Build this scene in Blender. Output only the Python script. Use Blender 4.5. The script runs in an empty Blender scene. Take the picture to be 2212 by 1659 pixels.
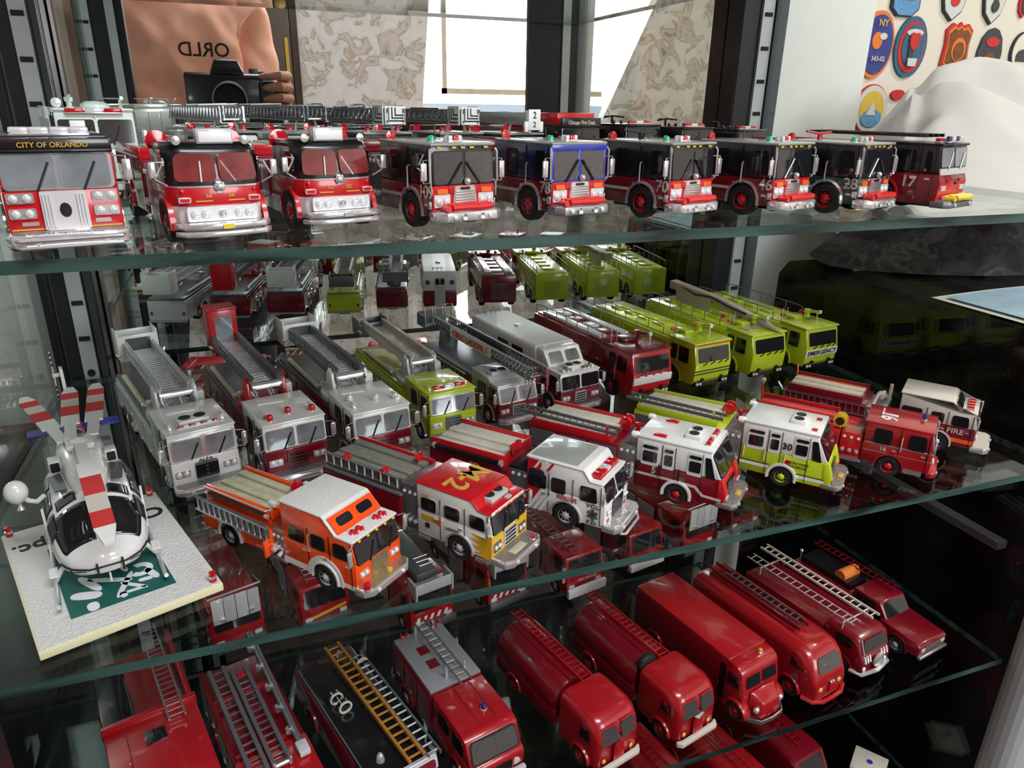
import bpy, bmesh, math, random
from mathutils import Vector, Matrix, noise
R_ = math.radians
S = 0.35                      # metres per layout unit (camera to shelf front edge)
C = bpy.context.scene.collection
sc = bpy.context.scene
# ---------------------------------------------------------------- camera
cam = bpy.data.cameras.new('camera'); cam_o = bpy.data.objects.new('camera', cam); C.objects.link(cam_o)
cam.sensor_width = 36; cam.lens = 1564.93 / 2212 * 36; cam.clip_start = 0.004; cam.clip_end = 40
_m = [[0.9400818, -0.3406154, 0.0150831], [-0.1093721, -0.3431714, -0.9328832], [0.3229305, 0.8753368, -0.3598630]]
cam_o.matrix_world = Matrix(((_m[0][0], -_m[1][0], -_m[2][0], 0), (_m[0][1], -_m[1][1], -_m[2][1], 0), (_m[0][2], -_m[1][2], -_m[2][2], 0), (0, 0, 0, 1)))
sc.camera = cam_o
# ---------------------------------------------------------------- world, light, exposure
w = bpy.data.worlds.new('world'); sc.world = w; w.use_nodes = True
w.node_tree.nodes['Background'].inputs[0].default_value = (0.75, 0.85, 1, 1)
w.node_tree.nodes['Background'].inputs[1].default_value = 1.0
sc.view_settings.view_transform = 'Standard'; sc.view_settings.look = 'None'
sc.view_settings.gamma = 1; sc.view_settings.use_curve_mapping = False; sc.view_settings.exposure = -0.12
sc.cycles.use_denoising = True; sc.cycles.max_bounces = 12; sc.cycles.transparent_max_bounces = 24
sc.cycles.glossy_bounces = 6; sc.cycles.diffuse_bounces = 4; sc.cycles.sample_clamp_indirect = 4
def area(name, loc, rot, sx, sy, power, col):
    l = bpy.data.lights.new(name, 'AREA'); l.shape = 'RECTANGLE'; l.size = sx; l.size_y = sy; l.energy = power; l.color = col
    o = bpy.data.objects.new(name, l); C.objects.link(o); o.location = loc; o.rotation_euler = rot
    return o
# daylight standing in the window opening behind the photographer (wall_front)
area('window_daylight', (4.1 * S, -5.29 * S, 1.65 * S), (R_(90), 0, 0), 3.4 * S, 3.3 * S, 40, (0.97, 0.98, 1.0))
# unseen overhead light, added in a made-up roof opening (added_roof_window) above and behind the photographer
area('added_roof_light', (1.15 * S, -1.55 * S, 3.66 * S), (R_(14), 0, 0), 3.0 * S, 1.3 * S, 31, (0.97, 0.985, 1.0))
# warm lamp on the ceiling over the patch wall corner
lp = bpy.data.lights.new('ceiling_bulb', 'POINT'); lp.energy = 27; lp.color = (1, 0.85, 0.74); lp.shadow_soft_size = 0.05
lo = bpy.data.objects.new('ceiling_bulb', lp); C.objects.link(lo); lo.location = (4.6 * S, 1.2 * S, 2.6 * S)
# unseen fill light added left of the cabinet to brighten the back wall
l3 = bpy.data.lights.new('added_wall_light', 'POINT'); l3.energy = 1.0; l3.color = (.92, 1, .95); l3.shadow_soft_size = 0.03
o3 = bpy.data.objects.new('added_wall_light', l3); C.objects.link(o3); o3.location = (-1.25 * S, 2.3 * S, -.15 * S)
# ---------------------------------------------------------------- materials
MT = {}
def nt(name):
    m = bpy.data.materials.new(name); m.use_nodes = True; MT[name] = m
    return m, m.node_tree.nodes, m.node_tree.links
def pm(name, col, rough=0.35, metal=0.0, coat=0.0, var=0.06, scale=60, bump=0.0, spec=0.5, emit=None):
    m, n, l = nt(name); b = n['Principled BSDF']
    tc = n.new('ShaderNodeTexCoord'); nz = n.new('ShaderNodeTexNoise'); nz.inputs['Scale'].default_value = scale
    mx = n.new('ShaderNodeMix'); mx.data_type = 'RGBA'
    l.new(tc.outputs['Object'], nz.inputs['Vector']); l.new(nz.outputs['Fac'], mx.inputs['Factor'])
    mx.inputs[6].default_value = (*[max(0, c * (1 - var)) for c in col], 1); mx.inputs[7].default_value = (*[min(1, c * (1 + var)) for c in col], 1)
    l.new(mx.outputs[2], b.inputs['Base Color'])
    b.inputs['Roughness'].default_value = rough; b.inputs['Metallic'].default_value = metal
    b.inputs['Coat Weight'].default_value = coat; b.inputs['Coat Roughness'].default_value = 0.06
    b.inputs['Specular IOR Level'].default_value = spec
    if bump:
        bp = n.new('ShaderNodeBump'); bp.inputs['Strength'].default_value = bump; bp.inputs['Distance'].default_value = 0.002
        l.new(nz.outputs['Fac'], bp.inputs['Height']); l.new(bp.outputs['Normal'], b.inputs['Normal'])
    if emit: b.inputs['Emission Color'].default_value = (*emit[:3], 1); b.inputs['Emission Strength'].default_value = emit[3]
    return m
for k, c in dict(red=(.56, .008, .014), deepred_shaded=(.19, .004, .012), maroon=(.19, .008, .022), firered=(.38, .008, .014), orange=(.9, .085, .008), white=(.82, .82, .80),  # one red is darkened so that shade is painted onto truck sides
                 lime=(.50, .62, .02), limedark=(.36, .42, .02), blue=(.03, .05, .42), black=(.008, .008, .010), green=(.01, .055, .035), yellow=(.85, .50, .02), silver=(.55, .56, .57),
                 grey=(.10, .105, .11), ivory=(.62, .58, .50), gold=(.65, .40, .06), roofgrey=(.33, .35, .33), navy=(.01, .015, .09), mint=(.72, .82, .77)).items():
    pm(k, c, 0.28, 0, 0.6)
pm('chrome', (.90, .90, .92), 0.12, 0.72, 0.3, 0.03)
pm('bright_trim', (.80, .80, .82), 0.25, 0.35, 0.3, 0.05)
pm('steel', (.48, .49, .51), 0.32, 0.9, 0, 0.08)
pm('dullsteel', (.20, .21, .22), 0.42, 0.6, 0, 0.1)
pm('hub_metal', (.80, .80, .81), 0.28, 0.6, 0.3, 0.05)
pm('plate', (.42, .42, .43), 0.35, 0.8, 0, 0.25, 900, 0.5)
pm('whiteplate', (.80, .80, .78), 0.42, 0, 0.1, 0.05, 1400, 0.5)
pm('goldplate', (.55, .47, .30), 0.3, 0.8, 0, 0.2, 600, 0.3)
pm('glass_dark', (.012, .013, .016), 0.05, 0, 0.8, 0.05, 30)
pm('glass_grey', (.07, .065, .065), 0.06, 0, 0.8, 0.25, 300)
pm('glass_redseat', (.20, .03, .03), 0.12, 0, 0.9, 0.6, 120)
pm('glass_painted_glare', (.26, .28, .30), 0.05, 0.2, 0.9, 0.75, 60)  # pale mottled base paints bright window reflections into the glass colour
pm('deckgrey', (.30, .31, .33), 0.45, 0.2)
pm('tyre', (.012, .012, .013), 0.6, 0, 0, 0.2, 300, 0.3)
pm('hose', (.50, .48, .33), 0.75, 0, 0, 0.25, 160, 0.4)
pm('hosegrey', (.20, .195, .16), 0.75, 0, 0, 0.3, 160, 0.4)
pm('hosered', (.70, .03, .03), 0.35, 0, 0.3, 0.2, 160, 0.3)
pm('hosewhite', (.62, .58, .48), 0.7, 0, 0, 0.15, 160, 0.3)
pm('wood', (.40, .17, .025), 0.45, 0, 0.2, 0.35, 90)
pm('lens_red', (.55, .005, .015), 0.08, 0, 1.0, 0.1)
pm('lens_amber', (.9, .16, .02), 0.1, 0, 1.0, 0.1)
pm('lens_green', (.02, .45, .22), 0.1, 0, 1.0, 0.1)
pm('lens_blue', (.02, .03, .16), 0.1, 0, 1.0, 0.1)
pm('lens_clear', (.78, .80, .82), 0.08, 0.2, 1.0, 0.08)
pm('marker', (.85, .62, .04), 0.25, 0, 0.4, 0.05)
pm('boom', (.40, .33, .28), 0.5, 0, 0, 0.15)
pm('frame_dark', (.016, .018, .024), 0.35, 0.2, 0.2, 0.3, 25)
pm('plinth_black', (.006, .006, .007), 0.9, 0, 0, 0.3, 20, 0, 0.05)
pm('frame_side', (.06, .07, .08), 0.4, 0.3, 0, 0.2, 20)
pm('standard', (.62, .65, .68), 0.35, 0.35, 0, 0.08, 40)
pm('slot', (.01, .01, .012), 0.7)
pm('alu_pole', (.62, .64, .66), 0.45, 0.3, 0, 0.1, 8)
pm('side_rail', (.08, .08, .085), 0.5, 0.3, 0, 0.2, 10)
pm('wall_paint', (.84, .84, .82), 0.6, 0, 0, 0.02, 6, 0.05)
pm('ceiling_wood', (.10, .07, .05), 0.6, 0, 0, 0.3, 6, 0.1)
pm('wall_cream', (.76, .70, .62), 0.7, 0, 0, 0.03, 6, 0.05)
pm('floor_brown', (.025, .018, .014), 0.85, 0, 0, 0.3, 12, 0.1, 0.1)
pm('table_black', (.005, .005, .006), 0.9, 0, 0, 0.3, 30, 0.4, 0.1)
pm('sheet', (.70, .65, .64), 0.85, 0, 0, 0.02, 20, 0.05)
pm('skin', (.56, .29, .20), 0.5, 0, 0, 0.12, 60)
pm('shirt', (.88, .46, .33), 0.85, 0, 0, 0.16, 14, 1.0)
pm('trousers', (.03, .035, .06), 0.8)
pm('hair', (.06, .035, .02), 0.6)
pm('eye_white', (.8, .8, .78), 0.2)
pm('camera_black', (.012, .012, .013), 0.35, 0, 0.2, 0.2, 200)
pm('lens_glass', (.006, .006, .012), 0.04, 0, 1)
pm('door_brown', (.05, .028, .018), 0.4, 0, 0.3, 0.4, 14)
pm('frame_wood', (.80, .66, .52), 0.5, 0, 0, 0.25, 30)
pm('teal', (.008, .12, .10), 0.55, 0, 0, 0.35, 120, 0.2)
pm('base_white', (.74, .73, .71), 0.85, 0, 0, 0.04, 700, 0.6)
pm('base_edge', (.78, .74, .48), 0.6)
pm('paper_blue', (.40, .56, .72), 0.5, 0, 0, 0.4, 24)
pm('paper_white', (.75, .75, .73), 0.6)
pm('ink', (.012, .012, .014), 0.6)
pm('signwhite', (.85, .86, .87), 0.4)
pm('patch_red', (.55, .03, .03), 0.85, 0, 0, 0.2, 400, 0.3)
pm('patch_teal', (.04, .13, .22), 0.85, 0, 0, 0.2, 400, 0.3)
pm('patch_blue', (.04, .05, .25), 0.85, 0, 0, 0.2, 400, 0.3)
pm('patch_orange', (.75, .20, .03), 0.85, 0, 0, 0.2, 400, 0.3)
pm('patch_brown', (.20, .06, .02), 0.85, 0, 0, 0.6, 120, 0.3)
pm('patch_white', (.62, .62, .62), 0.85, 0, 0, 0.2, 400, 0.3)
pm('patch_grey', (.05, .055, .065), 0.85, 0, 0, 0.2, 400, 0.3)
pm('patch_gold', (.70, .45, .06), 0.85, 0, 0, 0.2, 400, 0.3)
pm('patch_sky', (.12, .30, .55), 0.85, 0, 0, 0.5, 160, 0.3)
def glassmat(name, tint, f0=0.04, rough=0.0):          # clear sheet: a see-through layer under a Schlick reflection
    m, n, l = nt(name); n.remove(n['Principled BSDF']); out = n['Material Output']
    tr = n.new('ShaderNodeBsdfTransparent'); tr.inputs[0].default_value = (*tint, 1)
    gl = n.new('ShaderNodeBsdfGlossy'); gl.inputs['Roughness'].default_value = rough; gl.inputs[0].default_value = (.95, 1, .98, 1)
    g = n.new('ShaderNodeNewGeometry'); d = n.new('ShaderNodeVectorMath'); d.operation = 'DOT_PRODUCT'
    l.new(g.outputs['Normal'], d.inputs[0]); l.new(g.outputs['Incoming'], d.inputs[1])
    def mth(op, a, b=None):
        k = n.new('ShaderNodeMath'); k.operation = op
        for i, v in enumerate((a, b)):
            if v is None: continue
            if isinstance(v, (int, float)): k.inputs[i].default_value = v
            else: l.new(v, k.inputs[i])
        return k.outputs[0]
    f = mth('ADD', mth('MULTIPLY', mth('POWER', mth('SUBTRACT', 1.0, mth('ABSOLUTE', d.outputs['Value'])), 5), 1 - f0), f0)
    mx = n.new('ShaderNodeMixShader'); l.new(f, mx.inputs[0]); l.new(tr.outputs[0], mx.inputs[1]); l.new(gl.outputs[0], mx.inputs[2])
    l.new(mx.outputs[0], out.inputs[0]); return m
glassmat('shelf_glass', (.965, .985, .975), 0.02); glassmat('side_glass', (.92, .96, .94), 0.02)
def mirrormat():
    m, n, l = nt('mirror'); n.remove(n['Principled BSDF'])
    g = n.new('ShaderNodeBsdfGlossy'); g.inputs['Roughness'].default_value = 0.0; g.inputs[0].default_value = (.84, .87, .86, 1)
    l.new(g.outputs[0], n['Material Output'].inputs[0])
mirrormat()
def ramp_mat(name, stops, scale, detail=6, dist=0.0, rough=0.7, bump=0.1, mapscale=(1, 1, 1)):
    m, n, l = nt(name); b = n['Principled BSDF']; tc = n.new('ShaderNodeTexCoord'); mp = n.new('ShaderNodeMapping'); mp.inputs['Scale'].default_value = mapscale
    nz = n.new('ShaderNodeTexNoise'); nz.inputs['Scale'].default_value = scale; nz.inputs['Detail'].default_value = detail; nz.inputs['Distortion'].default_value = dist
    cr = n.new('ShaderNodeValToRGB'); e = cr.color_ramp.elements
    while len(e) < len(stops): e.new(0.5)
    for i, (p, c) in enumerate(stops): e[i].position = p; e[i].color = (*c, 1)
    l.new(tc.outputs['Object'], mp.inputs[0]); l.new(mp.outputs[0], nz.inputs['Vector']); l.new(nz.outputs['Fac'], cr.inputs[0]); l.new(cr.outputs[0], b.inputs['Base Color'])
    b.inputs['Roughness'].default_value = rough
    if bump:
        bp = n.new('ShaderNodeBump'); bp.inputs['Strength'].default_value = bump; bp.inputs['Distance'].default_value = 0.003
        l.new(nz.outputs['Fac'], bp.inputs['Height']); l.new(bp.outputs[0], b.inputs['Normal'])
    return m
ramp_mat('marble_paper', [(.30, (.42, .33, .25)), (.41, (.72, .67, .62)), (.47, (.50, .41, .32)), (.50, (.78, .75, .72)), (.62, (.84, .82, .80))], 12, 12, .9)
ramp_mat('camo', [(.34, (.006, .006, .007)), (.46, (.035, .028, .028)), (.52, (.012, .011, .011)), (.58, (.07, .052, .05)), (.66, (.018, .018, .016))], 26, 3, 0.2, 0.9, 0.6)
ramp_mat('shelf_edge', [(.35, (.008, .018, .016)), (.47, (.028, .062, .054)), (.62, (.05, .105, .09))], 14, 5, 0.3, 0.25, 0.0, (1, 6, 6))
# ---------------------------------------------------------------- mesh helpers
class MB:
    def __init__(s): s.v = []; s.f = []
    def add(s, vs, fs):
        b = len(s.v); s.v += [tuple(p) for p in vs]; s.f += [tuple(b + i for i in q) for q in fs]; return s
    def box(s, x0, x1, y0, y1, z0, z1):
        v = [(x, y, z) for x in (x0, x1) for y in (y0, y1) for z in (z0, z1)]
        return s.add(v, [(0, 1, 3, 2), (4, 6, 7, 5), (0, 4, 5, 1), (2, 3, 7, 6), (0, 2, 6, 4), (1, 5, 7, 3)])
    def ext(s, a, b):                       # two matching rings of points -> closed solid
        n = len(a); return s.add(list(a) + list(b), [tuple(range(n))[::-1], tuple(range(n, 2 * n))] + [(i, (i + 1) % n, n + (i + 1) % n, n + i) for i in range(n)])
    def prism(s, pts, y0, y1, t0=0, t1=0): return s.ext([(x, y0, z) for x, z in pts], [(x, y1, z) for x, z in pts])
    def prismz(s, pts, z0, z1): return s.ext([(x, y, z0) for x, y in pts], [(x, y, z1) for x, y in pts])
    def prismx(s, pts, x0, x1): return s.ext([(x0, y, z) for y, z in pts], [(x1, y, z) for y, z in pts])
    def loft(s, rings, cap=True):
        n = len(rings[0]); vs = [p for r in rings for p in r]; fs = []
        for k in range(len(rings) - 1):
            for i in range(n): fs.append((k * n + i, k * n + (i + 1) % n, (k + 1) * n + (i + 1) % n, (k + 1) * n + i))
        if cap: fs += [tuple(range(n))[::-1], tuple(range((len(rings) - 1) * n, len(rings) * n))]
        return s.add(vs, fs)
    def cyl(s, p0, p1, r0, r1=None, n=12):
        r1 = r0 if r1 is None else r1; p0, p1 = Vector(p0), Vector(p1); d = (p1 - p0).normalized()
        a = d.orthogonal().normalized(); b = d.cross(a)
        return s.loft([[p + (a * math.cos(t) + b * math.sin(t)) * r for t in [2 * math.pi * i / n for i in range(n)]] for p, r in ((p0, r0), (p1, r1))])
    def tube(s, pts, r, n=6):
        pts = [Vector(p) for p in pts]; rings = []; a = None
        for i, p in enumerate(pts):
            d = (pts[min(i + 1, len(pts) - 1)] - pts[max(i - 1, 0)]).normalized()
            a = d.orthogonal().normalized() if a is None else (a - d * a.dot(d)).normalized()
            b = d.cross(a); rings.append([p + (a * math.cos(t) + b * math.sin(t)) * r for t in [2 * math.pi * k / n for k in range(n)]])
        return s.loft(rings)
    def lathe(s, prof, c=(0, 0, 0), axis='z', n=16, ring=False):
        if ring: prof = list(prof) + [prof[0]]
        rings = []
        for r, h in prof:
            ring_ = []
            for i in range(n):
                t = 2 * math.pi * i / n; x, y = r * math.cos(t), r * math.sin(t)
                q = {'z': (x, y, h), 'y': (x, h, y), 'x': (h, x, y)}[axis]; ring_.append((c[0] + q[0], c[1] + q[1], c[2] + q[2]))
            rings.append(ring_)
        return s.loft(rings, not ring)
    def ball(s, c, r, sx=1, sy=1, sz=1, n=12):
        m = n // 2; prof = [(max(1e-4, math.sin(math.pi * i / m)) * r, -math.cos(math.pi * i / m) * r) for i in range(m + 1)]
        b = len(s.v); s.lathe(prof, (0, 0, 0), 'z', n)
        for i in range(b, len(s.v)): x, y, z = s.v[i]; s.v[i] = (c[0] + x * sx, c[1] + y * sy, c[2] + z * sz)
        return s
    def panel(s, q, t=.05, r=.1, out=None, sink=.03, seg=3):   # rounded panel on a quad (4 corners in order)
        q = [Vector(p) for p in q]; nrm = (q[1] - q[0]).cross(q[3] - q[0]).normalized()
        if out is not None and nrm.dot(Vector(out)) < 0: q = [q[1], q[0], q[3], q[2]]; nrm = -nrm
        lu, lv = (q[1] - q[0]).length, (q[3] - q[0]).length; r = min(r, lu * .49, lv * .49); uv = []
        for cx, cy, a0 in ((r, r, 180), (lu - r, r, 270), (lu - r, lv - r, 0), (r, lv - r, 90)):
            for k in range(seg + 1 if r > 1e-5 else 1):
                a = R_(a0 + 90 * k / seg); uv.append(((cx + r * math.cos(a)) / lu, (cy + r * math.sin(a)) / lv))
        P = [(q[0] * (1 - u) + q[1] * u) * (1 - v) + (q[3] * (1 - u) + q[2] * u) * v for u, v in uv]
        return s.ext([p - nrm * sink for p in P], [p + nrm * t for p in P])
    def mesh(s, name, mat, k=.01, bevel=0, smooth=True, ang=35):
        me = bpy.data.meshes.new(name); me.from_pydata([(x * k, y * k, z * k) for x, y, z in s.v], [], s.f)
        bm = bmesh.new(); bm.from_mesh(me); bmesh.ops.recalc_face_normals(bm, faces=bm.faces)
        if bevel:
            es = [e for e in bm.edges if len(e.link_faces) == 2 and e.calc_face_angle(0) > R_(25)]
            bmesh.ops.bevel(bm, geom=es, offset=bevel * k, segments=2, affect='EDGES', profile=0.5, clamp_overlap=True)
        bm.to_mesh(me); bm.free()
        if mat is not None: me.materials.append(MT[mat] if isinstance(mat, str) else mat)
        if smooth: me.shade_smooth(); me.set_sharp_from_angle(angle=R_(ang))
        return me
def link(name, data, parent=None, loc=None, rot=None):
    o = bpy.data.objects.new(name, data); C.objects.link(o)
    if parent is not None: o.parent = parent
    if loc is not None: o.location = loc
    if rot is not None: o.rotation_euler = rot
    return o
def tag(o, label=None, cat=None, group=None, kind=None):
    for k, v in (('label', label), ('category', cat), ('group', group), ('kind', kind)):
        if v: o[k] = v
    return o
_txt = {}
def text_mesh(s, mat, ext=.02):
    if (s, mat) not in _txt:
        cu = bpy.data.curves.new('lettering', 'FONT'); cu.body = s; cu.size = 1; cu.align_x = 'CENTER'; cu.align_y = 'CENTER'; cu.extrude = ext; cu.resolution_u = 3; cu.offset = .014
        o = bpy.data.objects.new('lettering', cu); C.objects.link(o)
        me = bpy.data.meshes.new_from_object(o.evaluated_get(bpy.context.evaluated_depsgraph_get()))
        bpy.data.objects.remove(o); me.materials.clear(); me.materials.append(MT[mat]); me.name = 'lettering'; _txt[(s, mat)] = me
    return _txt[(s, mat)]
def text(parent, s, pos, size, right, up, mat, k=.01, sx=1.0, name='lettering'):
    x = Vector(right).normalized(); y = Vector(up).normalized(); z = x.cross(y).normalized(); y = z.cross(x)
    o = link(name, text_mesh(s, mat), parent); f = size * k
    o.matrix_local = Matrix(((x.x * f * sx, y.x * f, z.x * f, pos[0] * k), (x.y * f * sx, y.y * f, z.y * f, pos[1] * k), (x.z * f * sx, y.z * f, z.z * f, pos[2] * k), (0, 0, 0, 1)))
    return o
_cache = {}
class Thing:                                # an Empty at the thing's base; k = metres per local unit (1 cm by default)
    def __init__(s, name, label, cat, X, Y, Z, head=0, group=None, k=.01):
        s.root = link(name, None, None, (X * S, Y * S, Z * S), (0, 0, R_(head - 90))); s.k = k
        tag(s.root, label, cat, group)
    def p(s, name, mb, mat, parent=None, bevel=0, smooth=True, label=None, kind=None):
        o = link(name, mb.mesh(name, mat, s.k, bevel, smooth), parent or s.root); tag(o, label, None, None, kind); return o
    def inst(s, name, key, fn, parent=None, loc=(0, 0, 0), rot=None, scale=None):   # shared mesh data
        kk = (key, s.k)
        if kk not in _cache: mb, mat = fn(); _cache[kk] = mb.mesh(name, mat, s.k)
        o = link(name, _cache[kk], parent or s.root, tuple(c * s.k for c in loc), rot)
        if scale: o.scale = scale
        return o
    def t(s, body, pos, size, right, up, mat, sx=1.0): return text(s.root, body, pos, size, right, up, mat, s.k, sx)
# ---------------------------------------------------------------- vehicle parts (local: x forward, y left, z up, cm)
def wheel(T, x, y, r, hub='chrome', wd=.75):
    sg = 1 if y > 0 else -1
    def tyre(): return MB().lathe([(r * .55, -wd), (r * .93, -wd), (r, -wd * .85), (r, -wd * .15), (r * .93, 0), (r * .62, 0), (r * .58, -.08), (r * .55, -.3)], axis='y', n=24), 'tyre'
    def hb():
        m = MB().lathe([(.01, -.25), (r * .60, -.25), (r * .60, -.05), (r * .50, -.12), (r * .40, -.16), (r * .30, -.05), (r * .16, .04), (.01, .05)], axis='y', n=18)
        for i in range(8):
            a = i * math.pi / 4; c = (math.cos(a) * r * .40, math.sin(a) * r * .40)
            m.cyl((c[0], -.17, c[1]), (c[0], -.04, c[1]), r * .055, n=5)
        return m, 'hub_metal' if hub == 'chrome' else hub
    o = T.inst('wheel', ('tyre', r, wd), tyre, None, (x, y, r), (0, 0, 0 if sg > 0 else math.pi))
    T.inst('hub', ('hub', r, hub), hb, o)
    return o
def ring(cx, cz, r0, r1, a0=0, a1=180, n=12):
    o = [(cx + r1 * math.cos(R_(a0 + (a1 - a0) * i / n)), cz + r1 * math.sin(R_(a0 + (a1 - a0) * i / n))) for i in range(n + 1)]
    return o + [(cx + r0 * math.cos(R_(a0 + (a1 - a0) * i / n)), cz + r0 * math.sin(R_(a0 + (a1 - a0) * i / n))) for i in range(n, -1, -1)]
def arch(T, x, W, r, mat='chrome', cz=None, wd=.14, a0=-10, a1=190):
    cz = r if cz is None else cz
    for s in (-1, 1):
        pts = [(x + r * 1.16 * math.cos(R_(-20 + 220 * i / 16)), cz + r * 1.16 * math.sin(R_(-20 + 220 * i / 16))) for i in range(17)]
        T.p('wheel_well', MB().prism(pts, s * (W / 2 - .3), s * (W / 2 + .03)), 'black')
        T.p('wheel_arch', MB().prism(ring(x, cz, r * 1.15, r * 1.15 + wd, a0, a1), s * (W / 2 - .1), s * (W / 2 + .12)), mat)
def axle(T, x, W, r, hub, arch_mat='chrome', dual=False, wd=.14):
    if arch_mat: arch(T, x, W, r, arch_mat, wd=wd)
    for s in (-1, 1): wheel(T, x, s * (W / 2 + .10), r, hub)
def side_quad(x0, x1, z0, z1, y): return [(x0, y, z0), (x1, y, z0), (x1, y, z1), (x0, y, z1)]
def swin(T, x0, x1, z0, z1, W, mat='glass_dark', fr=None, r=.18, name='side_window', both=True, shear=0):
    for s in ((-1, 1) if both else (-1,)):
        y = s * W / 2; q = [(x0, y, z0), (x1, y, z0), (x1 - shear, y, z1), (x0, y, z1)]
        par = None
        if fr:
            e = .07; par = T.p('window_frame', MB().panel([(x0 - e, y, z0 - e), (x1 + e, y, z0 - e), (x1 + e - shear, y, z1 + e), (x0 - e, y, z1 + e)], .035, r + .05, (0, s, 0)), fr)
        T.p(name, MB().panel(q, .06, r, (0, s, 0)), mat, par)
def seams(T, xs, z0, z1, W, zs=()):
    for s in (-1, 1):
        m = MB()
        for x in xs: m.box(x - .02, x + .02, s * W / 2 - .03, s * W / 2 + .018, z0, z1)
        for (xa, xb, z) in zs: m.box(xa, xb, s * W / 2 - .03, s * W / 2 + .018, z - .02, z + .02)
        T.p('door_seam', m, 'black')
def handles(T, xs, z, W, mat='chrome', l=.3):
    for x in xs:
        for s in (-1, 1): T.p('door_handle', MB().box(x - l / 2, x + l / 2, min(s * W / 2, s * (W / 2 + .1)), max(s * W / 2, s * (W / 2 + .1)), z - .05, z + .05), mat)
def grab(T, x, z0, z1, W, mat='chrome'):
    for s in (-1, 1): y = s * (W / 2 + .12); T.p('grab_rail', MB().tube([(x, s * W / 2, z0), (x, y, z0 + .06), (x, y, z1 - .06), (x, s * W / 2, z1)], .045), mat)
def band(T, x0, x1, z0, z1, W, mat, name='stripe', e=.02):
    for s in (-1, 1): o = T.p(name, MB().panel(side_quad(x0, x1, z0, z1, s * W / 2), e, 0, (0, s, 0)), mat)
    return o
def beacon(T, x, y, z, r=.22, mat='lens_red', h=.4, base='chrome'):
    o = T.p('beacon', MB().lathe([(r, z + .08), (r, z + h * .6), (r * .8, z + h * .88), (r * .4, z + h), (.01, z + h * 1.02)], (x, y, 0), 'z', 12), mat)
    T.p('beacon_base', MB().lathe([(.01, z - .03), (r * 1.15, z - .03), (r * 1.15, z + .06), (r * .9, z + .1), (.01, z + .1)], (x, y, 0), 'z', 12), base, o)
def lightbar(T, x, z, w, mats, d=.42, h=.32, base='chrome'):
    o = T.p('light_bar', MB().box(x - d / 2, x + d / 2, -w / 2, w / 2, z, z + .10), base, None, .03); n = len(mats)
    for i, m in enumerate(mats):
        y0 = -w / 2 + w * i / n; y1 = -w / 2 + w * (i + 1) / n
        T.p('lens', MB().box(x - d / 2 + .03, x + d / 2 - .03, y0 + .02, y1 - .02, z + .08, z + h), m, o, .08)
def mirrors(T, x, z0, z1, W, mat='chrome', out=.45):
    for s in (-1, 1):
        y = s * (W / 2 + out)
        o = T.p('mirror_arm', MB().tube([(x - .1, s * W / 2, z1 + .12), (x + .12, y, z1 + .12), (x + .12, y, z0 - .12), (x - .1, s * W / 2, z0 - .12)], .04), mat)
        T.p('wing_mirror', MB().box(x + .06, x + .2, y - .17, y + .17, z0, z1), mat, o, .05)
def cross_lamps(T, fx, y, z, w, h, n=2, mat='lens_clear', rim='chrome'):
    x = fx(z)
    o = T.p('headlight_bezel', MB().panel([(fx(z - h / 2), y - w / 2, z - h / 2), (fx(z - h / 2), y + w / 2, z - h / 2), (fx(z + h / 2), y + w / 2, z + h / 2), (fx(z + h / 2), y - w / 2, z + h / 2)], .08, .08, (1, 0, 0)), rim)
    for i in range(n):
        yy = y - w / 2 + w * (i + .5) / n; rr = min(w / n, h) * .40
        T.p('headlight', MB().lathe([(.01, x - .02), (rr, x + .02), (rr, x + .13), (rr * .6, x + .18), (.01, x + .19)], (0, yy, z), 'x', 12), mat, o)
def wipers(T, fx, z0, z1, ys, mat='black', lean=.7):
    for y in ys:
        T.p('wiper', MB().tube([(fx(z0) + .10, y, z0), (fx(z1) + .12, y + lean, z1)], .05, 5), mat)
def rungs(T, par, p0, p1, w, n, r, mat, side):
    p0, p1 = Vector(p0), Vector(p1); side = Vector(side).normalized()
    def fn(): return MB().cyl((0, -w / 2, 0), (0, w / 2, 0), r, n=5), mat
    ang = math.atan2(side.y, side.x) - math.pi / 2; tilt = math.asin(max(-1, min(1, side.z)))
    for i in range(n):
        c = p0 + (p1 - p0) * ((i + .5) / n)
        T.inst('rung', ('rung', w, r, mat), fn, par, c, (tilt, 0, ang))
def ladder(T, p0, p1, w, n, mat='steel', side=(0, 1, 0), rail=(.07, .16), name='ladder', rmat=None, r=.05, up=(0, 0, 1)):
    a, b = Vector(p0), Vector(p1); sd = Vector(side).normalized(); d = (b - a).normalized(); u = d.cross(sd).normalized()
    m = MB()
    for k in (-1, 1):
        c = sd * (k * w / 2)
        q = lambda e, f: c + sd * (e * rail[0]) + u * (f * rail[1])
        rg = [q(-.5, -.5), q(.5, -.5), q(.5, .5), q(-.5, .5)]
        m.ext([a + v for v in rg], [b + v for v in rg])
    o = T.p(name, m, mat); rungs(T, o, a, b, w, n, r, rmat or mat, sd); return o
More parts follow.
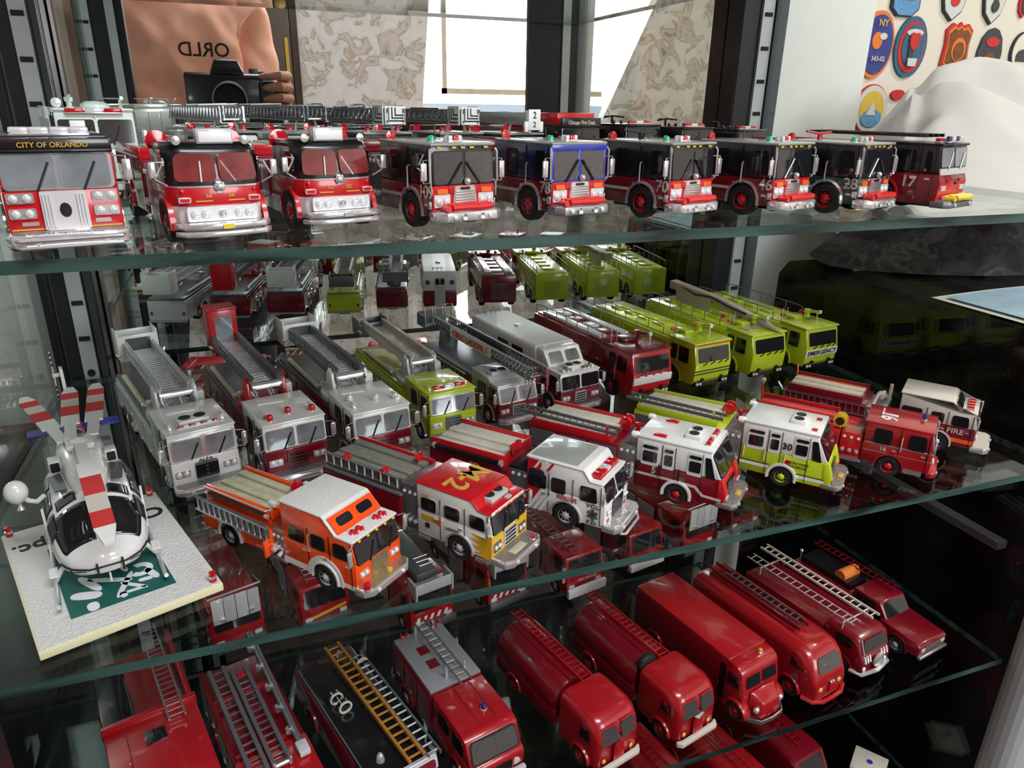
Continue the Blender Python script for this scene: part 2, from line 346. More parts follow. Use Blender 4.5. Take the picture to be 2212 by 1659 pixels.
def aerial(T, p0, p1, w, h, n, mat='dullsteel', rmat='chrome', secs=2, name='aerial_ladder', flat=None):
    """Trussed aerial ladder along p0->p1 (side = y): nested sections, each a bit narrower."""
    a, b = Vector(p0), Vector(p1); d = (b - a).normalized(); L = (b - a).length; sd = Vector((0, 1, 0)); u = d.cross(sd).normalized()
    if u.z < 0: u = -u
    m = MB(); bar = .12
    def beam(s0, s1, wd):
        s0, s1 = Vector(s0), Vector(s1); dd = (s1 - s0).normalized(); e = dd.cross(sd).normalized()
        rg = [sd * (wd / 2) + e * (wd / 2), sd * (wd / 2) - e * (wd / 2), -sd * (wd / 2) - e * (wd / 2), -sd * (wd / 2) + e * (wd / 2)]
        m.ext([s0 + v for v in rg], [s1 + v for v in rg])
    for si in range(secs):
        ww = w - si * .34; z = si * .12; s0 = a + u * z + d * (L * .03 * si); s1 = b + u * z - d * (L * (.0 if si == 0 else -.02 * si))
        for k in (-1, 1):
            off = sd * (k * ww / 2); hh = h - si * .1
            beam(s0 + off, s1 + off, bar); beam(s0 + off + u * hh, s1 + off + u * hh, bar * .9)
            if si == 0 or si == secs - 1:
                N = n
                for i in range(N):
                    q0 = s0 + (s1 - s0) * (i / N) + off; q1 = s0 + (s1 - s0) * ((i + 1) / N) + off
                    beam(q0, q1 + u * hh, .06); beam(q1, q1 + u * hh, .06)
    o = T.p(name, m, mat)
    ww = w - (secs - 1) * .34; z = (secs - 1) * .12
    rungs(T, o, a + u * z, b + u * z, ww, int(n * 1.25), .07, rmat, sd)
    return o
def cab(T, L=5.0, W=4.0, z0=.75, zb=2.55, z1=4.55, low='red', up=None, roof=None, rise=None, slope=.28, nose=0., xf=-.9, wz=None, ws_mat='glass_dark', wins=((-.5, -1.5), (-1.75, -2.55), (-2.8, -3.9)),
        wfr=None, frame=None, r=.84, hub='chrome', wx=-1.9, archm='chrome', grille='chrome', lamps=True, bumper='chrome', bl=.9, bh=.5, bz=.55, btop='plate', seam=True, mirr='chrome', slant=0, ov=.1, pillar=True, gw=1.4, wip=True, split=True, wlow=None, lampz=None):
    up = up or low; roof = roof or up; H = W / 2
    prof = [(xf - L, z0), (xf - .05, z0), (xf + nose, zb - .5), (xf, zb), (xf - L, zb)] if nose else [(xf - L, z0), (xf, z0), (xf, zb), (xf - L, zb)]
    def fx(z):
        if z <= zb:
            if nose and z < zb - .5: return xf - .05 + (nose + .05) * max(0, (z - z0)) / max(.1, zb - .5 - z0)
            if nose: return xf + nose * (zb - z) / .5
            return xf
        return xf - slope * (z - zb) / (z1 - zb)
    T.fx = fx
    T.p('cab', MB().prism(prof, -H, H), low, None, .12)
    rp = [(xf - L, z1), (xf - slope, z1)]
    if rise: rp = [(xf - L, z1 + rise[0]), (rise[1] - rise[2], z1 + rise[0]), (rise[1], z1), (xf - slope, z1)]
    up_p = [(xf - L, zb), (xf, zb)] + rp[::-1]
    T.p('upper_cab', MB().prism(up_p, -H + .02, H - .02), up, None, .1)
    e = .12; rt = [(x - (e if i == 0 else 0) + (e + .05 if i == len(rp) - 1 else 0), z) for i, (x, z) in enumerate(rp)]
    T.p('cab_roof', MB().prism([(x, z - .08) for x, z in rt] + [(x, z + ov) for x, z in rt[::-1]], -H - .02, H + .02), roof, None, .09)
    # windscreen
    za, zc = (wz or (zb + .02, z1 - .28)); yy = H - .16
    ws = T.p('windshield_frame', MB().panel([(fx(za - .06), -yy - .05, za - .06), (fx(za - .06), yy + .05, za - .06), (fx(zc + .06), yy + .05, zc + .06), (fx(zc + .06), -yy - .05, zc + .06)], .04, .2, (1, 0, 0)), frame or up)
    for s in ((-1, 1) if split else (0,)):
        ya, yb = (s * .10, s * yy) if s else (-yy, yy)
        if frame == 'chrome': T.p('pane_trim', MB().panel([(fx(za - .03), ya - (.06 * s), za - .03), (fx(za - .03), yb, za - .03), (fx(zc + .04), yb, zc + .04), (fx(zc + .04), ya - (.06 * s), zc + .04)], .065, .2, (1, 0, 0)), 'chrome', ws); ya, yb, za, zc = ya + .03 * s, yb - .08 * s, za + (.05 if s < 0 else 0), zc - (.04 if s < 0 else 0)
        T.p('windshield', MB().panel([(fx(za), ya, za), (fx(za), yb, za), (fx(zc), yb, zc), (fx(zc), ya, zc)], .075, .16, (1, 0, 0)), ws_mat, ws)
    if wip: wipers(T, fx, za - .12, za + (zc - za) * .75, (-.85, .85), lean=.55)
    for (a, b) in wins: swin(T, xf + b, xf + a, zb + .08 if wlow is None else wlow, z1 - .38, W - .04, 'glass_dark', wfr, shear=(.12 if a > -.8 else 0))
    if seam:
        xs = [xf - .35] + [(wins[i][1] + wins[i + 1][0]) / 2 + xf for i in range(len(wins) - 1)]
        seams(T, xs, z0 + .15, z1 - .15, W)
        handles(T, [x - .3 for x in xs], zb - .35, W)
        grab(T, xs[-1] + .14, zb - .3, zb + .9, W)
    axle(T, xf + wx, W, r, hub, archm)
    if grille:
        gz0, gz1 = z0 + .45, zb - .25
        g = T.p('grille', MB().panel([(fx(gz0), -gw / 2, gz0), (fx(gz0), gw / 2, gz0), (fx(gz1), gw / 2, gz1), (fx(gz1), -gw / 2, gz1)], .10, .1, (1, 0, 0)), grille)
        for i in range(4):
            zz = gz0 + (gz1 - gz0) * (i + .6) / 4.4
            T.p('grille_slot', MB().panel([(fx(zz) + .1, -gw / 2 + .1, zz - .07), (fx(zz) + .1, gw / 2 - .1, zz - .07), (fx(zz) + .1, gw / 2 - .1, zz + .07), (fx(zz) + .1, -gw / 2 + .1, zz + .07)], .02, .04, (1, 0, 0)), 'black', g)
    if lamps:
        for s in (-1, 1): cross_lamps(T, fx, s * (H - .62), lampz or (z0 + zb) / 2 + .1, .9, .45)
    if bumper:
        b = T.p('bumper', MB().prismz([(xf - .2, -H - .05), (xf + bl - .35, -H - .05), (xf + bl, -H + .45), (xf + bl, H - .45), (xf + bl - .35, H + .05), (xf - .2, H + .05)], bz, bz + bh), bumper, None, .07)
        if btop: T.p('bumper_deck', MB().prismz([(xf - .1, -H + .1), (xf + bl - .4, -H + .1), (xf + bl - .1, -H + .5), (xf + bl - .1, H - .5), (xf + bl - .4, H - .1), (xf - .1, H - .1)], bz + bh - .02, bz + bh + .04), btop, b)
        for s in (-1, 1): T.p('bumper_light', MB().lathe([(.01, xf + bl - .02), (.13, xf + bl), (.13, xf + bl + .07), (.01, xf + bl + .1)], (0, s * (H - .9), bz + bh * .5), 'x', 10), 'lens_clear', b)
    if mirr: mirrors(T, xf - .1, zb + .25, zb + 1.15, W, mirr)
    T.p('chassis', MB().box(xf - L, xf - .3, -.7, .7, .4, z0 + .1), 'black')
    return fx
def pump_panel(T, x0, x1, W, z0, z1, mat='steel'):
    p = T.p('pump_panel', MB().box(x1, x0, -W / 2 + .05, W / 2 - .05, z0, z1), mat, None, .05)
    for s in (-1, 1):
        for i in range(3):
            y = s * (W / 2 - .05); x = x1 + (x0 - x1) * (i + .5) / 3
            T.p('gauge', MB().lathe([(.01, y), (.12, y), (.12, y + s * .06), (.01, y + s * .07)], (x, 0, z1 - .4), 'y', 10), 'signwhite', p)
            T.p('intake_cap', MB().lathe([(.01, y), (.16, y), (.16, y + s * .18), (.10, y + s * .22), (.01, y + s * .22)], (x, 0, z0 + .7), 'y', 10), 'chrome', p)
def body(T, x0, x1, W, z0=.75, z1=3.4, mat='red', axx=None, r=.84, hub='chrome', archm='chrome', ndoor=3, door='same', bed=None, bed_h=.5, bedmat='hose', rail='red', dz=None, lowstripe=None, tail='chrome'):
    """Equipment body from x0 (front) back to x1 with compartment doors, optional open hose bed."""
    H = W / 2
    T.p('body', MB().box(x1, x0, -H, H, z0, z1), mat, None, .08)
    dz = dz or (z0 + .2, z1 - .3); dm = mat if door == 'same' else door
    axx = axx if isinstance(axx, (list, tuple)) else ([axx] if axx is not None else [])
    L = x0 - x1
    for s in (-1, 1):
        for i in range(ndoor):
            a = x1 + L * (i + .06) / ndoor; b = x1 + L * (i + .94) / ndoor; zl = dz[0]
            if any(a - r < q < b + r for q in axx): zl = r * 2 + .3
            if zl > dz[1] - .3: continue
            d = T.p('compartment_door', MB().panel(side_quad(a, b, zl, dz[1], s * H), .05, .05, (0, s, 0)), dm)
            T.p('handle', MB().box((a + b) / 2 - .25, (a + b) / 2 + .25, min(s * H, s * (H + .11)), max(s * H, s * (H + .11)), zl + .1, zl + .17), 'chrome', d)
            if door != 'same':
                for k in range(1, 5):
                    zz = zl + (dz[1] - zl) * k / 5 + .06
                    T.p('slat', MB().box(a + .06, b - .06, min(s * H, s * (H + .07)), max(s * H, s * (H + .07)), zz, zz + .04), 'dullsteel', d)
    for q in axx: axle(T, q, W, r, hub, archm)
    T.p('chassis', MB().box(x1 + .2, x0, -.7, .7, .4, z0 + .1), 'black')
    T.p('rear_step', MB().box(x1 - .35, x1 + .05, -H, H, z0 - .1, z0 + .08), 'plate', None, .03)
    if bed:
        a, b = bed; t = .12
        for s in (-1, 1): T.p('bed_side', MB().box(b, a, min(s * H, s * (H - t)), max(s * H, s * (H - t)), z1 - .02, z1 + bed_h), rail, None, .03)
        T.p('bed_front', MB().box(a - t, a, -H + t, H - t, z1 - .02, z1 + bed_h), rail, None, .03)
        n = 4; ww = (W - 2 * t) / n
        for i in range(n):
            y = -H + t + ww * i
            T.p('folded_hose', MB().box(b + .1, a - t - .05, y + .04, y + ww - .04, z1 - .02, z1 + bed_h * (.62 + .25 * ((i * 7) % 3) / 2)), bedmat if isinstance(bedmat, str) else bedmat[i % len(bedmat)], None, .12)
def deck_gun(T, x, z, mat='red', tip='chrome', y=0, sc_=1.0):
    g = T.p('deck_gun', MB().lathe([(.01, z), (.28 * sc_, z), (.28 * sc_, z + .12), (.16 * sc_, z + .2), (.16 * sc_, z + .45), (.26 * sc_, z + .5), (.26 * sc_, z + .75), (.01, z + .8)], (x, y, 0), 'z', 12), mat)
    T.p('nozzle', MB().cyl((x, y, z + .62), (x + 1.0 * sc_, y, z + .85), .16 * sc_, .09 * sc_, 10), tip, g)
def deck_lamp(T, x, y, z, mat='lens_red', r=.28):
    g = T.p('spotlight', MB().lathe([(.01, x - .22), (r * .6, x - .2), (r, x), (r, x + .12), (.01, x + .16)], (0, y, z + r + .12), 'x', 14), mat)
    T.p('stalk', MB().cyl((x, y, z - .02), (x, y, z + r), .06), 'chrome', g)
def suction_hose(T, x0, x1, y, z, r=.17, mat='black'):
    o = T.p('suction_hose', MB().cyl((x1, y, z), (x0, y, z), r, n=10), mat)
    for x in (x0, x1): T.p('coupling', MB().cyl((x - .12, y, z), (x + .12, y, z), r * 1.2, n=10), 'chrome', o)
def rack_ladder(T, x0, x1, W, z, w=.75, n=11, mat='steel', s=-1, out=.14):
    y = s * (W / 2 + out); return ladder(T, (x1, y, z), (x0, y, z), w, n, mat, (0, 0, 1), (.1, .1), 'side_ladder', None, .045)
# ---------------------------------------------------------------- setting (layout units, k = S)
def struct(name, mb, mat, parent=None, bevel=0, smooth=False, kind='structure'):
    o = link(name, mb.mesh(name, mat, S, bevel, smooth), parent)
    if parent is None and kind: o['kind'] = kind
    return o
FZ = -3.45
struct('floor', MB().box(-5.2, 7.2, -6.2, 3.4, FZ - .1, FZ), 'floor_brown')
struct('ceiling', MB().box(-5.2, -.45, -5.3, 3.4, 3.6, 3.75).box(2.75, 7.2, -5.3, 3.4, 3.6, 3.75).box(-.45, 2.75, -5.3, -2.2, 3.6, 3.75).box(-.45, 2.75, -.9, 3.4, 3.6, 3.75), 'ceiling_wood')
rw = struct('added_roof_window', MB().box(-.50, -.38, -2.25, -.85, 3.56, 3.63).box(2.68, 2.80, -2.25, -.85, 3.56, 3.63).box(-.38, 2.68, -2.25, -2.13, 3.56, 3.63).box(-.38, 2.68, -.97, -.85, 3.56, 3.63), 'frame_wood')  # opening frame made up to house the added overhead light
struct('wall_back', MB().box(-5.2, 2.53, 2.62, 3.3, FZ, 3.6), 'wall_paint')
struct('wall_patch', MB().box(2.53, 7.2, 3.14, 3.3, FZ, 3.6), 'wall_cream')
struct('wall_left', MB().box(-5.2, -5.1, -5.2, 2.62, FZ, 3.6), 'marble_paper')
struct('wall_right', MB().box(7.1, 7.2, -5.2, 3.14, FZ, 3.6), 'wall_cream')
# wall behind the photographer with a tapering window opening
wo = [(2.36, -.2), (5.0, -.2), (6.55, 3.05), (2.66, 3.05)]
wf = MB()
wf.prism([(-5.2, FZ), (7.2, FZ), (7.2, -.2), (-5.2, -.2)], -5.3, -5.1)
wf.prism([(-5.2, 3.05), (7.2, 3.05), (7.2, 3.6), (-5.2, 3.6)], -5.3, -5.1)
wf.prism([(-5.2, -.2), (wo[0][0], -.2), (wo[3][0], 3.05), (-5.2, 3.05)], -5.3, -5.1)
wf.prism([(wo[1][0], -.2), (7.2, -.2), (7.2, 3.05), (wo[2][0], 3.05)], -5.3, -5.1)
struct('wall_front', wf, 'marble_paper')
wn = struct('window_1', MB().box(2.66, 2.72, -5.20, -5.14, .12, 3.0).box(2.66, 5.0, -5.20, -5.14, .12, .19), 'frame_wood')
struct('window_sill', MB().box(2.2, 5.2, -5.3, -4.98, -.27, -.2), 'wall_paint', wn)
# brown door behind the photographer
dr = Thing('door_1', None, None, -.02, -4.95, FZ, 180, k=S); dr.root['kind'] = 'structure'
dr.p('door_leaf', MB().box(-.12, .02, -.78, .42, 0, 5.9), 'door_brown', None, .02)
dr.p('door_trim', MB().box(-.06, .03, -.86, -.78, 0, 6.0).box(-.06, .03, .42, .52, 0, 6.0), 'door_brown')
dr.p('strike_plate', MB().box(.02, .035, -.74, -.70, 3.6, 4.15), 'gold')
dr.p('door_knob', MB().ball((.10, -.68, 3.2), .07), 'gold')
# ---------------------------------------------------------------- display cabinet
cb = Thing('display_cabinet', 'dark metal display cabinet with mirror back, glass sides and slotted corner posts', 'cabinet', .63, 1.7, FZ, 90, k=S)
def cp(name, mb, mat, parent=None, bevel=0, label=None):          # cabinet part in world layout coordinates
    mb.v = [(x - .63, y - 1.7, z - FZ) for x, y, z in mb.v]
    return cb.p(name, mb, mat, parent, bevel, False, label)
ZT, ZB = 1.15, FZ
def post(x0, x1, y0, y1, face, sx0, sx1):
    o = cp('post', MB().box(x0, x1, y0, y1, ZB, ZT), 'frame_dark', None, .006)
    yy = (y0 - .012, y0 + .01) if face < 0 else (y1 - .01, y1 + .012)
    st = cp('slotted_standard', MB().box(sx0, sx1, yy[0], yy[1], ZB + .2, ZT), 'standard', o, 0, 'pale metal standard with slots')
    sl = MB(); z = ZB + .3; i = 0; xm = (sx0 + sx1) / 2; yf = yy[0] if face < 0 else yy[1]
    while z < ZT - .05:
        if i % 6 == 4: sl.cyl((xm, yf - .004, z), (xm, yf + .004, z), .011, n=10)
        else: sl.box(xm - .0145, xm + .0145, yf - .004, yf + .004, z - .0065, z + .0065)
        z += .108; i += 1
    cp('slot', sl, 'slot', st)['kind'] = 'stuff'
    return o
post(-.545, -.435, 2.37, 2.45, -1, -.503, -.463)
post(1.70, 1.86, 2.36, 2.45, -1, 1.775, 1.822)
cp('jamb_face', MB().box(1.825, 1.875, 2.34, 2.37, ZB, ZT), 'frame_side')
cp('jamb_face', MB().box(-.455, -.44, 2.355, 2.37, ZB, ZT), 'frame_side')
post(-.60, -.40, .93, .98, 1, -.575, -.535); post(1.80, 1.86, .92, .98, 1, 1.81, 1.85)
cp('slotted_standard', MB().box(-.47, -.435, .98, .992, ZB + .2, ZT), 'standard')
cp('slotted_standard', MB().box(1.70, 1.745, .98, .992, -.16, ZT), 'standard')
cp('corner_pole', MB().cyl((1.84, .955, ZB), (1.84, .955, ZT), .052, n=20), 'alu_pole', None, 0, 'pale round front pole at the right corner')
cp('door_stile', MB().box(1.51, 1.80, .945, .98, -.16, ZT), 'frame_dark')
cp('back_mirror', MB().box(-.43, 1.705, 2.452, 2.47, ZB + .1, ZT), 'mirror')
cp('back_board', MB().box(-.6, 1.87, 2.475, 2.52, ZB, ZT), 'frame_dark')
cp('side_glass', MB().box(-.562, -.55, 1.0, 2.37, ZB + .2, ZT), 'side_glass', None, 0, 'left glass side pane')
cp('side_glass', MB().box(1.83, 1.842, 1.0, 2.36, ZB + .2, ZT), 'side_glass', None, 0, 'right glass side pane')
cp('side_rail', MB().box(1.79, 1.825, 1.1, 2.36, -1.09, -1.068), 'side_rail')
cp('top_board', MB().box(-.6, 1.87, .95, 2.5, ZT, ZT + .06), 'frame_dark')
cp('plinth', MB().box(-.6, 1.87, .97, 2.5, ZB, ZB + .2), 'plinth_black')
SH = {'A': -.181, 'B': -.787, 'C': -1.366, 'D': -1.95, 'T': .416}
shl = {'T': 'glass shelf above the frame, seen from below in the mirror', 'A': 'uppermost glass shelf in view with a thick green front edge, near eye level', 'B': 'middle glass shelf holding the helicopter and two rows of fire trucks',
       'C': 'lower glass shelf under a row of all-red fire engines and vans', 'D': 'bottom glass shelf in deep shade below the red vans'}
for k, z in SH.items():
    o = link('glass_shelf', MB().box(-.54, 1.785, 1.0, 2.335, z - .017, z).mesh('glass_shelf', 'shelf_glass', S, 0, False)); tag(o, shl[k], 'shelf', 'glass shelves of the display cabinet')
    o.data.materials.append(MT['shelf_edge'])
    for f in o.data.polygons:
        if abs(f.normal.z) < .5: f.material_index = 1
for X in (-.2, .55, 1.3):                                           # light box lid of the cabinet is plain: no lamp in view
    pass
# ---------------------------------------------------------------- right of the cabinet: draped table, jacket, sheet, papers, patches
tb = Thing('side_table', 'table covered by a black cloth to the right of the glass cabinet', 'table', 3.34, 1.75, FZ, 0, k=S)
def grid(nu, nv, fn):
    mb = MB(); mb.v = [tuple(fn(i / nu, j / nv)) for j in range(nv + 1) for i in range(nu + 1)]
    mb.f = [(j * (nu + 1) + i, j * (nu + 1) + i + 1, (j + 1) * (nu + 1) + i + 1, (j + 1) * (nu + 1) + i) for j in range(nv) for i in range(nu)]
    return mb
tb.p('table_top', MB().box(-.65, .65, -1.2, 1.2, 2.75, 2.83), 'door_brown')
for a in (-.58, .58):
    for b in (-1.1, 1.1): tb.p('leg', MB().box(a - .05, a + .05, b - .05, b + .05, 0, 2.76), 'door_brown')
def drape(u, v):
    # cloth running over the top and down to the floor on the left and front
    x = -.05 + 1.3 * v; ang = u
    L = 2.45 + 2.4; s = u * L
    if s < 2.3: yy = 1.27 + .03 * math.sin(v * 30); zz = s * 1.0 + .55
    else: yy = 1.27 - (s - 2.3); zz = 2.86
    n = noise.noise(Vector((x * 3, s * 2, 1))) * .04 if s < 2.2 else 0
    return (x - .62, -yy - n, zz)
tb.p('table_cloth', grid(60, 30, drape), 'table_black', None, 0)
def heap(cx, cy, z0, rx, ry, h, seed, fold, pw=2.2, nu=64, nv=26, wav=5.0, ridge=None):
    def fn(u, v):
        a = 2 * math.pi * u; r = v
        px, py = math.cos(a) * r, math.sin(a) * r
        hh = max(0, 1 - r ** pw)
        q = Vector((px * 1.7 + seed, py * 1.7, seed * .3))
        rg = 1 - abs(noise.noise(q * 1.3)) * 2.2
        z = z0 + h * hh * (.86 + fold * .55 * (rg - .5)) + fold * .12 * min(1, 2.5 * (1 - r)) * (1 - 2 * abs(noise.noise(q * wav))) * .5 + fold * .05 * min(1, 3 * (1 - r)) * noise.noise(q * 9) + .012 * (1 - hh)
        k = 1 + .10 * noise.noise(Vector((math.cos(a) * 1.5, math.sin(a) * 1.5, seed)))
        return (cx + px * rx * k, cy + py * ry * k, z)
    return grid(nu, nv, fn)
jk = link('jacket', heap(3.12, 2.22, -.575, 1.03, .40, .40, 3.1, .5).mesh('jacket', 'camo', S)); tag(jk, 'dark patterned jacket heaped on the black table under the white sheet', 'jacket')
zp = link('zipper', MB().tube([(2.16, 2.12, -.565), (2.26, 2.08, -.555), (2.36, 2.05, -.545)], .007).mesh('zipper', 'lens_clear', S), jk)
def sheet(u, v):
    # a sheet thrown over a tall heap: rises from its left edge to a broad crest, falls in diagonal folds to the front right
    y = 2.75 - 1.02 * v; x = max(1.95, .985 * y + .03) + 2.1 * u + .03 * noise.noise(Vector((v * 6, u * 3, 2)))
    d = u * 2.1
    crest = -.14 + .17 * min(1, d / .16) + .12 * (1 - math.exp(-max(0, d - .12) / .14)) - .05 * math.exp(-((d - .20) / .05) ** 2)
    if v < .33: h = .6 + .4 * math.sin(v / .33 * math.pi / 2)
    else: h = math.cos((v - .33) / .67 * math.pi / 2) if v < 1 else 0
    z = -.29 + (crest + .29) * max(0, h)
    t = (v - .33) - .35 * d                                    # fold direction
    for amp, ph, wd, sl in ((.06, -.04, .05, .3), (-.08, .07, .045, .35), (.08, .17, .06, .45), (-.08, .29, .055, .2), (.05, .40, .07, -.1), (.03, -.17, .06, .5), (.035, .52, .06, .3)):
        q = (v - .33) - sl * d - ph + .03 * noise.noise(Vector((d * 5, ph * 20, 1)))
        z += amp * math.exp(-(q / wd) ** 2) * (.3 + .7 * math.exp(-((d - .35) / .45) ** 2)) * min(1, h * 3)
    z += .02 * noise.noise(Vector((d * 3, v * 4, 3)))
    return (x, y, max(z, -.295))
shm = sheet
so = link('white_sheet', grid(110, 80, shm).mesh('white_sheet', 'sheet', S)); tag(so, 'crumpled white sheet thrown over a heap beside the patch wall', 'sheet')
m_ = so.modifiers.new('thick', 'SOLIDIFY'); m_.thickness = .003
pp = Thing('magazine', 'pale blue magazine lying open on the black table', 'magazine', 2.60, 1.47, -.585, 0, k=S)
pp.p('page', grid(14, 6, lambda u, v: (-.24 + .5 * v, -.44 + 1.3 * u, .012 * math.sin(u * 5) + .012)), 'paper_blue')
pp.p('page', grid(14, 6, lambda u, v: (-.275 + .5 * v, -.465 + 1.3 * u, .010 * math.sin(u * 5) + .004)), 'paper_white')
lc = Thing('low_cupboard', 'dark low cupboard standing outside the left glass pane', 'cupboard', -1.5, 1.0, FZ, 0, k=S)
lc.p('carcass', MB().box(-1.4, 0, -1.0, .84, .08, 2.45), 'frame_dark', None, .02); lc.p('cupboard_top', MB().box(-1.42, .03, -1.03, .86, 2.45, 2.52), 'frame_dark', None, .02)
for k in (-1, 0): d_ = lc.p('door', MB().box(0, .03, k * .9 + .02 - .05, k * .9 + .86 - .05, .15, 2.4), 'frame_side', None, .01); lc.p('door_knob', MB().ball((.06, k * .9 + (.1 if k == 0 else .75), 1.4), .03), 'steel', d_)
tl = Thing('added_lamp_stand', 'added lamp stand, out of view, on the dark low cupboard', 'lamp', -1.25, 2.3, FZ + 2.52, 0, k=S)  # stand made up beneath the added fill light
tl.p('base', MB().lathe([(.01, 0), (.14, 0), (.14, .03), (.04, .07), (.03, .55), (.05, .58), (.05, .66), (.01, .66)], (0, 0, 0), 'z', 20), 'steel')
pl = Thing('ceiling_lamp', 'plain ceiling lamp holder hanging near the patch wall', 'lamp', 4.6, 1.2, 2.6, 0, k=S)
pl.p('cord', MB().cyl((0, 0, .2), (0, 0, 1.0), .012), 'ink'); pl.p('lamp_holder', MB().lathe([(.05, .17), (.07, .2), (.06, .32), (.01, .36)], (0, 0, 0), 'z', 16), 'steel')
# embroidered patches on the far wall: shapes are layered cloth discs, built where they hang
PW = 3.14
def oval(rx, rz, n=28): return [(rx * math.cos(2 * math.pi * i / n), rz * math.sin(2 * math.pi * i / n)) for i in range(n)]
SHIELD = [(-.8, .9), (-.4, 1), (0, .86), (.4, 1), (.8, .9), (.95, .2), (.7, -.5), (0, -1), (-.7, -.5), (-.95, .2)]
DOME = [(-.95, -1), (.95, -1), (1, 0), (.8, .6), (.4, .95), (0, 1.05), (-.4, .95), (-.8, .6), (-1, 0)]
BADGE = [(-.55, 1), (-.2, .9), (0, 1.05), (.2, .9), (.55, 1), (.95, .75), (.85, .2), (.95, -.6), (.45, -.85), (0, -1.02), (-.45, -.85), (-.95, -.6), (-.85, .2), (-.95, .75)]
def patch(px, pz, w, h, shape, layers, label, words=()):
    T = Thing('patch', label, 'patch', px, PW - .002, pz, 0, 'embroidered patches on the far wall', k=S)
    for i, (f, mt, dx, dz, sh) in enumerate(layers):
        pts = sh if sh else shape
        fw, fh = f if isinstance(f, tuple) else (f, f)
        # local x forward = -Y world, local y = +X world
        T.p('border' if i == 0 else 'emblem', MB().prismx([(a * fw * w / 2 + dx * w / 2, b * fh * h / 2 + dz * h / 2) for a, b in pts], -.0 if i == 0 else .012 + .004 * (i - 1), .014 + .004 * i), mt)
    for s_, dz, sz, mt in words: T.t(s_, (.034, 0, dz * h / 2), sz * h, (0, 1, 0), (0, 0, 1), mt)
def at(x, y, Y):
    q = ((x - 1106) / 1564.93, (y - 829.5) / 1564.93, 1.0); wv = [sum(q[r] * _m[r][c] for r in range(3)) for c in range(3)]
    return wv[0] / wv[1] * Y, wv[2] / wv[1] * Y
O1 = oval(1, 1)
def P(x, y, w, h, *a): X, Z = at(x, y, PW - .01); patch(X, Z, w, h, *a)
P(1893, 97, .21, .31, O1, [(1, 'patch_orange', 0, 0, None), (.88, 'patch_blue', 0, 0, None), ((.3, .25), 'patch_orange', -.1, .12, None), ((.22, .1), 'patch_white', .2, .25, None)], 'blue oval patch with an orange border lettered NY', [('NY', .62, .14, 'patch_gold'), ('343-02', -.42, .10, 'patch_white')])
P(1966, 102, .205, .285, O1, [(1, 'patch_teal', 0, 0, None), (.84, 'patch_red', 0, 0, None), (.70, 'patch_teal', .06, .04, None), ((.52, .12), 'patch_white', 0, .46, None), ((.16, .52), 'patch_grey', -.1, -.05, None), ((.34, .3), 'patch_red', 0, .16, SHIELD), ((.3, .13), 'patch_white', 0, -.5, [(-1, 1), (1, 1), (.8, -1), (-.8, -1)])], 'tall oval patch in teal and red with a red crest', [('FIRE', -.5, .07, 'patch_grey')])
P(2064, 108, .19, .25, BADGE, [(1, 'patch_red', 0, 0, None), (.88, 'patch_orange', 0, 0, None), (.78, 'patch_brown', 0, 0, None), ((.5, .45), 'patch_orange', 0, 0, O1), ((.36, .34), 'patch_brown', 0, -.05, O1)], 'badge shaped patch in brown with an orange edge')
P(2137, 112, .17, .22, DOME, [(1, 'patch_grey', 0, 0, None), ((.55, .22), 'patch_red', 0, .42, O1), ((.5, .3), 'patch_brown', -.1, -.35, O1)], 'dark dome shaped patch with a red panel')
P(2207, 112, .17, .20, O1, [(1, 'ink', 0, 0, None), (.93, 'wall_cream', 0, 0, None), ((.6, .3), 'patch_grey', 0, -.2, DOME)], 'round tan patch with a black outline at the right border')
P(1879, 236, .21, .24, O1, [(1, 'patch_red', 0, 0, None), (.95, 'patch_white', 0, 0, None), (.74, 'patch_gold', 0, 0, None), ((.62, .36), 'patch_sky', 0, -.36, O1), ((.28, .26), 'patch_white', -.1, .02, [(-1, -1), (1, -1), (.3, 1), (-.2, .6)])], 'round patch with a yellow sky, white peak and blue water')
P(1939, 205, .09, .05, O1, [(1, 'patch_red', 0, 0, None)], 'small red patch half hidden behind the sheet')
P(1957, 2, .18, .14, DOME, [(1, 'ink', 0, 0, [(-1, 1), (1, 1), (1, -.5), (.5, -1), (-.5, -1), (-1, -.5)]), (.9, 'patch_sky', 0, -.02, [(-1, 1), (1, 1), (1, -.5), (.5, -1), (-.5, -1), (-1, -.5)]), ((.85, .25), 'patch_white', 0, .3, O1)], 'pale blue patch with a dark edge at the top, first of the upper row')
P(2060, 4, .17, .18, SHIELD, [(1, 'ink', 0, 0, None), (.9, 'patch_white', 0, 0, None), ((.35, .3), 'patch_red', 0, .05, O1), ((.9, .16), 'patch_red', 0, .75, O1)], 'white shield patch with a red centre, second of the upper row')
P(2146, 10, .16, .19, SHIELD, [(1, 'ink', 0, 0, None), (.9, 'patch_white', 0, 0, None), ((.2, .4), 'patch_red', 0, .2, O1), ((.3, .3), 'patch_grey', 0, -.1, O1)], 'white pointed shield patch with a dark centre, third of the upper row')
P(2212, 12, .08, .12, SHIELD, [(1, 'patch_red', 0, 0, None), (.7, 'patch_grey', 0, 0, None)], 'dark red patch cut by the right border, fourth of the upper row')
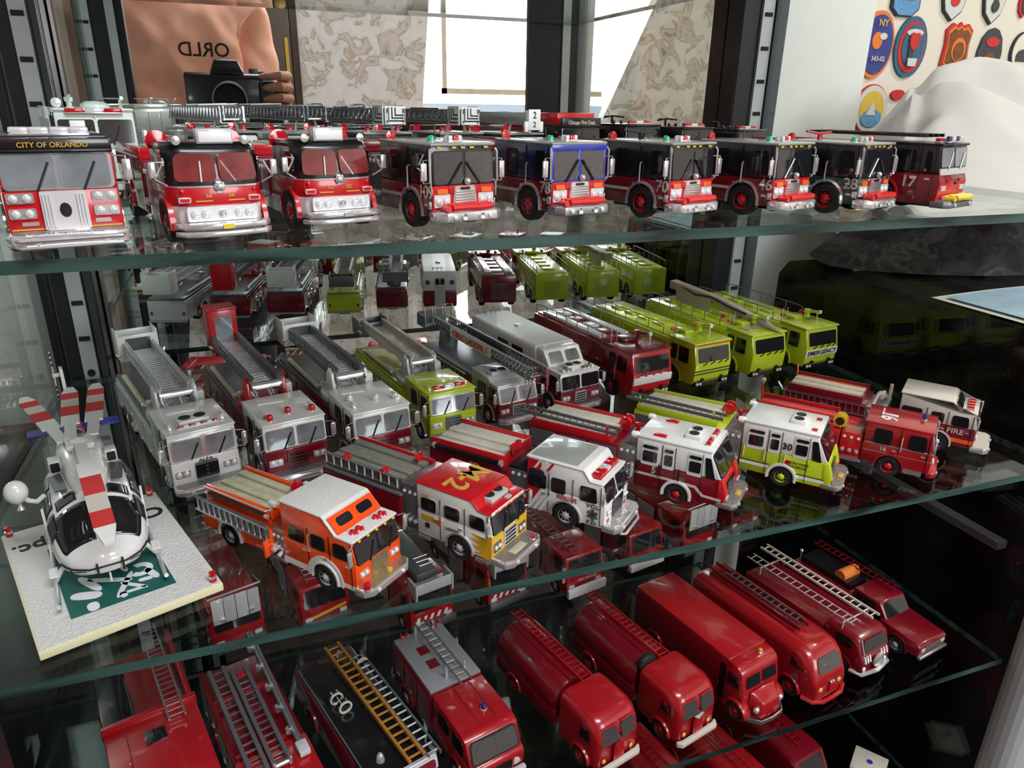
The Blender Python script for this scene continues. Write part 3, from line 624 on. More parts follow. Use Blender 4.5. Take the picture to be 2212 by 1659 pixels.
# ---------------------------------------------------------------- the photographer, seen in the mirror
def body_mesh():
    V, E, Rr = [], [], []
    def jn(p, r, par=None): V.append(Vector(p)); Rr.append(r if isinstance(r, tuple) else (r, r)); (E.append((par, len(V) - 1)) if par is not None else None); return len(V) - 1
    fz = FZ * S; cx = -.135; cy = -.36
    pel = jn((cx, cy - .02, fz + .92), (.165, .13)); wai = jn((cx, cy, fz + 1.06), (.165, .125), pel); che = jn((cx, cy, fz + 1.26), (.19, .135), wai); clv = jn((cx, cy - .02, fz + 1.40), (.15, .10), che)
    nck = jn((cx, cy - .01, fz + 1.50), .058, clv); jn((cx, cy + .01, fz + 1.56), .055, nck)
    for s in (-1, 1):
        sh = jn((cx + s * .19, cy - .02, fz + 1.39), .068, clv)
        if s > 0: el = jn((.078, -.33, fz + 1.08), .046, sh); wr = jn((.118, -.135, -.045), .030, el)
        else: el = jn((-.30, -.28, fz + 1.08), .050, sh); wr = jn((-.155, -.115, -.095), .031, el)
        jn((.118, -.085, -.02) if s > 0 else (-.10, -.085, -.085), (.034, .022), wr)
        hp = jn((cx + s * .10, cy - .02, fz + .84), .105, pel); kn = jn((cx + s * .12, cy + .01, fz + .48), .066, hp); an = jn((cx + s * .13, cy - .02, fz + .09), .045, kn); jn((cx + s * .14, cy + .13, fz + .045), (.045, .035), an)
    me = bpy.data.meshes.new('body'); me.from_pydata(V, E, []); o = link('body', me)
    sk = o.modifiers.new('skin', 'SKIN'); sb = o.modifiers.new('sub', 'SUBSURF'); sb.levels = sb.render_levels = 4
    for d, r in zip(me.skin_vertices[0].data, Rr): d.radius = r
    me.skin_vertices[0].data[0].use_root = True
    dg = bpy.context.evaluated_depsgraph_get(); m2 = bpy.data.meshes.new_from_object(o.evaluated_get(dg)); bpy.data.objects.remove(o)
    for k in ('shirt', 'trousers', 'skin', 'door_brown'): m2.materials.append(MT[k])
    nv = [(v.co.copy(), v.normal.copy()) for v in m2.vertices]
    for v, (co, nn) in zip(m2.vertices, nv):                       # folds of the shirt, pulled towards the raised hands
        z = co.z - fz; wgt = max(0, min(1, (z - .90) / .08)) * max(0, min(1, (1.46 - z) / .08)) * max(0, min(1, (-.22 - co.y) / .05 + .3))
        q = Vector((co.x * 9 + co.z * 7, co.y * 3, co.z * 4 - co.x * 5)); v.co = co + nn * (wgt * .022 * (.55 - abs(noise.noise(q)) * 1.9) + wgt * .006 * noise.noise(q * 2.7))
    for f in m2.polygons:
        c = f.center; z = c.z - fz
        arm = c.y > -.185 and z > .8
        f.material_index = 2 if (z > 1.475 or arm) else (3 if z < .10 else (1 if z < .93 else 0)); f.use_smooth = True
    return m2
pr = link('person', body_mesh()); tag(pr, 'person in a salmon shirt lettered ORLD holding a black camera, seen in the mirror', 'person')
fz = FZ * S
def head_ring(z, rx, ryf, ryb, n=20): return [(-.115 + rx * math.sin(2 * math.pi * i / n), -.345 + (ryf if math.cos(2 * math.pi * i / n) > 0 else ryb) * math.cos(2 * math.pi * i / n), fz + z) for i in range(n)]
hd = link('head', MB().loft([head_ring(*q) for q in ((1.525, .03, .05, .03), (1.54, .052, .085, .05), (1.575, .066, .094, .075), (1.62, .073, .095, .088), (1.67, .075, .094, .094), (1.715, .070, .085, .090), (1.75, .052, .06, .068), (1.765, .02, .025, .03))]).mesh('head', 'skin', 1), pr)
link('nose', MB().loft([[(-.115 + a * s_, -.252 + d, fz + z) for a, d in ((-1, -.006), (0, y), (1, -.006))] for z, s_, y in ((1.672, .008, .004), (1.645, .012, .014), (1.622, .016, .022), (1.614, .012, .004))]).mesh('nose', 'skin', 1), hd)
link('mouth', MB().ball((-.115, -.250, fz + 1.585), .01, 2.3, .6, .5).mesh('mouth', 'patch_red', 1), hd)
for s in (-1, 1):
    link('eye', MB().ball((-.115 + s * .031, -.256, fz + 1.665), .011).mesh('eye', 'eye_white', 1), hd)
    link('ear', MB().ball((-.115 + s * .077, -.35, fz + 1.645), .03, .35, .6, 1).mesh('ear', 'skin', 1), hd)
link('hair', MB().loft([head_ring(*q) for q in ((1.66, .079, .05, .099), (1.70, .080, .086, .098), (1.74, .068, .08, .085), (1.775, .045, .05, .055), (1.785, .01, .01, .01))]).mesh('hair', 'hair', 1), hd)
text(pr, 'ORLD', (-.043, -.196, .103), .041, (-1, 0, 0), (0, 0, 1), 'ink', 1.0, 1.0)
def finger(pts, r):
    rings = []; pts = [Vector(p) for p in pts]; n = 10
    dense = []
    for i in range(len(pts) - 1):
        for k in range(4): dense.append(pts[i].lerp(pts[i + 1], k / 4))
    dense.append(pts[-1]); m = len(dense); rr = [r * (1.08 - .35 * i / m) * (1.06 if i % 4 == 0 else 1) for i in range(m)]; rr[-1] *= .45; rr[-2] *= .9
    a = None
    for i, p in enumerate(dense):
        d = (dense[min(i + 1, m - 1)] - dense[max(i - 1, 0)]).normalized(); a = d.orthogonal().normalized() if a is None else (a - d * a.dot(d)).normalized(); b = d.cross(a)
        rings.append([p + (a * math.cos(t) + b * math.sin(t)) * rr[i] for t in [2 * math.pi * k / n for k in range(n)]])
    return MB().loft(rings).mesh('finger', 'skin', 1)
# right hand on the grip: palm behind the body, four fingers round its end and over the front, thumb along the back
link('palm', MB().loft([[(.112 + dx, y, z) for dx, z in ((-.012, -.045), (.010, -.05), (.016, 0), (.010, .05), (-.012, .045))] for y in (-.12, -.10, -.07, -.055)]).mesh('palm', 'skin', 1, .01), pr)
for z, tip, r in ((.046, .030, .0105), (.024, .036, .011), (.002, .036, .0105), (-.020, .044, .0095)):
    link('finger', finger([(.116, -.085, z), (.122, -.045, z + .003), (.104, -.018, z + .004), (tip + .032, -.021, z)], r), pr)
link('thumb', finger([(.110, -.125, .010), (.085, -.135, .02), (.055, -.128, .022), (.035, -.122, .02)], .012), pr)
# left hand under the barrel
link('palm', MB().loft([[(-.095 + dx, y, z) for dx, z in ((-.02, -.10), (.03, -.108), (.03, -.085), (-.02, -.078))] for y in (-.12, -.10, -.07, -.05)]).mesh('palm', 'skin', 1, .008), pr)
for y, r in ((-.050, .0105), (-.070, .011), (-.090, .0105), (-.108, .0095)):
    link('finger', finger([(-.075, y, -.095), (-.035, y + .003, -.098), (.0, y + .003, -.088), (.018, y, -.074)], r), pr)
link('thumb', finger([(-.100, -.055, -.085), (-.105, -.035, -.055), (-.098, -.022, -.03), (-.088, -.02, -.012)], .012), pr)
cm = Thing('camera', 'black bridge camera held in front of the salmon shirt, seen in the mirror', 'camera', 0, 0, -.055 / S, 180, k=1.0)
cm.p('camera_body', MB().prism([(-.10, 0), (-.036, 0), (-.032, .01), (-.032, .10), (-.04, .108), (-.095, .108), (-.10, .10)], -.085, .085), 'camera_black', None, .006)
cm.p('viewfinder_hump', MB().loft([[(-.095, -.035, .105), (-.035, -.035, .105), (-.035, .035, .105), (-.095, .035, .105)], [(-.092, -.024, .138), (-.045, -.022, .134), (-.045, .022, .134), (-.092, .024, .138)]]), 'camera_black', None, .004)
cm.p('hand_grip', MB().box(-.045, -.020, -.098, -.06, .004, .095), 'camera_black', None, .01)
lb = cm.p('lens_barrel', MB().lathe([(.030, -.034), (.037, -.034), (.037, -.012), (.034, -.008), (.034, -.0045), (.031, -.0045), (.029, -.010), (.028, -.016), (.0005, -.018)], (0, 0, .055), 'x', 40), 'ink')
cm.p('rim', MB().lathe([(.0325, -.006), (.0345, -.006), (.0345, -.0040), (.0325, -.0040)], (0, 0, .055), 'x', 40, True), 'steel', lb)
cm.p('front_element', MB().lathe([(.001, -.014), (.0305, -.012), (.0305, -.016), (.001, -.018)], (0, 0, .055), 'x', 32), 'ink', lb)
cm.p('shutter_button', MB().lathe([(.008, .107), (.008, .112), (.001, .113)], (-.05, -.07, 0), 'z', 12), 'dullsteel')
cm.p('mode_dial', MB().lathe([(.011, .107), (.011, .118), (.001, .118)], (-.075, -.055, 0), 'z', 16), 'dullsteel')
# ---------------------------------------------------------------- fire trucks, upper shelf (A)
GA = 'fire engines in the front row of the upper shelf'
def T_(name, label, cat, X, Y, sh, head, group=None, k=.01): return Thing(name, label, cat, X, Y, SH[sh], head, group, k)
def rear_lights(T, x1, W, z):
    for s in (-1, 1): T.p('tail_light', MB().box(x1 - .06, x1 + .02, s * (W / 2 - .35) - .15, s * (W / 2 - .35) + .15, z, z + .4), 'lens_red', None, .04)
def bumper_hose(T, x, z, w, mat='hosered'):
    m = MB()
    for i in range(4):
        r = .18; yy = w / 2
        m.tube([(x - .36 + i * .2, -yy + .1 * (i % 2), z + r + .03 * (i % 2)), (x - .36 + i * .2, -yy * .3, z + r * 1.2), (x - .36 + i * .2, yy * .4, z + r), (x - .36 + i * .2, yy - .1 * (i % 2), z + r + .05)], r, 8)
    o = T.p('bumper_hose', m, mat)
    T.p('coupling', MB().cyl((x - .3, -w / 2 - .12, z + .15), (x + .3, -w / 2 - .12, z + .15), .17, n=10), mat, o)
    T.p('strap', MB().box(x - .45, x + .36, -.1, .06, z + .2, z + .34).box(x - .45, x + .36, w * .28, w * .28 + .14, z + .2, z + .32), mat, o, .04)
def city_engine(X, Y, head, num, label, up='black', low='deepred_shaded', front='red', frame=None, glass='glass_dark', bump='chrome'):
    """Flat-faced custom cab: tall two-pane windscreen, grille with slats, red hose lying on the chrome bumper."""
    W = 4.0; T = T_('fire_engine', label, 'fire engine', X, Y, 'A', head, GA)
    fx = cab(T, 5.6, W, .75, 2.35, 4.35, low, up, 'roofgrey', None, .12, xf=-1.0, wz=(2.42, 4.0), ws_mat=glass, frame=frame or 'black', wins=((-.45, -1.45), (-3.3, -4.3)), r=.95, hub='lens_red', wx=-2.05, grille=None, lamps=False, bumper=bump, bl=.9, bh=.5, bz=.55, mirr='chrome', wip=False, split=True)
    H = W / 2
    for s in (-1, 1): T.p('wiper', MB().tube([(fx(2.38) + .12, s * 1.0, 2.38), (fx(3.4) + .14, s * .15, 3.5)], .06, 5), 'black')
    if front != low: T.p('nose_panel', MB().panel([(fx(1.0), -H + .08, .85), (fx(1.0), H - .08, .85), (fx(2.3), H - .08, 2.33), (fx(2.3), -H + .08, 2.33)], .03, .05, (1, 0, 0)), front)  # front keeps the lit red while the cab sides carry painted shade
    if frame: T.p('window_surround', MB().box(-1.06, -.98, -.1, .1, 2.4, 4.05).box(-1.25, -.99, -H + .02, -H + .2, 2.35, 4.3).box(-1.25, -.99, H - .2, H - .02, 2.35, 4.3).box(-1.1, -.97, -H, H, 2.28, 2.5).box(-1.12, -.98, -H, H, 3.98, 4.32), frame, None, .03)
    g = T.p('grille', MB().panel([(-1.0, -.75, 1.35), (-1.0, .75, 1.35), (-1.0, .62, 2.3), (-1.0, -.62, 2.3)], .14, .12, (1, 0, 0)), 'chrome')
    for i in range(5): T.p('grille_bar', MB().box(-.88, -.80, -.62, .62, 1.44 + i * .14, 1.50 + i * .14), 'steel', g, .01)
    T.p('badge', MB().panel([(-.86, -.3, 2.1), (-.86, .3, 2.1), (-.86, .3, 2.24), (-.86, -.3, 2.24)], .04, .05, (1, 0, 0)), 'black', g)
    for s in (-1, 1):
        cross_lamps(T, fx, s * 1.38, 1.56, .98, .66, 2, 'lens_clear', 'bright_trim')
        T.p('turn_signal', MB().panel([(-1, s * 1.38 - .33, 1.92), (-1, s * 1.38 + .33, 1.92), (-1, s * 1.38 + .33, 2.18), (-1, s * 1.38 - .33, 2.18)], .12, .06, (1, 0, 0)), 'lens_amber')
        T.p('warning_light', MB().panel([(-1, s * .82 - .18, 1.98), (-1, s * .82 + .18, 1.98), (-1, s * .82 + .18, 2.2), (-1, s * .82 - .18, 2.2)], .12, .06, (1, 0, 0)), 'lens_red')
        T.p('corner_rail', MB().tube([(-.98, s * (H + .02), 2.35), (-.9, s * (H + .1), 2.5), (-.95, s * (H + .1), 4.0), (-1.05, s * (H + .02), 4.15)], .06), 'chrome')
        T.p('headlamp_side', MB().box(-1.3, -.99, min(s * H, s * (H + .04)), max(s * H, s * (H + .04)), 1.15, 1.55), 'chrome', None, .02)
    for i, y in enumerate((-1.45, -.55, 0, .55, 1.45)): T.p('marker_light', MB().box(-1.16, -1.02, y - .14, y + .14, 4.16, 4.26), 'marker', None, .02)
    T.p('bell', MB().ball((-.82, .12, 2.52), .19), 'chrome')
    bumper_hose(T, -.42, 1.06, 2.7)
    for s in (-1, 1): T.p('horn', MB().lathe([(.08, -.18), (.08, -.10), (.17, -.04), (.17, -.02), (.01, -.08)], (0, s * .55, .80), 'x', 12), 'chrome')
    beacon(T, -2.1, -1.3, 4.43, .2, 'lens_green', .35); beacon(T, -2.1, -.3, 4.43, .2, 'lens_clear', .35); beacon(T, -1.9, .15, 4.43, .17, 'lens_red', .35); lightbar(T, -1.9, 4.44, .9, ['lens_clear', 'lens_red', 'lens_clear'], .4, .34)
    band(T, -6.5, -3.9, 1.55, 1.72, W, 'ivory'); band(T, -1.7, -1.05, 1.28, 1.42, W, 'ivory')
    for s in (-1, 1):
        T.t(num, (-1.47, s * (H + .06), 1.98), .94, (1 if s < 0 else -1, 0, 0), (0, 0, 1), 'ivory')
        T.t('*', (-3.3, s * (H + .03), 1.95), .6, (1 if s < 0 else -1, 0, 0), (0, 0, 1), 'ivory')
    if num in ('28', '70'): T.p('roof_monitor', MB().tube([(-5.0, -.4, 4.4), (-5.0, -.4, 4.85)], .1).tube([(-5.3, -1.5, 5.0), (-5.0, -.4, 4.85), (-4.9, .9, 4.9)], .08).tube([(-5.4, .2, 4.4), (-5.2, .3, 4.85)], .08), 'lens_red' if num == '28' else 'black')
    pump_panel(T, -6.6, -8.2, W, .75, 3.6, 'dullsteel')
    body(T, -8.2, -15.5, W, .75, 3.5, low, -12.4, 1.0, 'lens_red', bed=(-8.8, -15.3), bed_h=.7, rail=low, bedmat='hosegrey'); rear_lights(T, -15.5, W, 1.4)
    rack_ladder(T, -8.4, -15.2, W, 3.4)
    deck_gun(T, -7.5, 3.6, 'black', 'black', 0, .8); deck_lamp(T, -6.4, -1.4, 4.2); T.p('antenna', MB().cyl((-5.6, 1.1, 4.4), (-5.7, 1.1, 5.1), .03), 'black')
    return T
K = .94
city_engine(.348 * K, 1.13 * K, 17, '109', 'black over red fire engine numbered 109 with yellow roof markers and grey windscreen', glass='glass_grey', bump='chrome')
city_engine(.56 * K, 1.15 * K, 15, '78', 'fire engine numbered 78 with blue window frames', up='navy', frame='blue', glass='glass_grey', bump='steel')
city_engine(.777 * K, 1.132 * K, 18, '70', 'black over red fire engine lettered 70, just right of the blue framed engine')
city_engine(.987 * K, 1.117 * K, 18, '46', 'black over red fire engine lettered 46, just left of the dark green engine')
city_engine(1.17 * K, 1.10 * K, 19, '28', 'dark green and black fire engine numbered 28', low='green', front='green')
# A1: flat faced red engine with black header
def orlando():
    W = 4.3; H = W / 2; T = T_('fire_engine', 'red fire engine with gold CITY OF ORLANDO on its black header', 'fire engine', -.207 * K, 1.06 * K, 'A', 14, GA)
    fx = cab(T, 5.6, W, .7, 2.75, 4.25, 'red', 'red', 'black', None, .1, xf=-1.1, wz=(2.78, 4.2), ws_mat='glass_painted_glare', frame='chrome', wins=((-.45, -1.6), (-2.0, -2.9), (-3.4, -4.5)), r=.95, hub='chrome', grille=None, lamps=False, bumper='chrome', bl=1.1, bh=.55, bz=.5)
    T.p('header', MB().box(-2.6, -1.05, -H, H, 4.28, 4.78), 'black', None, .1)
    T.t('CITY OF ORLANDO', (-1.03, 0, 4.5), .29, (0, 1, 0), (0, 0, 1), 'gold', .98)
    T.p('roof_deck', MB().box(-6.4, -1.6, -H + .1, H - .1, 4.7, 4.85), 'black', None, .05)
    lightbar(T, -1.9, 4.84, 2.9, ['lens_clear'] * 4, .6, .35); lightbar(T, -2.6, 4.86, 2.0, ['lens_clear'] * 2, .4, .3)
    for s in (-1, 1):
        for zz in (2.42, 1.80): cross_lamps(T, fx, s * 1.55, zz, .98, .42, 2, 'lens_clear')
        T.p('vent', MB().panel([(-1.1, s * 1.35 - .3, 1.3), (-1.1, s * 1.35 + .3, 1.3), (-1.1, s * 1.35 + .3, 1.45), (-1.1, s * 1.35 - .3, 1.45)], .06, .03, (1, 0, 0)), 'chrome')
    band(T, -6.6, -1.2, 1.15, 1.22, W, 'gold'); T.p('pinstripe', MB().box(-1.1, -1.06, -H + .1, H - .1, 1.12, 1.18), 'gold')
    g = T.p('grille', MB().panel([(-1.1, -.85, 1.1), (-1.1, .85, 1.1), (-1.1, .85, 2.68), (-1.1, -.85, 2.68)], .18, .06, (1, 0, 0)), 'bright_trim')
    for s in (-1, 1):
        for k in range(3): T.p('grille_bar', MB().box(-.93, -.84, s * (.50 + .12 * k) - .03, s * (.50 + .12 * k) + .03, 1.25, 2.55), 'lens_clear', g)
    T.p('grille_opening', MB().prismx([(a * .22, 1.9 + b * .3) for a, b in oval(1, 1, 16)], -.94, -.90), 'black', g)
    T.p('step', MB().box(-1.05, -.6, -.75, .75, .95, 1.15), 'chrome', None, .04)
    T.p('bumper_bar', MB().tube([(-.9, -H - .1, .85), (.05, -H + .3, .85), (.08, 0, .85), (.05, H - .3, .85), (-.9, H + .1, .85)], .10, 8), 'chrome')
    T.p('bumper_bar', MB().tube([(-.9, -H - .1, .55), (.05, -H + .3, .55), (.08, 0, .55), (.05, H - .3, .55), (-.9, H + .1, .55)], .08, 8), 'chrome')
    pump_panel(T, -6.7, -8.2, W, .75, 3.6); body(T, -8.2, -15.8, W, .75, 3.6, 'red', -12.6, .95, bed=(-8.6, -15.5), bed_h=.8); rack_ladder(T, -8.4, -15.2, W, 3.3); rear_lights(T, -15.8, W, 1.4)
    deck_lamp(T, -6.6, 1.6, 4.2, 'lens_red', .3); deck_lamp(T, -7.0, -1.5, 4.0, 'lens_red', .3); T.p('sign', MB().box(-3.3, -3.2, .9, 1.5, 4.9, 5.4), 'signwhite', None, .03)
orlando()
# A2, A3: rounded cab-forward engines with black crowns and red seats behind the glass
def round_engine(X, Y, head, label, plate, light_y, mark):
    W = 4.2; H = W / 2; T = T_('fire_engine', label, 'fire engine', X, Y, 'A', head, GA)
    def plan(x, e=0, n=12):
        pts = []
        for i in range(n + 1):
            y = -H + 2 * H * i / n; u = abs(y) / H
            pts.append((x + e - .28 * u ** 2 - .55 * max(0, (u - .72) / .28) ** 2.2, y))
        return pts
    def sl(z0, z1, x, back, e0=0, e1=0):
        a = plan(x, e0); b = plan(x, e1); return MB().ext([(-6.4, H, z0), (-6.4, -H, z0)][::-1] and [(back, -H, z0)] + [(p[0], p[1], z0) for p in a] + [(back, H, z0)], [(back, -H, z1)] + [(p[0], p[1], z1) for p in b] + [(back, H, z1)])
    T.p('cab', sl(1.78, 2.62, -.95, -5.4), 'red', None, .05); T.p('lower_front', sl(.75, 1.8, -.97, -2.0), 'bright_trim', None, .05); T.p('lower_body', MB().box(-5.4, -1.9, -H, H, .75, 1.8), 'deepred_shaded')
    T.p('bright_band', sl(2.60, 2.68, -.93, -5.42), 'chrome')
    T.p('upper_cab', sl(2.66, 4.2, -.95, -4.6, 0, -.34), 'black', None, .06)
    T.p('cab_roof', sl(4.16, 4.52, -1.22, -4.6, 0, -.45), 'black', None, .17)
    T.p('silver_flank', MB().box(-5.4, -2.0, -H - .02, H + .02, .72, 1.6), 'silver', None, .05)
    fx = lambda z: -.95 - max(0, z - 2.66) * .22
    for s in (-1, 1):
        za, zc = 2.86, 4.06; q = []
        for y, z in ((.07, za), (1.82, za), (1.72, zc), (.07, zc)):
            u = y / H; q.append((fx(z) - .28 * u ** 2 - .55 * max(0, (u - .72) / .28) ** 2.2 + .10, s * y, z))
        T.p('windshield', MB().panel(q, .04, .25, (1, 0, 0), .12), 'glass_redseat')
        T.p('wiper', MB().tube([(fx(2.85) + .06, s * .75, 2.85), (fx(3.7) + .1, s * .45 - .25, 3.75)], .045, 5), 'chrome')
        T.p('side_window', MB().panel(side_quad(-2.7, -1.75, 2.95, 3.95, s * (H - .02)), .05, .2, (0, s, 0)), 'glass_dark')
        xl = -1.12
        T.p('lamp_bezel', MB().panel([(xl, s * 1.55 - .27, 1.95), (xl, s * 1.55 + .27, 1.95), (xl, s * 1.55 + .27, 2.2), (xl, s * 1.55 - .27, 2.2)], .14, .06, (1, 0, 0)), 'chrome')
        T.p('lamp', MB().panel([(xl + .14, s * 1.55 - .2, 1.99), (xl + .14, s * 1.55 + .2, 1.99), (xl + .14, s * 1.55 + .2, 2.16), (xl + .14, s * 1.55 - .2, 2.16)], .05, .06, (1, 0, 0)), 'lens_red')
        T.p('marker_light', MB().ball((-1.14, s * 1.6, 2.45), .12), 'lens_red')
        o = T.p('mirror_arm', MB().tube([(-1.5, s * H, 3.7), (-1.25, s * (H + .55), 3.75), (-1.3, s * (H + .5), 3.0), (-1.45, s * H, 2.7)], .045).tube([(-1.25, s * (H + .1), 3.7), (-1.3, s * (H + .45), 3.05)], .04), 'chrome')
        T.p('wing_mirror', MB().box(-1.32, -1.2, min(s * (H + .42), s * (H + .72)), max(s * (H + .42), s * (H + .72)), 3.05, 3.75), 'chrome', o, .04)
        T.p('pinstripe', MB().box(-1.06, -.95, min(s * .35, s * 1.1), max(s * .35, s * 1.1), 1.98, 2.03), 'gold')
        T.t(mark, (-.93, s * .5, 2.24), .26, (0, 1, 0), (0, 0, 1), 'gold')
    T.p('emblem', MB().lathe([(.01, -.98), (.22, -.95), (.26, -.86), (.18, -.80), (.01, -.78)], (0, 0, 2.62), 'x', 16), 'chrome')
    b = T.p('lamp_panel', MB().panel([(-.98, -1.55, 1.12), (-.98, 1.55, 1.12), (-.98, 1.55, 1.78), (-.98, -1.55, 1.78)], .14, .1, (1, 0, 0)), 'bright_trim')
    for y in (-1.2, -.75, .75, 1.2): T.p('headlight', MB().lathe([(.01, -.86), (.2, -.84), (.2, -.75), (.12, -.71), (.01, -.70)], (0, y, 1.45), 'x', 14), 'lens_clear', b)
    T.p('siren', MB().lathe([(.01, -.86), (.17, -.84), (.17, -.66), (.08, -.62), (.01, -.66)], (0, 0, 1.45), 'x', 14), 'chrome', b)
    for z0, z1, e in ((.82, 1.10, 0), (.50, .74, .06)):
        T.p('bumper', MB().prismz([(p[0] + .9 + e, p[1] * 1.04) for p in plan(-.95)] + [(-.9, H), (-.9, -H)], z0, z1), 'chrome', None, .06)
    T.p('number_plate', MB().panel([(.0, -.25, .86), (.0, .25, .86), (.0, .25, 1.06), (.0, -.25, 1.06)], .03, .02, (1, 0, 0)), 'marker' if plate else 'chrome')
    T.p('roof_light_box', MB().box(-2.1, -1.5, light_y - .8, light_y + .8, 4.45, 5.12), 'silver', None, .06); T.p('light_panel', MB().box(-1.52, -1.44, light_y - .72, light_y + .72, 4.52, 4.98), 'signwhite', None, .04)
    for y in (-1.5, 1.5): T.p('spotlight', MB().lathe([(.06, -1.75), (.2, -1.5), (.2, -1.42), (.01, -1.38)], (0, y, 4.62), 'x', 14), 'chrome')
    deck_lamp(T, -4.7, -1.7, 3.8, 'lens_red', .52); deck_lamp(T, -4.7, 1.7, 3.8, 'lens_red', .52)
    axle(T, -2.6, W, .95, 'lens_red', 'red', wd=.2)
    T.p('open_crew_seat', MB().box(-6.2, -5.2, -H, H, .75, 3.4), 'deepred_shaded', None, .1); pump_panel(T, -6.2, -7.4, W, .75, 3.3, 'chrome')
    body(T, -7.4, -15.2, W, .75, 3.4, 'deepred_shaded', -12.3, .95, 'lens_red', 'red', bed=(-7.8, -15), bed_h=.6, bedmat='hosewhite'); rack_ladder(T, -7.6, -14.6, W, 3.2); rear_lights(T, -15.2, W, 1.4)
    ladder(T, (-15, .9, 4.4), (-5.0, .9, 4.75), .9, 16, 'chrome', name='roof_ladder')
round_engine(-.02 * K, 1.09 * K, 15, 'red fire engine with black rounded crown and yellow number plate', True, .2, '66')
round_engine(.155 * K, 1.165 * K, 16, 'red fire engine with black rounded crown left of engine 109', False, -.2, 'FD')
def hurricane():
    W = 4.0; H = W / 2; T = T_('fire_engine', 'fire engine numbered 17 with a yellow hose on its bumper', 'fire engine', 1.345 * K, 1.075 * K, 'A', 18, GA)
    fx = cab(T, 5.6, W, .65, 2.6, 4.35, 'deepred_shaded', 'black', 'black', None, .25, nose=.18, xf=-1.1, wz=(2.98, 4.15), ws_mat='glass_painted_glare', frame='black', wins=((-.5, -.95), (-1.6, -2.7), (-4.0, -4.6)), r=1.0, hub='red', wx=-3.6, archm='red', grille=None, lamps=False, bumper='dullsteel', bl=1.0, bh=.4, bz=.5, mirr=None)
    T.p('nose_panel', MB().panel([(-1.06, -H + .1, .85), (-1.06, H - .1, .85), (-.94, H - .1, 2.1), (-.94, -H + .1, 2.1)], .03, .05, (1, 0, 0)), 'red')
    for s in (-1, 1):
        T.p('headlight', MB().panel([(-.97, s * 1.35 - .3, 1.55), (-.97, s * 1.35 + .3, 1.55), (-.95, s * 1.35 + .3, 1.85), (-.95, s * 1.35 - .3, 1.85)], .08, .04, (1, 0, 0)), 'lens_clear')
        T.t('17', (-2.9, s * (H + .03), 2.0), 1.0, (1 if s < 0 else -1, 0, 0), (0, 0, 1), 'ivory')
    T.p('silver_band', MB().panel([(fx(2.5), -H + .08, 2.5), (fx(2.5), H - .08, 2.5), (fx(2.9), H - .08, 2.9), (fx(2.9), -H + .08, 2.9)], .05, .05, (1, 0, 0)), 'silver')
    for s in (-1, 1): T.p('warning_light', MB().panel([(-.95, s * .9 - .2, 2.0), (-.95, s * .9 + .2, 2.0), (-.93, s * .9 + .2, 2.25), (-.93, s * .9 - .2, 2.25)], .08, .04, (1, 0, 0)), 'lens_red')
    bumper_hose(T, -.35, .92, 2.4, 'marker'); T.p('badge', MB().ball((-.92, .3, 2.0), .14), 'black')
    T.p('spot', MB().ball((-.75, -1.2, 1.05), .24), 'chrome')
    lightbar(T, -1.8, 4.46, 3.0, ['lens_red', 'lens_clear', 'lens_red', 'lens_clear'], .45, .3); lightbar(T, -1.4, 4.46, 2.2, ['lens_blue', 'lens_clear', 'lens_blue', 'lens_clear'], .3, .42)
    for y in (-1.2, -.4, .4, 1.2): T.p('roof_ladder_beam', MB().box(-11, -2.6, y - .07, y + .07, 4.75, 4.95), 'black')
    pump_panel(T, -6.7, -8.0, W, .75, 3.6); body(T, -8.0, -15.5, W, .75, 3.7, 'deepred_shaded', -12.4, 1.0, 'red', 'red', bed=(-8.4, -15.2), bed_h=.6); rear_lights(T, -15.5, W, 1.4)
hurricane()
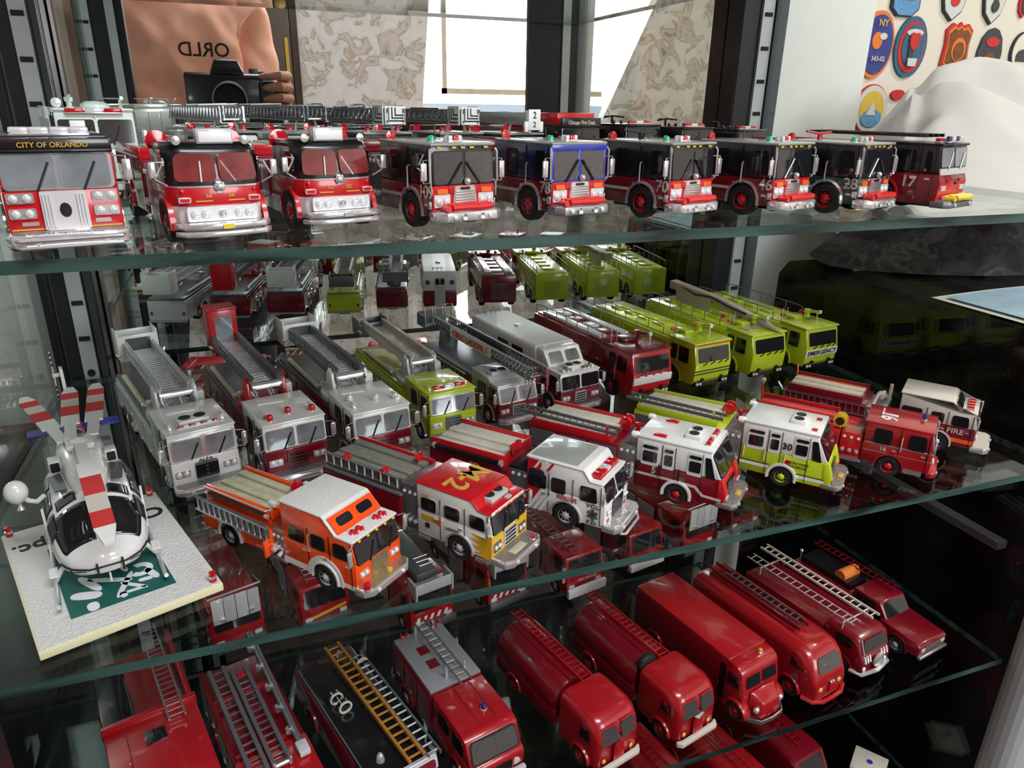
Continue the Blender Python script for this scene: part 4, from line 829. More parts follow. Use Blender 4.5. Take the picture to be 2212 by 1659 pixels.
# second row of the upper shelf: taller apparatus whose crowns and ladder tips show over the front row
GB = 'ladder trucks behind the front row of the upper shelf'
def back_aerial(X, Y, head, label, mat='dullsteel', sign=None, cabc='deepred_shaded', z=4.9, boom=False, roofm='black'):
    W = 4.2; H = W / 2; T = T_('ladder_truck', label, 'fire truck', X, Y, 'A', head, GB)
    cab(T, 5.2, W, .75, 2.5, 4.1, cabc, roofm, 'roofgrey', None, .2, mirr=None, wins=((-.5, -1.5), (-2.6, -3.8)))
    body(T, -6.3, -19, W, .75, 3.4, cabc, (-13.5, -15.6), .78); rear_lights(T, -19, W, 1.4)
    T.p('turntable', MB().cyl((-14, 0, 3.3), (-14, 0, 3.8), 1.5, n=24), 'silver')
    for s in (-1, 1): T.p('ladder_rest', MB().tube([(-1.9, s * .9, 4.1), (-1.9, s * .7, z)], .1), 'chrome')
    if boom:
        T.p('boom', MB().box(-16, -.2, -.55, .55, z, z + .95), mat, None, .06); T.p('boom_tip', MB().box(-.25, .25, -.65, .65, z - .2, z + 1.1), 'silver', None, .1)
    else:
        aerial(T, (-16, 0, z - .1), (.1, 0, z), 1.7, .95, 18, mat, 'steel')
    if sign == 'L':
        for s in (-1, 1):
            o = T.p('ladder_sign', MB().box(-1.6, .0, min(s * .9, s * .98), max(s * .9, s * .98), z - .15, z + 1.25), 'signwhite')
            for k in range(3):
                a = -1.42 + k * .3; zz = z + .0 + k * .28
                T.p('sign_mark', MB().box(a, a + .1, min(s * .97, s * 1.0), max(s * .97, s * 1.0), zz, z + 1.1).box(a, -.15, min(s * .97, s * 1.0), max(s * .97, s * 1.0), zz, zz + .1), 'ink', o)
        T.p('ladder_sign', MB().box(.12, .18, -.85, .85, z - .1, z + 1.2), 'signwhite')
        for k in range(3): T.p('sign_mark', MB().box(.18, .2, -.6 + k * .28, -.5 + k * .28, z + .15 + k * .2, z + 1.1).box(.18, .2, -.6 + k * .28, .7, z + .1 + k * .2, z + .2 + k * .2), 'ink')
    if sign == '2':
        o = T.p('ladder_sign', MB().box(.28, .36, -.6, .6, z - .35, z + 1.2), 'signwhite', None, .03)
        for s in (-1, 1): T.p('bracket', MB().box(.1, .34, s * .75 - .2, s * .75 + .2, z - .5, z + .3), 'signwhite', None, .08)
        T.t('2', (.37, 0, z + .75), .7, (0, 1, 0), (0, 0, 1), 'ink'); T.t('2', (.37, 0, z + .05), .6, (0, 1, 0), (0, 0, 1), 'ink')
    deck_lamp(T, -5.6, -1.6, 3.9, 'lens_red', .33); deck_lamp(T, -5.6, 1.5, 3.9, 'lens_red', .33)
    for y in (-1.3, 1.3): beacon(T, -2.0, y, 4.2, .22, 'lens_red'); 
    T.p('grab_bar', MB().tube([(-6.2, -1.8, 3.9), (-6.2, -1.8, 4.6), (-6.2, 1.8, 4.6), (-6.2, 1.8, 3.9)], .05), 'chrome')
    return T
back_aerial(.0, 1.70, 16, 'chrome ladder truck behind the yellow plated rounded engine', 'steel', None, 'silver', 4.9)
back_aerial(.165, 1.68, 16, 'dark ladder truck without a sign behind the second rounded engine', 'dullsteel', None, 'black', 5.0)
back_aerial(.33, 1.66, 17, 'grey ladder with a white L sign, the left one of two', 'dullsteel', 'L', 'deepred_shaded', 4.9)
back_aerial(.50, 1.66, 17, 'grey ladder with a white L sign, the right one of two', 'dullsteel', 'L', 'black', 4.9)
back_aerial(.643, 1.64, 17, 'ladder truck with grey boom and a white sign reading 2', 'steel', '2', 'black', 4.8, True)
def mint():
    W = 4.7; H = W / 2; T = T_('airport_fire_truck', 'pale mint airport fire truck with a red light bar behind the Orlando engine', 'fire truck', -.235, 1.60, 'A', 14, None)
    fx = cab(T, 5.0, W, 1.2, 3.2, 5.6, 'mint', 'mint', 'mint', None, .3, frame='mint', wz=(3.5, 5.0), wins=((-.6, -1.9), (-2.4, -3.6)), r=1.2, ws_mat='glass_dark', bumper='mint', btop=None)
    lightbar(T, -1.1, 5.35, 3.4, ['lens_red', 'lens_clear', 'lens_red'], .4, .34); lightbar(T, -.98, 5.1, .1, ['signwhite'], .1, .1)
    body(T, -6.2, -18.5, W, 1.2, 5.2, 'mint', (-12.5, -15.5), 1.2, 'mint', 'mint', bed=(-6.6, -18), bed_h=.5, rail='mint')
    deck_gun(T, -2.8, 5.6, 'mint', 'chrome', -1.2, 1.0); deck_lamp(T, -2.0, -2.0, 5.6, 'lens_clear', .3)
    T.p('water_tank_lid', MB().lathe([(.9, 5.6), (.9, 5.9), (.6, 6.1), (.01, 6.15)], (-4, .4, 0), 'z', 20), 'mint')
    T.p('roof_rail', MB().tube([(-6.5, 2.4, 5.6), (-6.5, 2.4, 6.3), (-12, 2.4, 6.3), (-18, 2.4, 6.3)], .06), 'chrome')
    for y in (-1.2, 1.9): T.p('foam_nozzle', MB().tube([(-3.2, y, 5.7), (-3.0, y, 6.2), (-2.2, y, 6.35)], .12, 8), 'chrome')
mint()
def back_box(X, Y, head, label, up, sign=None, z1=5.0, gun=False):
    W = 4.3; H = W / 2; T = T_('fire_truck', label, 'fire truck', X, Y, 'A', head, 'squad trucks behind the front row of the upper shelf')
    cab(T, 5.0, W, .75, 2.5, z1, 'deepred_shaded', up, up, None, .15, mirr=None, wins=((-.5, -1.5), (-2.6, -3.8)))
    body(T, -6, -16, W, .75, z1 - .2, 'deepred_shaded', -12, .78, rail='deepred_shaded', bed=(-6.4, -15.8), bed_h=.3)
    if sign:
        o = T.p('header_sign', MB().box(-1.25, -.95, -H, H, z1 - .15, z1 + .65), 'black', None, .05); T.t(sign, (-.93, 0, z1 + .26), .42, (0, 1, 0), (0, 0, 1), 'ivory', .95)
        T.p('roof_box', MB().box(-4.5, -1.7, -H + .1, H - .1, z1 + .05, z1 + 1.0), 'red', None, .06)
    else:
        lightbar(T, -1.6, z1 + .1, 2.6, ['lens_red', 'lens_clear', 'lens_red'], .4, .3)
        for y in (-1.5, -.6, .5, 1.5): T.p('roof_lamp', MB().ball((-3.2, y, z1 + .25), .16), 'black')
    if gun:
        T.p('monitor', MB().tube([(-5, 0, z1), (-5, 0, z1 + .7)], .12).tube([(-5.6, -.5, z1 + .55), (-5, 0, z1 + .72), (-4.2, .7, z1 + .62)], .07).tube([(-5.0, -.9, z1 + .7), (-5, .9, z1 + .7)], .05), 'black')
    deck_lamp(T, -5.6, -1.7, z1 - .6, 'lens_red', .33); deck_lamp(T, -5.6, 1.7, z1 - .6, 'lens_red', .33)
back_box(.79, 1.64, 17, 'squad truck with a black header sign reading Chicago Fire Dept', 'black', 'Chicago Fire Dept.', 4.75)
back_box(.97, 1.66, 17, 'dark squad truck with a crooked roof antenna behind engine 70', 'black', None, 4.8, True)
back_box(1.13, 1.66, 17, 'dark squad truck with a red light bar behind engine 46', 'black', None, 4.6, True)
back_box(1.31, 1.68, 17, 'dark squad truck with a roof monitor behind engine 28', 'black', None, 4.4, True)
# ---------------------------------------------------------------- middle shelf (B): helicopter on its base
G1 = 'engines in the front row of the middle shelf'; G2 = 'ladder trucks in the back row of the middle shelf'; G3 = 'airport crash trucks in the back row of the middle shelf'
bs = T_('landing_pad', 'square pale display base with a teal panel under the white helicopter', 'landing pad', -.229, 1.087, 'B', 20, None)
bs.p('base_plate', MB().box(-14, 0, -4.75, 4.75, .12, .62), 'base_edge', None, .05)
bs.p('textured_top', MB().box(-13.9, -.1, -4.65, 4.65, .6, .66), 'base_white')
bs.p('teal_panel', MB().panel([(-10.3, -2.7, .66), (-1.9, -2.9, .66), (-1.7, 2.6, .66), (-10.3, 2.7, .66)], .03, .02, (0, 0, 1)), 'teal')
em = MB(); zt = .70
def blob(cx, cy, rx, ry, a=0, n=20):
    pts = []
    for i in range(n):
        t = 2 * math.pi * i / n; x, y = rx * math.cos(t), ry * math.sin(t) * (1 + .15 * math.cos(2 * t)); c, s_ = math.cos(R_(a)), math.sin(R_(a)); pts.append((cx + x * c - y * s_, cy + x * s_ + y * c))
    em.prismz(pts, zt - .03, zt + .02)
def arc(cx, cy, r0, r1, a0, a1, n=16): em.prismz(ring(cx, cy, r0, r1, a0, a1, n), zt - .03, zt + .02)
blob(-3.6, -1.8, .85, .42, 60); blob(-2.3, -1.7, .42, .36); blob(-4.7, -1.4, 1.1, .3, 20); blob(-4.4, -.4, 1.3, .22, 55); blob(-3.4, .2, 1.3, .2, -30); blob(-3.0, .6, .9, .16, 40); blob(-2.5, .5, .7, .14, 85)
arc(-4.4, 1.3, .34, .72, -60, 200); blob(-3.6, 1.75, .7, .26, 15); blob(-3.2, 1.3, .4, .2, 80); blob(-2.4, -.1, .28, .24); blob(-5.4, .5, .7, .2, 10); arc(-6.0, -.6, .5, .7, 20, 230)
bs.p('panel_emblem', em, 'signwhite')['kind'] = 'stuff'
bs.t('Ci', (-11.0, 3.6, .68), 1.9, (0, -1, 0), (1, 0, 0), 'ink'); bs.t('pc.', (-11.3, -3.5, .68), 1.7, (0, -1, 0), (1, 0, 0), 'ink')
for x, y in ((-.5, 4.35), (-13.6, -4.3), (-.5, -4.35) if False else (-13.6, 4.3)):
    o = bs.p('corner_light', MB().lathe([(.01, .6), (.22, .6), (.22, .75), (.16, .8), (.16, 1.1), (.2, 1.15), (.2, 1.3), (.01, 1.36)], (x, y, 0), 'z', 12), 'lens_red')
    bs.p('light_ring', MB().lathe([(.23, .92), (.23, 1.02), (.17, 1.04), (.17, .9)], (x, y, 0), 'z', 12, True), 'chrome', o)
def helicopter():
    T = Thing('helicopter', 'white model helicopter with red banded rotor blades on the pale base', 'helicopter', -.272, 1.168, SH['B'] + .73 * .01 / S, 14)
    # stations: x, half width, z bottom, z top, roundness
    st = [(.25, .15, 1.75, 2.0), (.1, .9, 1.35, 2.35), (-.5, 1.75, 1.05, 2.75), (-1.3, 2.25, .95, 3.1), (-2.2, 2.5, .92, 4.0), (-3.2, 2.6, .92, 4.75), (-4.6, 2.65, .95, 5.0), (-7.0, 2.65, 1.0, 5.05), (-9.2, 2.5, 1.15, 4.9), (-11.0, 1.7, 2.0, 4.7), (-12.2, .85, 2.7, 4.5)]
    def sect(x, hw, zb, zt, e=1.0, n=28, p=2.7):
        r = []; zc = zb + (zt - zb) * .42
        for i in range(n):
            t = 2 * math.pi * i / n; c, s_ = math.cos(t), math.sin(t)
            yy = math.copysign(abs(c) ** (2 / p), c) * hw * e; h = (zt - zc) if s_ > 0 else (zc - zb)
            if s_ > 0: yy *= 1 - .28 * s_ ** 2
            r.append((x, yy, zc + math.copysign(abs(s_) ** (2 / p), s_) * h * e))
        return r
    def at_x(x):
        for a, b in zip(st, st[1:]):
            if b[0] <= x <= a[0]: f = (x - a[0]) / (b[0] - a[0]); return tuple(a[i] + (b[i] - a[i]) * f for i in range(4))
        return st[0]
    xs = [.25, .18, .1, -.2, -.5, -.9, -1.3, -1.75, -2.2, -2.7, -3.2, -3.9, -4.6, -5.8, -7, -8.1, -9.2, -10.1, -11, -11.6, -12.2]
    T.p('fuselage', MB().loft([sect(*at_x(x)) for x in xs]), 'white')
    def skin(name, x0, x1, a0, a1, mat, off=.04, n=8, m=6):     # patch of the hull between two stations and two angles
        g = []
        for i in range(n + 1):
            x = x0 + (x1 - x0) * i / n; q = at_x(x); row = []
            for k in range(m + 1):
                t = R_(a0 + (a1 - a0) * k / m); c, s_ = math.cos(t), math.sin(t); _, hw, zb, zt_ = q; zc = zb + (zt_ - zb) * .42; p = 2.7
                yy = math.copysign(abs(c) ** (2 / p), c) * hw; h = (zt_ - zc) if s_ > 0 else (zc - zb)
                if s_ > 0: yy *= 1 - .28 * s_ ** 2
                v = Vector((0, yy, math.copysign(abs(s_) ** (2 / p), s_) * h)); d = Vector((.35 if x > -3.4 else 0, math.copysign(min(1, abs(c) + .1), c), s_ + .25)).normalized()
                row.append(Vector((x, v.y, zc + v.z)) + d * off)
            g.append(row)
        mb = MB(); vs = [p for r in g for p in r]; w_ = m + 1
        mb.add(vs, [(i * w_ + k, i * w_ + k + 1, (i + 1) * w_ + k + 1, (i + 1) * w_ + k) for i in range(n) for k in range(m)])
        o = T.p(name, mb, mat); md = o.modifiers.new('thick', 'SOLIDIFY'); md.thickness = .0006; return o
    for a0, a1 in ((24, 85), (95, 156)): skin('windshield', -1.02, -3.0, a0, a1, 'glass_dark', .05)
    for a0, a1 in ((40, 72), (108, 140)): skin('roof_window', -3.25, -4.2, a0, a1, 'glass_dark', .05)
    for a0, a1 in ((10, 34), (146, 170)):
        skin('door_window', -2.2, -3.5, a0, a1, 'glass_dark', .05); skin('cabin_window', -4.0, -6.2, a0, a1, 'glass_dark', .05); skin('rear_window', -6.5, -8.2, a0, a1, 'glass_dark', .05)
    skin('nose_line', -.05, -.75, -14, -10, 'ink', .03, 4, 1); skin('nose_line', -.05, -.75, 190, 194, 'ink', .03, 4, 1)
    T.p('nose_stripe', MB().tube([(-1.3, -2.27, 1.86), (-.9, -2.06, 1.8), (-.5, -1.79, 1.77), (-.2, -1.42, 1.77), (.1, -.95, 1.78), (.22, -.4, 1.83), (.27, 0, 1.86), (.22, .4, 1.83), (.1, .95, 1.78), (-.2, 1.42, 1.77), (-.5, 1.79, 1.77), (-.9, 2.06, 1.8), (-1.3, 2.27, 1.86)], .06), 'ink')
    for y in (-.55, .75): T.p('pitot_tube', MB().tube([(-.1, y, 1.3), (.32, y, 1.4), (.42, y, 1.95), (.2, y, 2.1)], .06), 'ink')
    T.p('wire_cutter', MB().box(-.1, 0.02, -.05, .05, .6, 1.2), 'white')
    T.p('engine_cowl', MB().loft([[(x, w_ * math.cos(t), 4.7 + h * max(0, math.sin(t)) ** .7 if math.sin(t) > 0 else 4.7) for t in [math.pi * i / 12 for i in range(13)]] for x, w_, h in ((-3.6, .75, .35), (-4.6, 1.05, 1.0), (-6, 1.2, 1.55), (-8, 1.5, 1.7), (-10, 1.45, 1.4), (-11.6, .9, .7))]), 'white')
    for s in (-1, 1):
        T.p('roof_panel', MB().panel([(-4.2, s * 1.15, 5.0), (-6.6, s * 1.35, 5.05), (-6.6, s * 2.1, 4.9), (-4.4, s * 1.8, 4.9)], .06, .1, (0, 0, 1)), 'grey')
        o = T.p('air_intake', MB().box(-7.6, -6.7, s * 1.55 - .35, s * 1.55 + .35, 5.0, 5.9), 'white', None, .12); T.p('intake_opening', MB().panel([(-6.7, s * 1.55 - .25, 5.15), (-6.7, s * 1.55 + .25, 5.15), (-6.7, s * 1.55 + .25, 5.75), (-6.7, s * 1.55 - .25, 5.75)], .03, .08, (1, 0, 0)), 'ink', o)
        T.p('exhaust', MB().cyl((-10.0, s * .8, 5.6), (-11.2, s * 1.1, 5.8), .38, .42, 14), 'steel')
        T.p('door_pillar', MB().box(-3.9, -3.78, min(s * 2.55, s * 2.68), max(s * 2.55, s * 2.68), 1.4, 4.3), 'white')
        k = T.p('skid', MB().tube([(1.0, s * 2.75, .55), (.6, s * 2.75, .22), (-.2, s * 2.75, .13), (-8.5, s * 2.75, .13), (-9.2, s * 2.75, .25)], .13, 8), 'chrome')
        for x in (-2.4, -7.2): T.p('skid_strut', MB().tube([(x, s * 1.6, 1.15), (x, s * 2.3, .9), (x, s * 2.75, .15)], .15, 8), 'white', k)
        T.p('step', MB().box(-2.6, -1.6, min(s * 2.5, s * 2.95), max(s * 2.5, s * 2.95), .9, 1.0), 'white')
    tb_ = T.p('tail_boom', MB().loft([[(x, r * math.cos(t), z + r * math.sin(t)) for t in [2 * math.pi * i / 14 for i in range(14)]] for x, r, z in ((-11.2, .95, 3.8), (-13, .72, 4.0), (-16, .52, 4.2), (-19, .36, 4.4))]), 'white')
    for i in range(5): T.p('tail_stripe', MB().loft([[(x, r * math.cos(t), z + r * math.sin(t)) for t in [2 * math.pi * k / 14 for k in range(14)]] for x, r, z in ((-14.6 - i * .5, .64 - i * .025, 4.11 + i * .03), (-14.85 - i * .5, .63 - i * .025, 4.13 + i * .03))]), 'patch_red', tb_)
    T.p('tail_band', MB().loft([[(x, r * math.cos(t), z + r * math.sin(t)) for t in [2 * math.pi * k / 14 for k in range(14)]] for x, r, z in ((-12.6, .80, 3.96), (-14.2, .67, 4.08))]), 'blue', tb_)
    T.p('tail_fin', MB().prism([(-18.2, 4.4), (-19.4, 4.4), (-20.6, 7.6), (-19.7, 7.6)], -.12, .12), 'white', None, .05)
    T.p('stabilizer', MB().panel([(-15.2, -2.9, 4.3), (-16.3, -2.9, 4.35), (-16.3, 2.9, 4.35), (-15.2, 2.9, 4.3)], .1, .15, (0, 0, 1)), 'blue')
    tr = T.p('tail_rotor', MB().cyl((-20.0, -.1, 7.1), (-20.0, -.6, 7.1), .16, n=10), 'white')
    for a in (1, -1):
        T.p('blade', MB().box(-20.15, -19.85, -.55, -.47, 7.1 if a > 0 else 5.2, 9.0 if a > 0 else 7.1), 'white', tr, .03)
        for k in range(3): z = 7.1 + a * (.9 + k * .4); T.p('tip_band', MB().box(-20.17, -19.83, -.56, -.46, z - .1, z + .1), 'ink', tr)
    mast = T.p('rotor_hub', MB().lathe([(.45, 5.7), (.30, 6.0), (.22, 6.4), (.5, 6.45), (.5, 6.75), (.2, 6.9), (.01, 6.95)], (-7.2, 0, 0), 'z', 14), 'white')
    for s in (-1, 1):
        for dx in (-.6, .6): T.p('pitch_link', MB().cyl((-7.2 + dx, s * .35, 5.9), (-7.2 + dx, s * .55, 6.5), .09), 'chrome', mast)
        T.p('grip', MB().box(-8.0, -6.4, s * .55 - .22, s * .55 + .22, 6.4, 6.75), 'white', mast, .06)
    def blade(ang, L, droop, z, yo=0):
        M4 = Matrix.Translation((-7.2, yo, z)) @ Matrix.Rotation(R_(ang), 4, 'Z')
        def seg(a, b, wd=.54, t=.07):
            f = lambda q: -droop * (q / L) ** 2
            pts = [(a, -wd), (b, -wd * (1 if b < L - .1 else .45)), (b, wd * (1 if b < L - .1 else .45)), (a, wd)]
            m = MB(); lo = [M4 @ Vector((x, y, f(x) - t)) for x, y in pts]; hi = [M4 @ Vector((x, y, f(x) + t)) for x, y in pts]; return m.ext(lo, hi)
        r = T.p('rotor_blade', seg(.6, L * .30, .34), 'white')
        for a, b, c in ((.30, .45, 'white'), (.45, .62, 'patch_red'), (.62, .76, 'ivory'), (.76, .88, 'patch_red'), (.88, 1.0, 'white')): T.p('blade_band', seg(L * a, L * b), c, r)
    blade(1, 11.2, 1.4, 6.7); blade(176, 10.2, -.1, 6.7, -.45); blade(173, 10.2, -.1, 6.7, .75); blade(190, 11.0, .2, 6.6, -.75)
    T.p('searchlight_arm', MB().tube([(-5.8, -2.4, 4.2), (-5.4, -2.8, 4.1), (-5.2, -3.2, 4.4), (-5.2, -3.5, 4.8)], .15, 8), 'white')
    T.p('searchlight', MB().ball((-5.2, -3.7, 5.1), .64, .9, 1, 1.15, 18), 'white'); T.p('lamp_foot', MB().lathe([(.22, 4.0), (.1, 4.25), (.1, 4.6)], (-5.1, -3.65, 0), 'z', 10), 'chrome')
helicopter()
# ---- front row
def warn_roof(T, z, x): T.p('air_unit', MB().box(x - .55, x + .55, -.85, .85, z, z + .28), 'white', None, .07)
def ac_unit(T, x, y, z, mat='white'):
    o = T.p('air_conditioner', MB().box(x - .58, x + .58, y - .95, y + .95, z - .02, z + .34), mat, None, .09)
    for s in (-1, 1): T.p('fan', MB().lathe([(.01, z + .32), (.37, z + .32), (.37, z + .38), (.3, z + .36), (.01, z + .36)], (x, y + s * .46, 0), 'z', 18), 'ink', o)
def orange_engine():
    W = 4.0; H = 2.0; T = T_('fire_engine', 'orange fire engine with white raised roof and silver side ladder', 'fire engine', .171, 1.044, 'B', 39, G1)
    fx = cab(T, 6.0, W, .75, 2.6, 4.0, 'orange', 'orange', 'whiteplate', (1.0, -2.4, 1.0), .35, xf=-.9, wz=(2.5, 3.75), ws_mat='glass_dark', frame='black', wins=((-.55, -1.7), (-2.4, -3.5), (-4.1, -5.4)), r=.85, wx=-2.5, archm='white', grille=None, lamps=False, bumper='chrome', bl=.9, btop='goldplate')
    for s in (-1, 1):
        T.p('clerestory_window', MB().panel([(-2.50, s * .85 - .6, 4.36), (-2.50, s * .85 + .6, 4.36), (-2.92, s * .85 + .6, 4.78), (-2.92, s * .85 - .6, 4.78)], .05, .2, (1, 0, 1)), 'glass_dark')
    T.p('roof_riser', MB().panel([(-2.25, -H + .15, 4.12), (-2.25, H - .15, 4.12), (-3.08, H - .15, 4.95), (-3.08, -H + .15, 4.95)], .03, .05, (1, 0, 1), .1), 'orange')
    band(T, -6.9, -4.4, .78, 1.15, W, 'white'); band(T, -2.2, -.95, .78, 1.05, W, 'white')
    for s in (-1, 1):
        T.p('fender_stripe', MB().prism(ring(-3.4, .85, 1.08, 1.46, -8, 188, 16), s * H, s * (H + .05)), 'white')
        cross_lamps(T, fx, s * 1.35, 1.75, .75, .42, 2)
        T.p('side_number', MB().panel(side_quad(-5.6, -5.0, 2.75, 3.7, s * (H + .02)), .02, .1, (0, s, 0)), 'glass_redseat')
    T.p('radiator_grille', MB().panel([(-.9, -.72, 1.1), (-.9, .72, 1.1), (-.9, .72, 2.35), (-.9, -.72, 2.35)], .07, .06, (1, 0, 0)), 'goldplate')
    for i in range(5): T.p('marker_light', MB().box(-1.05, -.92, -1.5 + i * .75 - .09, -1.5 + i * .75 + .09, 3.92, 4.02), 'marker', None, .02)
    for y in (-1.25, -.75, .75, 1.25): beacon(T, -1.75, y, 4.05, .17, 'lens_red', .3, 'lens_red'); beacon(T, -1.55, y + .12, 4.05, .15, 'lens_red', .28, 'lens_red')
    T.p('hood_winch', MB().lathe([(.01, -.5), (.2, -.45), (.2, -.3), (.01, -.25)], (0, .3, 1.2), 'x', 12), 'gold'); beacon(T, -.35, -1.75, 1.05, .22, 'lens_red', .55)
    pump_panel(T, -6.9, -8.1, W - .3, .75, 2.6, 'dullsteel'); T.p('pump_deck', MB().box(-8.1, -6.9, -H + .2, H - .2, 2.55, 2.8), 'goldplate')
    body(T, -8.0, -14.6, W, .75, 2.5, 'orange', -11.9, .85, 'chrome', None, 3, bed=None); T.p('running_board', MB().box(-8.2, -6.7, -H - .05, H + .05, .6, .78), 'plate', None, .03)
    for s in (-1, 1): T.p('wheel_surround', MB().panel(side_quad(-13.0, -10.8, 1.3, 2.3, s * H), .03, .3, (0, s, 0)), 'silver')
    axle(T, -11.9, W, .85, 'chrome', 'silver')
    T.p('upper_body', MB().box(-14.4, -8.2, -1.7, 1.7, 2.45, 3.2), 'orange', None, .06)
    for s in (-1, 1): T.p('bed_wall', MB().box(-14.4, -8.0, min(s * 1.45, s * 1.7), max(s * 1.45, s * 1.7), 3.15, 3.75), 'orange', None, .04)
    T.p('bed_wall', MB().box(-8.3, -8.05, -1.7, 1.7, 3.15, 3.75), 'orange', None, .04)
    for i in range(4): T.p('folded_hose', MB().box(-14.2, -8.5, -1.4 + i * .7 + .03, -.7 + i * .7 - .03, 3.1, 3.55 + .1 * (i % 2)), 'hose', None, .14)
    suction_hose(T, -8.4, -14, -1.82, 3.35, .12, 'black'); T.p('hand_rail', MB().tube([(-14.2, -1.85, 3.75), (-8.4, -1.85, 3.75), (-8.2, -1.6, 3.75)], .06), 'chrome')
    ladder(T, (-14.9, -2.2, 2.55), (-7.9, -2.2, 2.35), .95, 13, 'steel', (0, 0, 1), (.14, .16), 'side_ladder', 'steel', .06); T.p('ladder_backing', MB().box(-14.6, -8.1, -2.12, -2.02, 2.0, 2.95), 'dullsteel')
    deck_lamp(T, -8.6, .9, 3.6, 'lens_red', .46)
    for y in (-1.5, 1.4): T.p('deck_nozzle', MB().cyl((-8.2, y, 3.7), (-8.2, y, 4.25), .13).box(-8.35, -7.8, y - .15, y + .15, 4.05, 4.35), 'white', None, .04)
    T.p('discharge', MB().cyl((-7.6, -1.9, 1.5), (-7.6, -2.3, 1.4), .2).cyl((-7.2, -1.9, 1.2), (-7.2, -2.25, 1.1), .16), 'chrome')
    T.p('orange_door', MB().box(-8.1, -7.9, -2.6, -2.0, .9, 2.0), 'orange', None, .03)
orange_engine()
def m2_engine():
    W = 4.0; H = 2.0; T = T_('fire_engine', 'white and red fire engine with M-2 on its red roof and a yellow flame front', 'fire engine', .42, 1.042, 'B', 37, G1)
    fx = cab(T, 6.0, W, .75, 2.65, 4.0, 'white', 'white', 'red', (.55, -2.4, .6), .3, xf=-1.4, wz=(2.55, 3.8), frame='black', wins=((-.5, -1.7), (-2.5, -3.7), (-4.4, -5.6)), wfr='silver', r=.85, wx=-2.5, archm='chrome', grille='silver', lamps=False, bl=1.4, bh=.5, btop='plate')
    [T.t(c_, (-5.0, y_, 4.68), 2.3, (0, -1, 0), (1, 0, 0), 'gold', 1.05) for c_, y_ in (('M', 1.0), ('-', .05), ('2', -.95))]
    ac_unit(T, -2.7, 0, 4.1, 'silver'); T.p('roof_vent', MB().box(-2.0, -1.7, .2, .7, 4.1, 4.2), 'silver')
    T.p('visor', MB().box(-1.75, -1.5, -1.85, 1.85, 3.84, 4.08), 'white', None, .06)
    for i in range(5): T.p('visor_letters', MB().box(-1.52, -1.47, -1.5 + i * .65, -1.05 + i * .65, 3.9, 4.02), 'lens_amber')
    for s in (-1, 1):
        q = lambda x, z: (x, s * (H + .035), z)
        fl = [(-1.38, .8), (-2.0, .8), (-2.7, 1.05), (-2.15, 1.2), (-2.9, 1.55), (-2.2, 1.6), (-3.0, 2.0), (-2.3, 2.0), (-2.9, 2.35), (-1.9, 2.3), (-1.38, 2.6)]
        T.p('flame', MB().prism(fl, s * (H - .02), s * (H + .04)), 'yellow')
        cross_lamps(T, fx, s * 1.42, 1.6, .8, .7, 2, 'lens_clear', 'dullsteel')
        T.p('name_plate', MB().panel(side_quad(-7.0, -5.9, 2.0, 2.4, s * (H + .01)), .02, .1, (0, s, 0)), 'gold')
        T.t('FIRE', (-6.6, s * (H + .03), 3.78), .36, (1 if s < 0 else -1, 0, 0), (0, 0, 1), 'gold'); T.t('LADDER', (-4.5, s * (H + .03), 1.95), .3, (1 if s < 0 else -1, 0, 0), (0, 0, 1), 'ink')
        T.p('seal', MB().prism([(-5.6 + .22 * a, 2.15 + .22 * b) for a, b in oval(1, 1, 14)], s * H, s * (H + .04)), 'lens_amber')
        T.p('fuel_door', MB().panel(side_quad(-6.7, -6.35, 1.45, 1.8, s * H), .04, .05, (0, s, 0)), 'ink')
        T.p('cab_step', MB().box(-7.3, -6.3, min(s * H, s * (H + .15)), max(s * H, s * (H + .15)), .55, .75).box(-2.6, -1.6, min(s * H, s * (H + .15)), max(s * H, s * (H + .15)), .5, .72), 'plate')
    T.p('yellow_front', MB().panel([(-1.4, -H + .08, .85), (-1.4, H - .08, .85), (-1.4, H - .08, 2.5), (-1.4, -H + .08, 2.5)], .03, .1, (1, 0, 0)), 'yellow')
    T.p('hose_tray', MB().box(-.95, -.35, -.9, .6, 1.0, 1.12), 'hose', None, .08); beacon(T, -.4, 1.3, 1.05, .16, 'lens_red', .3)
    pump_panel(T, -7.4, -8.8, W - .2, .75, 3.9, 'dullsteel'); T.p('crosslay_tray', MB().box(-8.8, -7.4, -H + .15, H - .15, 3.85, 4.05), 'steel', None, .04)
    body(T, -8.8, -16.2, W, .75, 3.1, 'deepred_shaded', -13.3, .78, 'chrome', 'chrome', 3)
    T.p('roll_tray', MB().box(-16.0, -8.7, -2.1, -1.7, 3.0, 3.25), 'dullsteel', None, .1)
    T.p('upper_body', MB().box(-16, -8.8, -1.75, 1.75, 3.05, 3.75), 'grey', None, .05)
    for s in (-1, 1): T.p('bed_wall', MB().box(-16, -8.8, min(s * 1.55, s * 1.75), max(s * 1.55, s * 1.75), 3.7, 4.2), 'grey' if s < 0 else 'red', None, .03)
    for i in range(4): T.p('folded_hose', MB().box(-15.8, -9.1, -1.5 + i * .75 + .03, -.75 + i * .75 - .03, 3.7, 4.0 + .1 * (i % 2)), 'hosegrey', None, .13)
    r_ = T.p('bed_rail', MB().tube([(-16, -1.9, 4.25), (-9, -1.9, 4.25)], .06).tube([(-16, -1.9, 3.55), (-9, -1.9, 3.55)], .05), 'dullsteel')
    for i in range(10): T.p('rail_post', MB().cyl((-15.8 + i * .74, -1.9, 3.5), (-15.8 + i * .74, -1.9, 4.25), .06), 'ivory', r_)
    deck_lamp(T, -9.6, .9, 4.1, 'lens_red', .36)
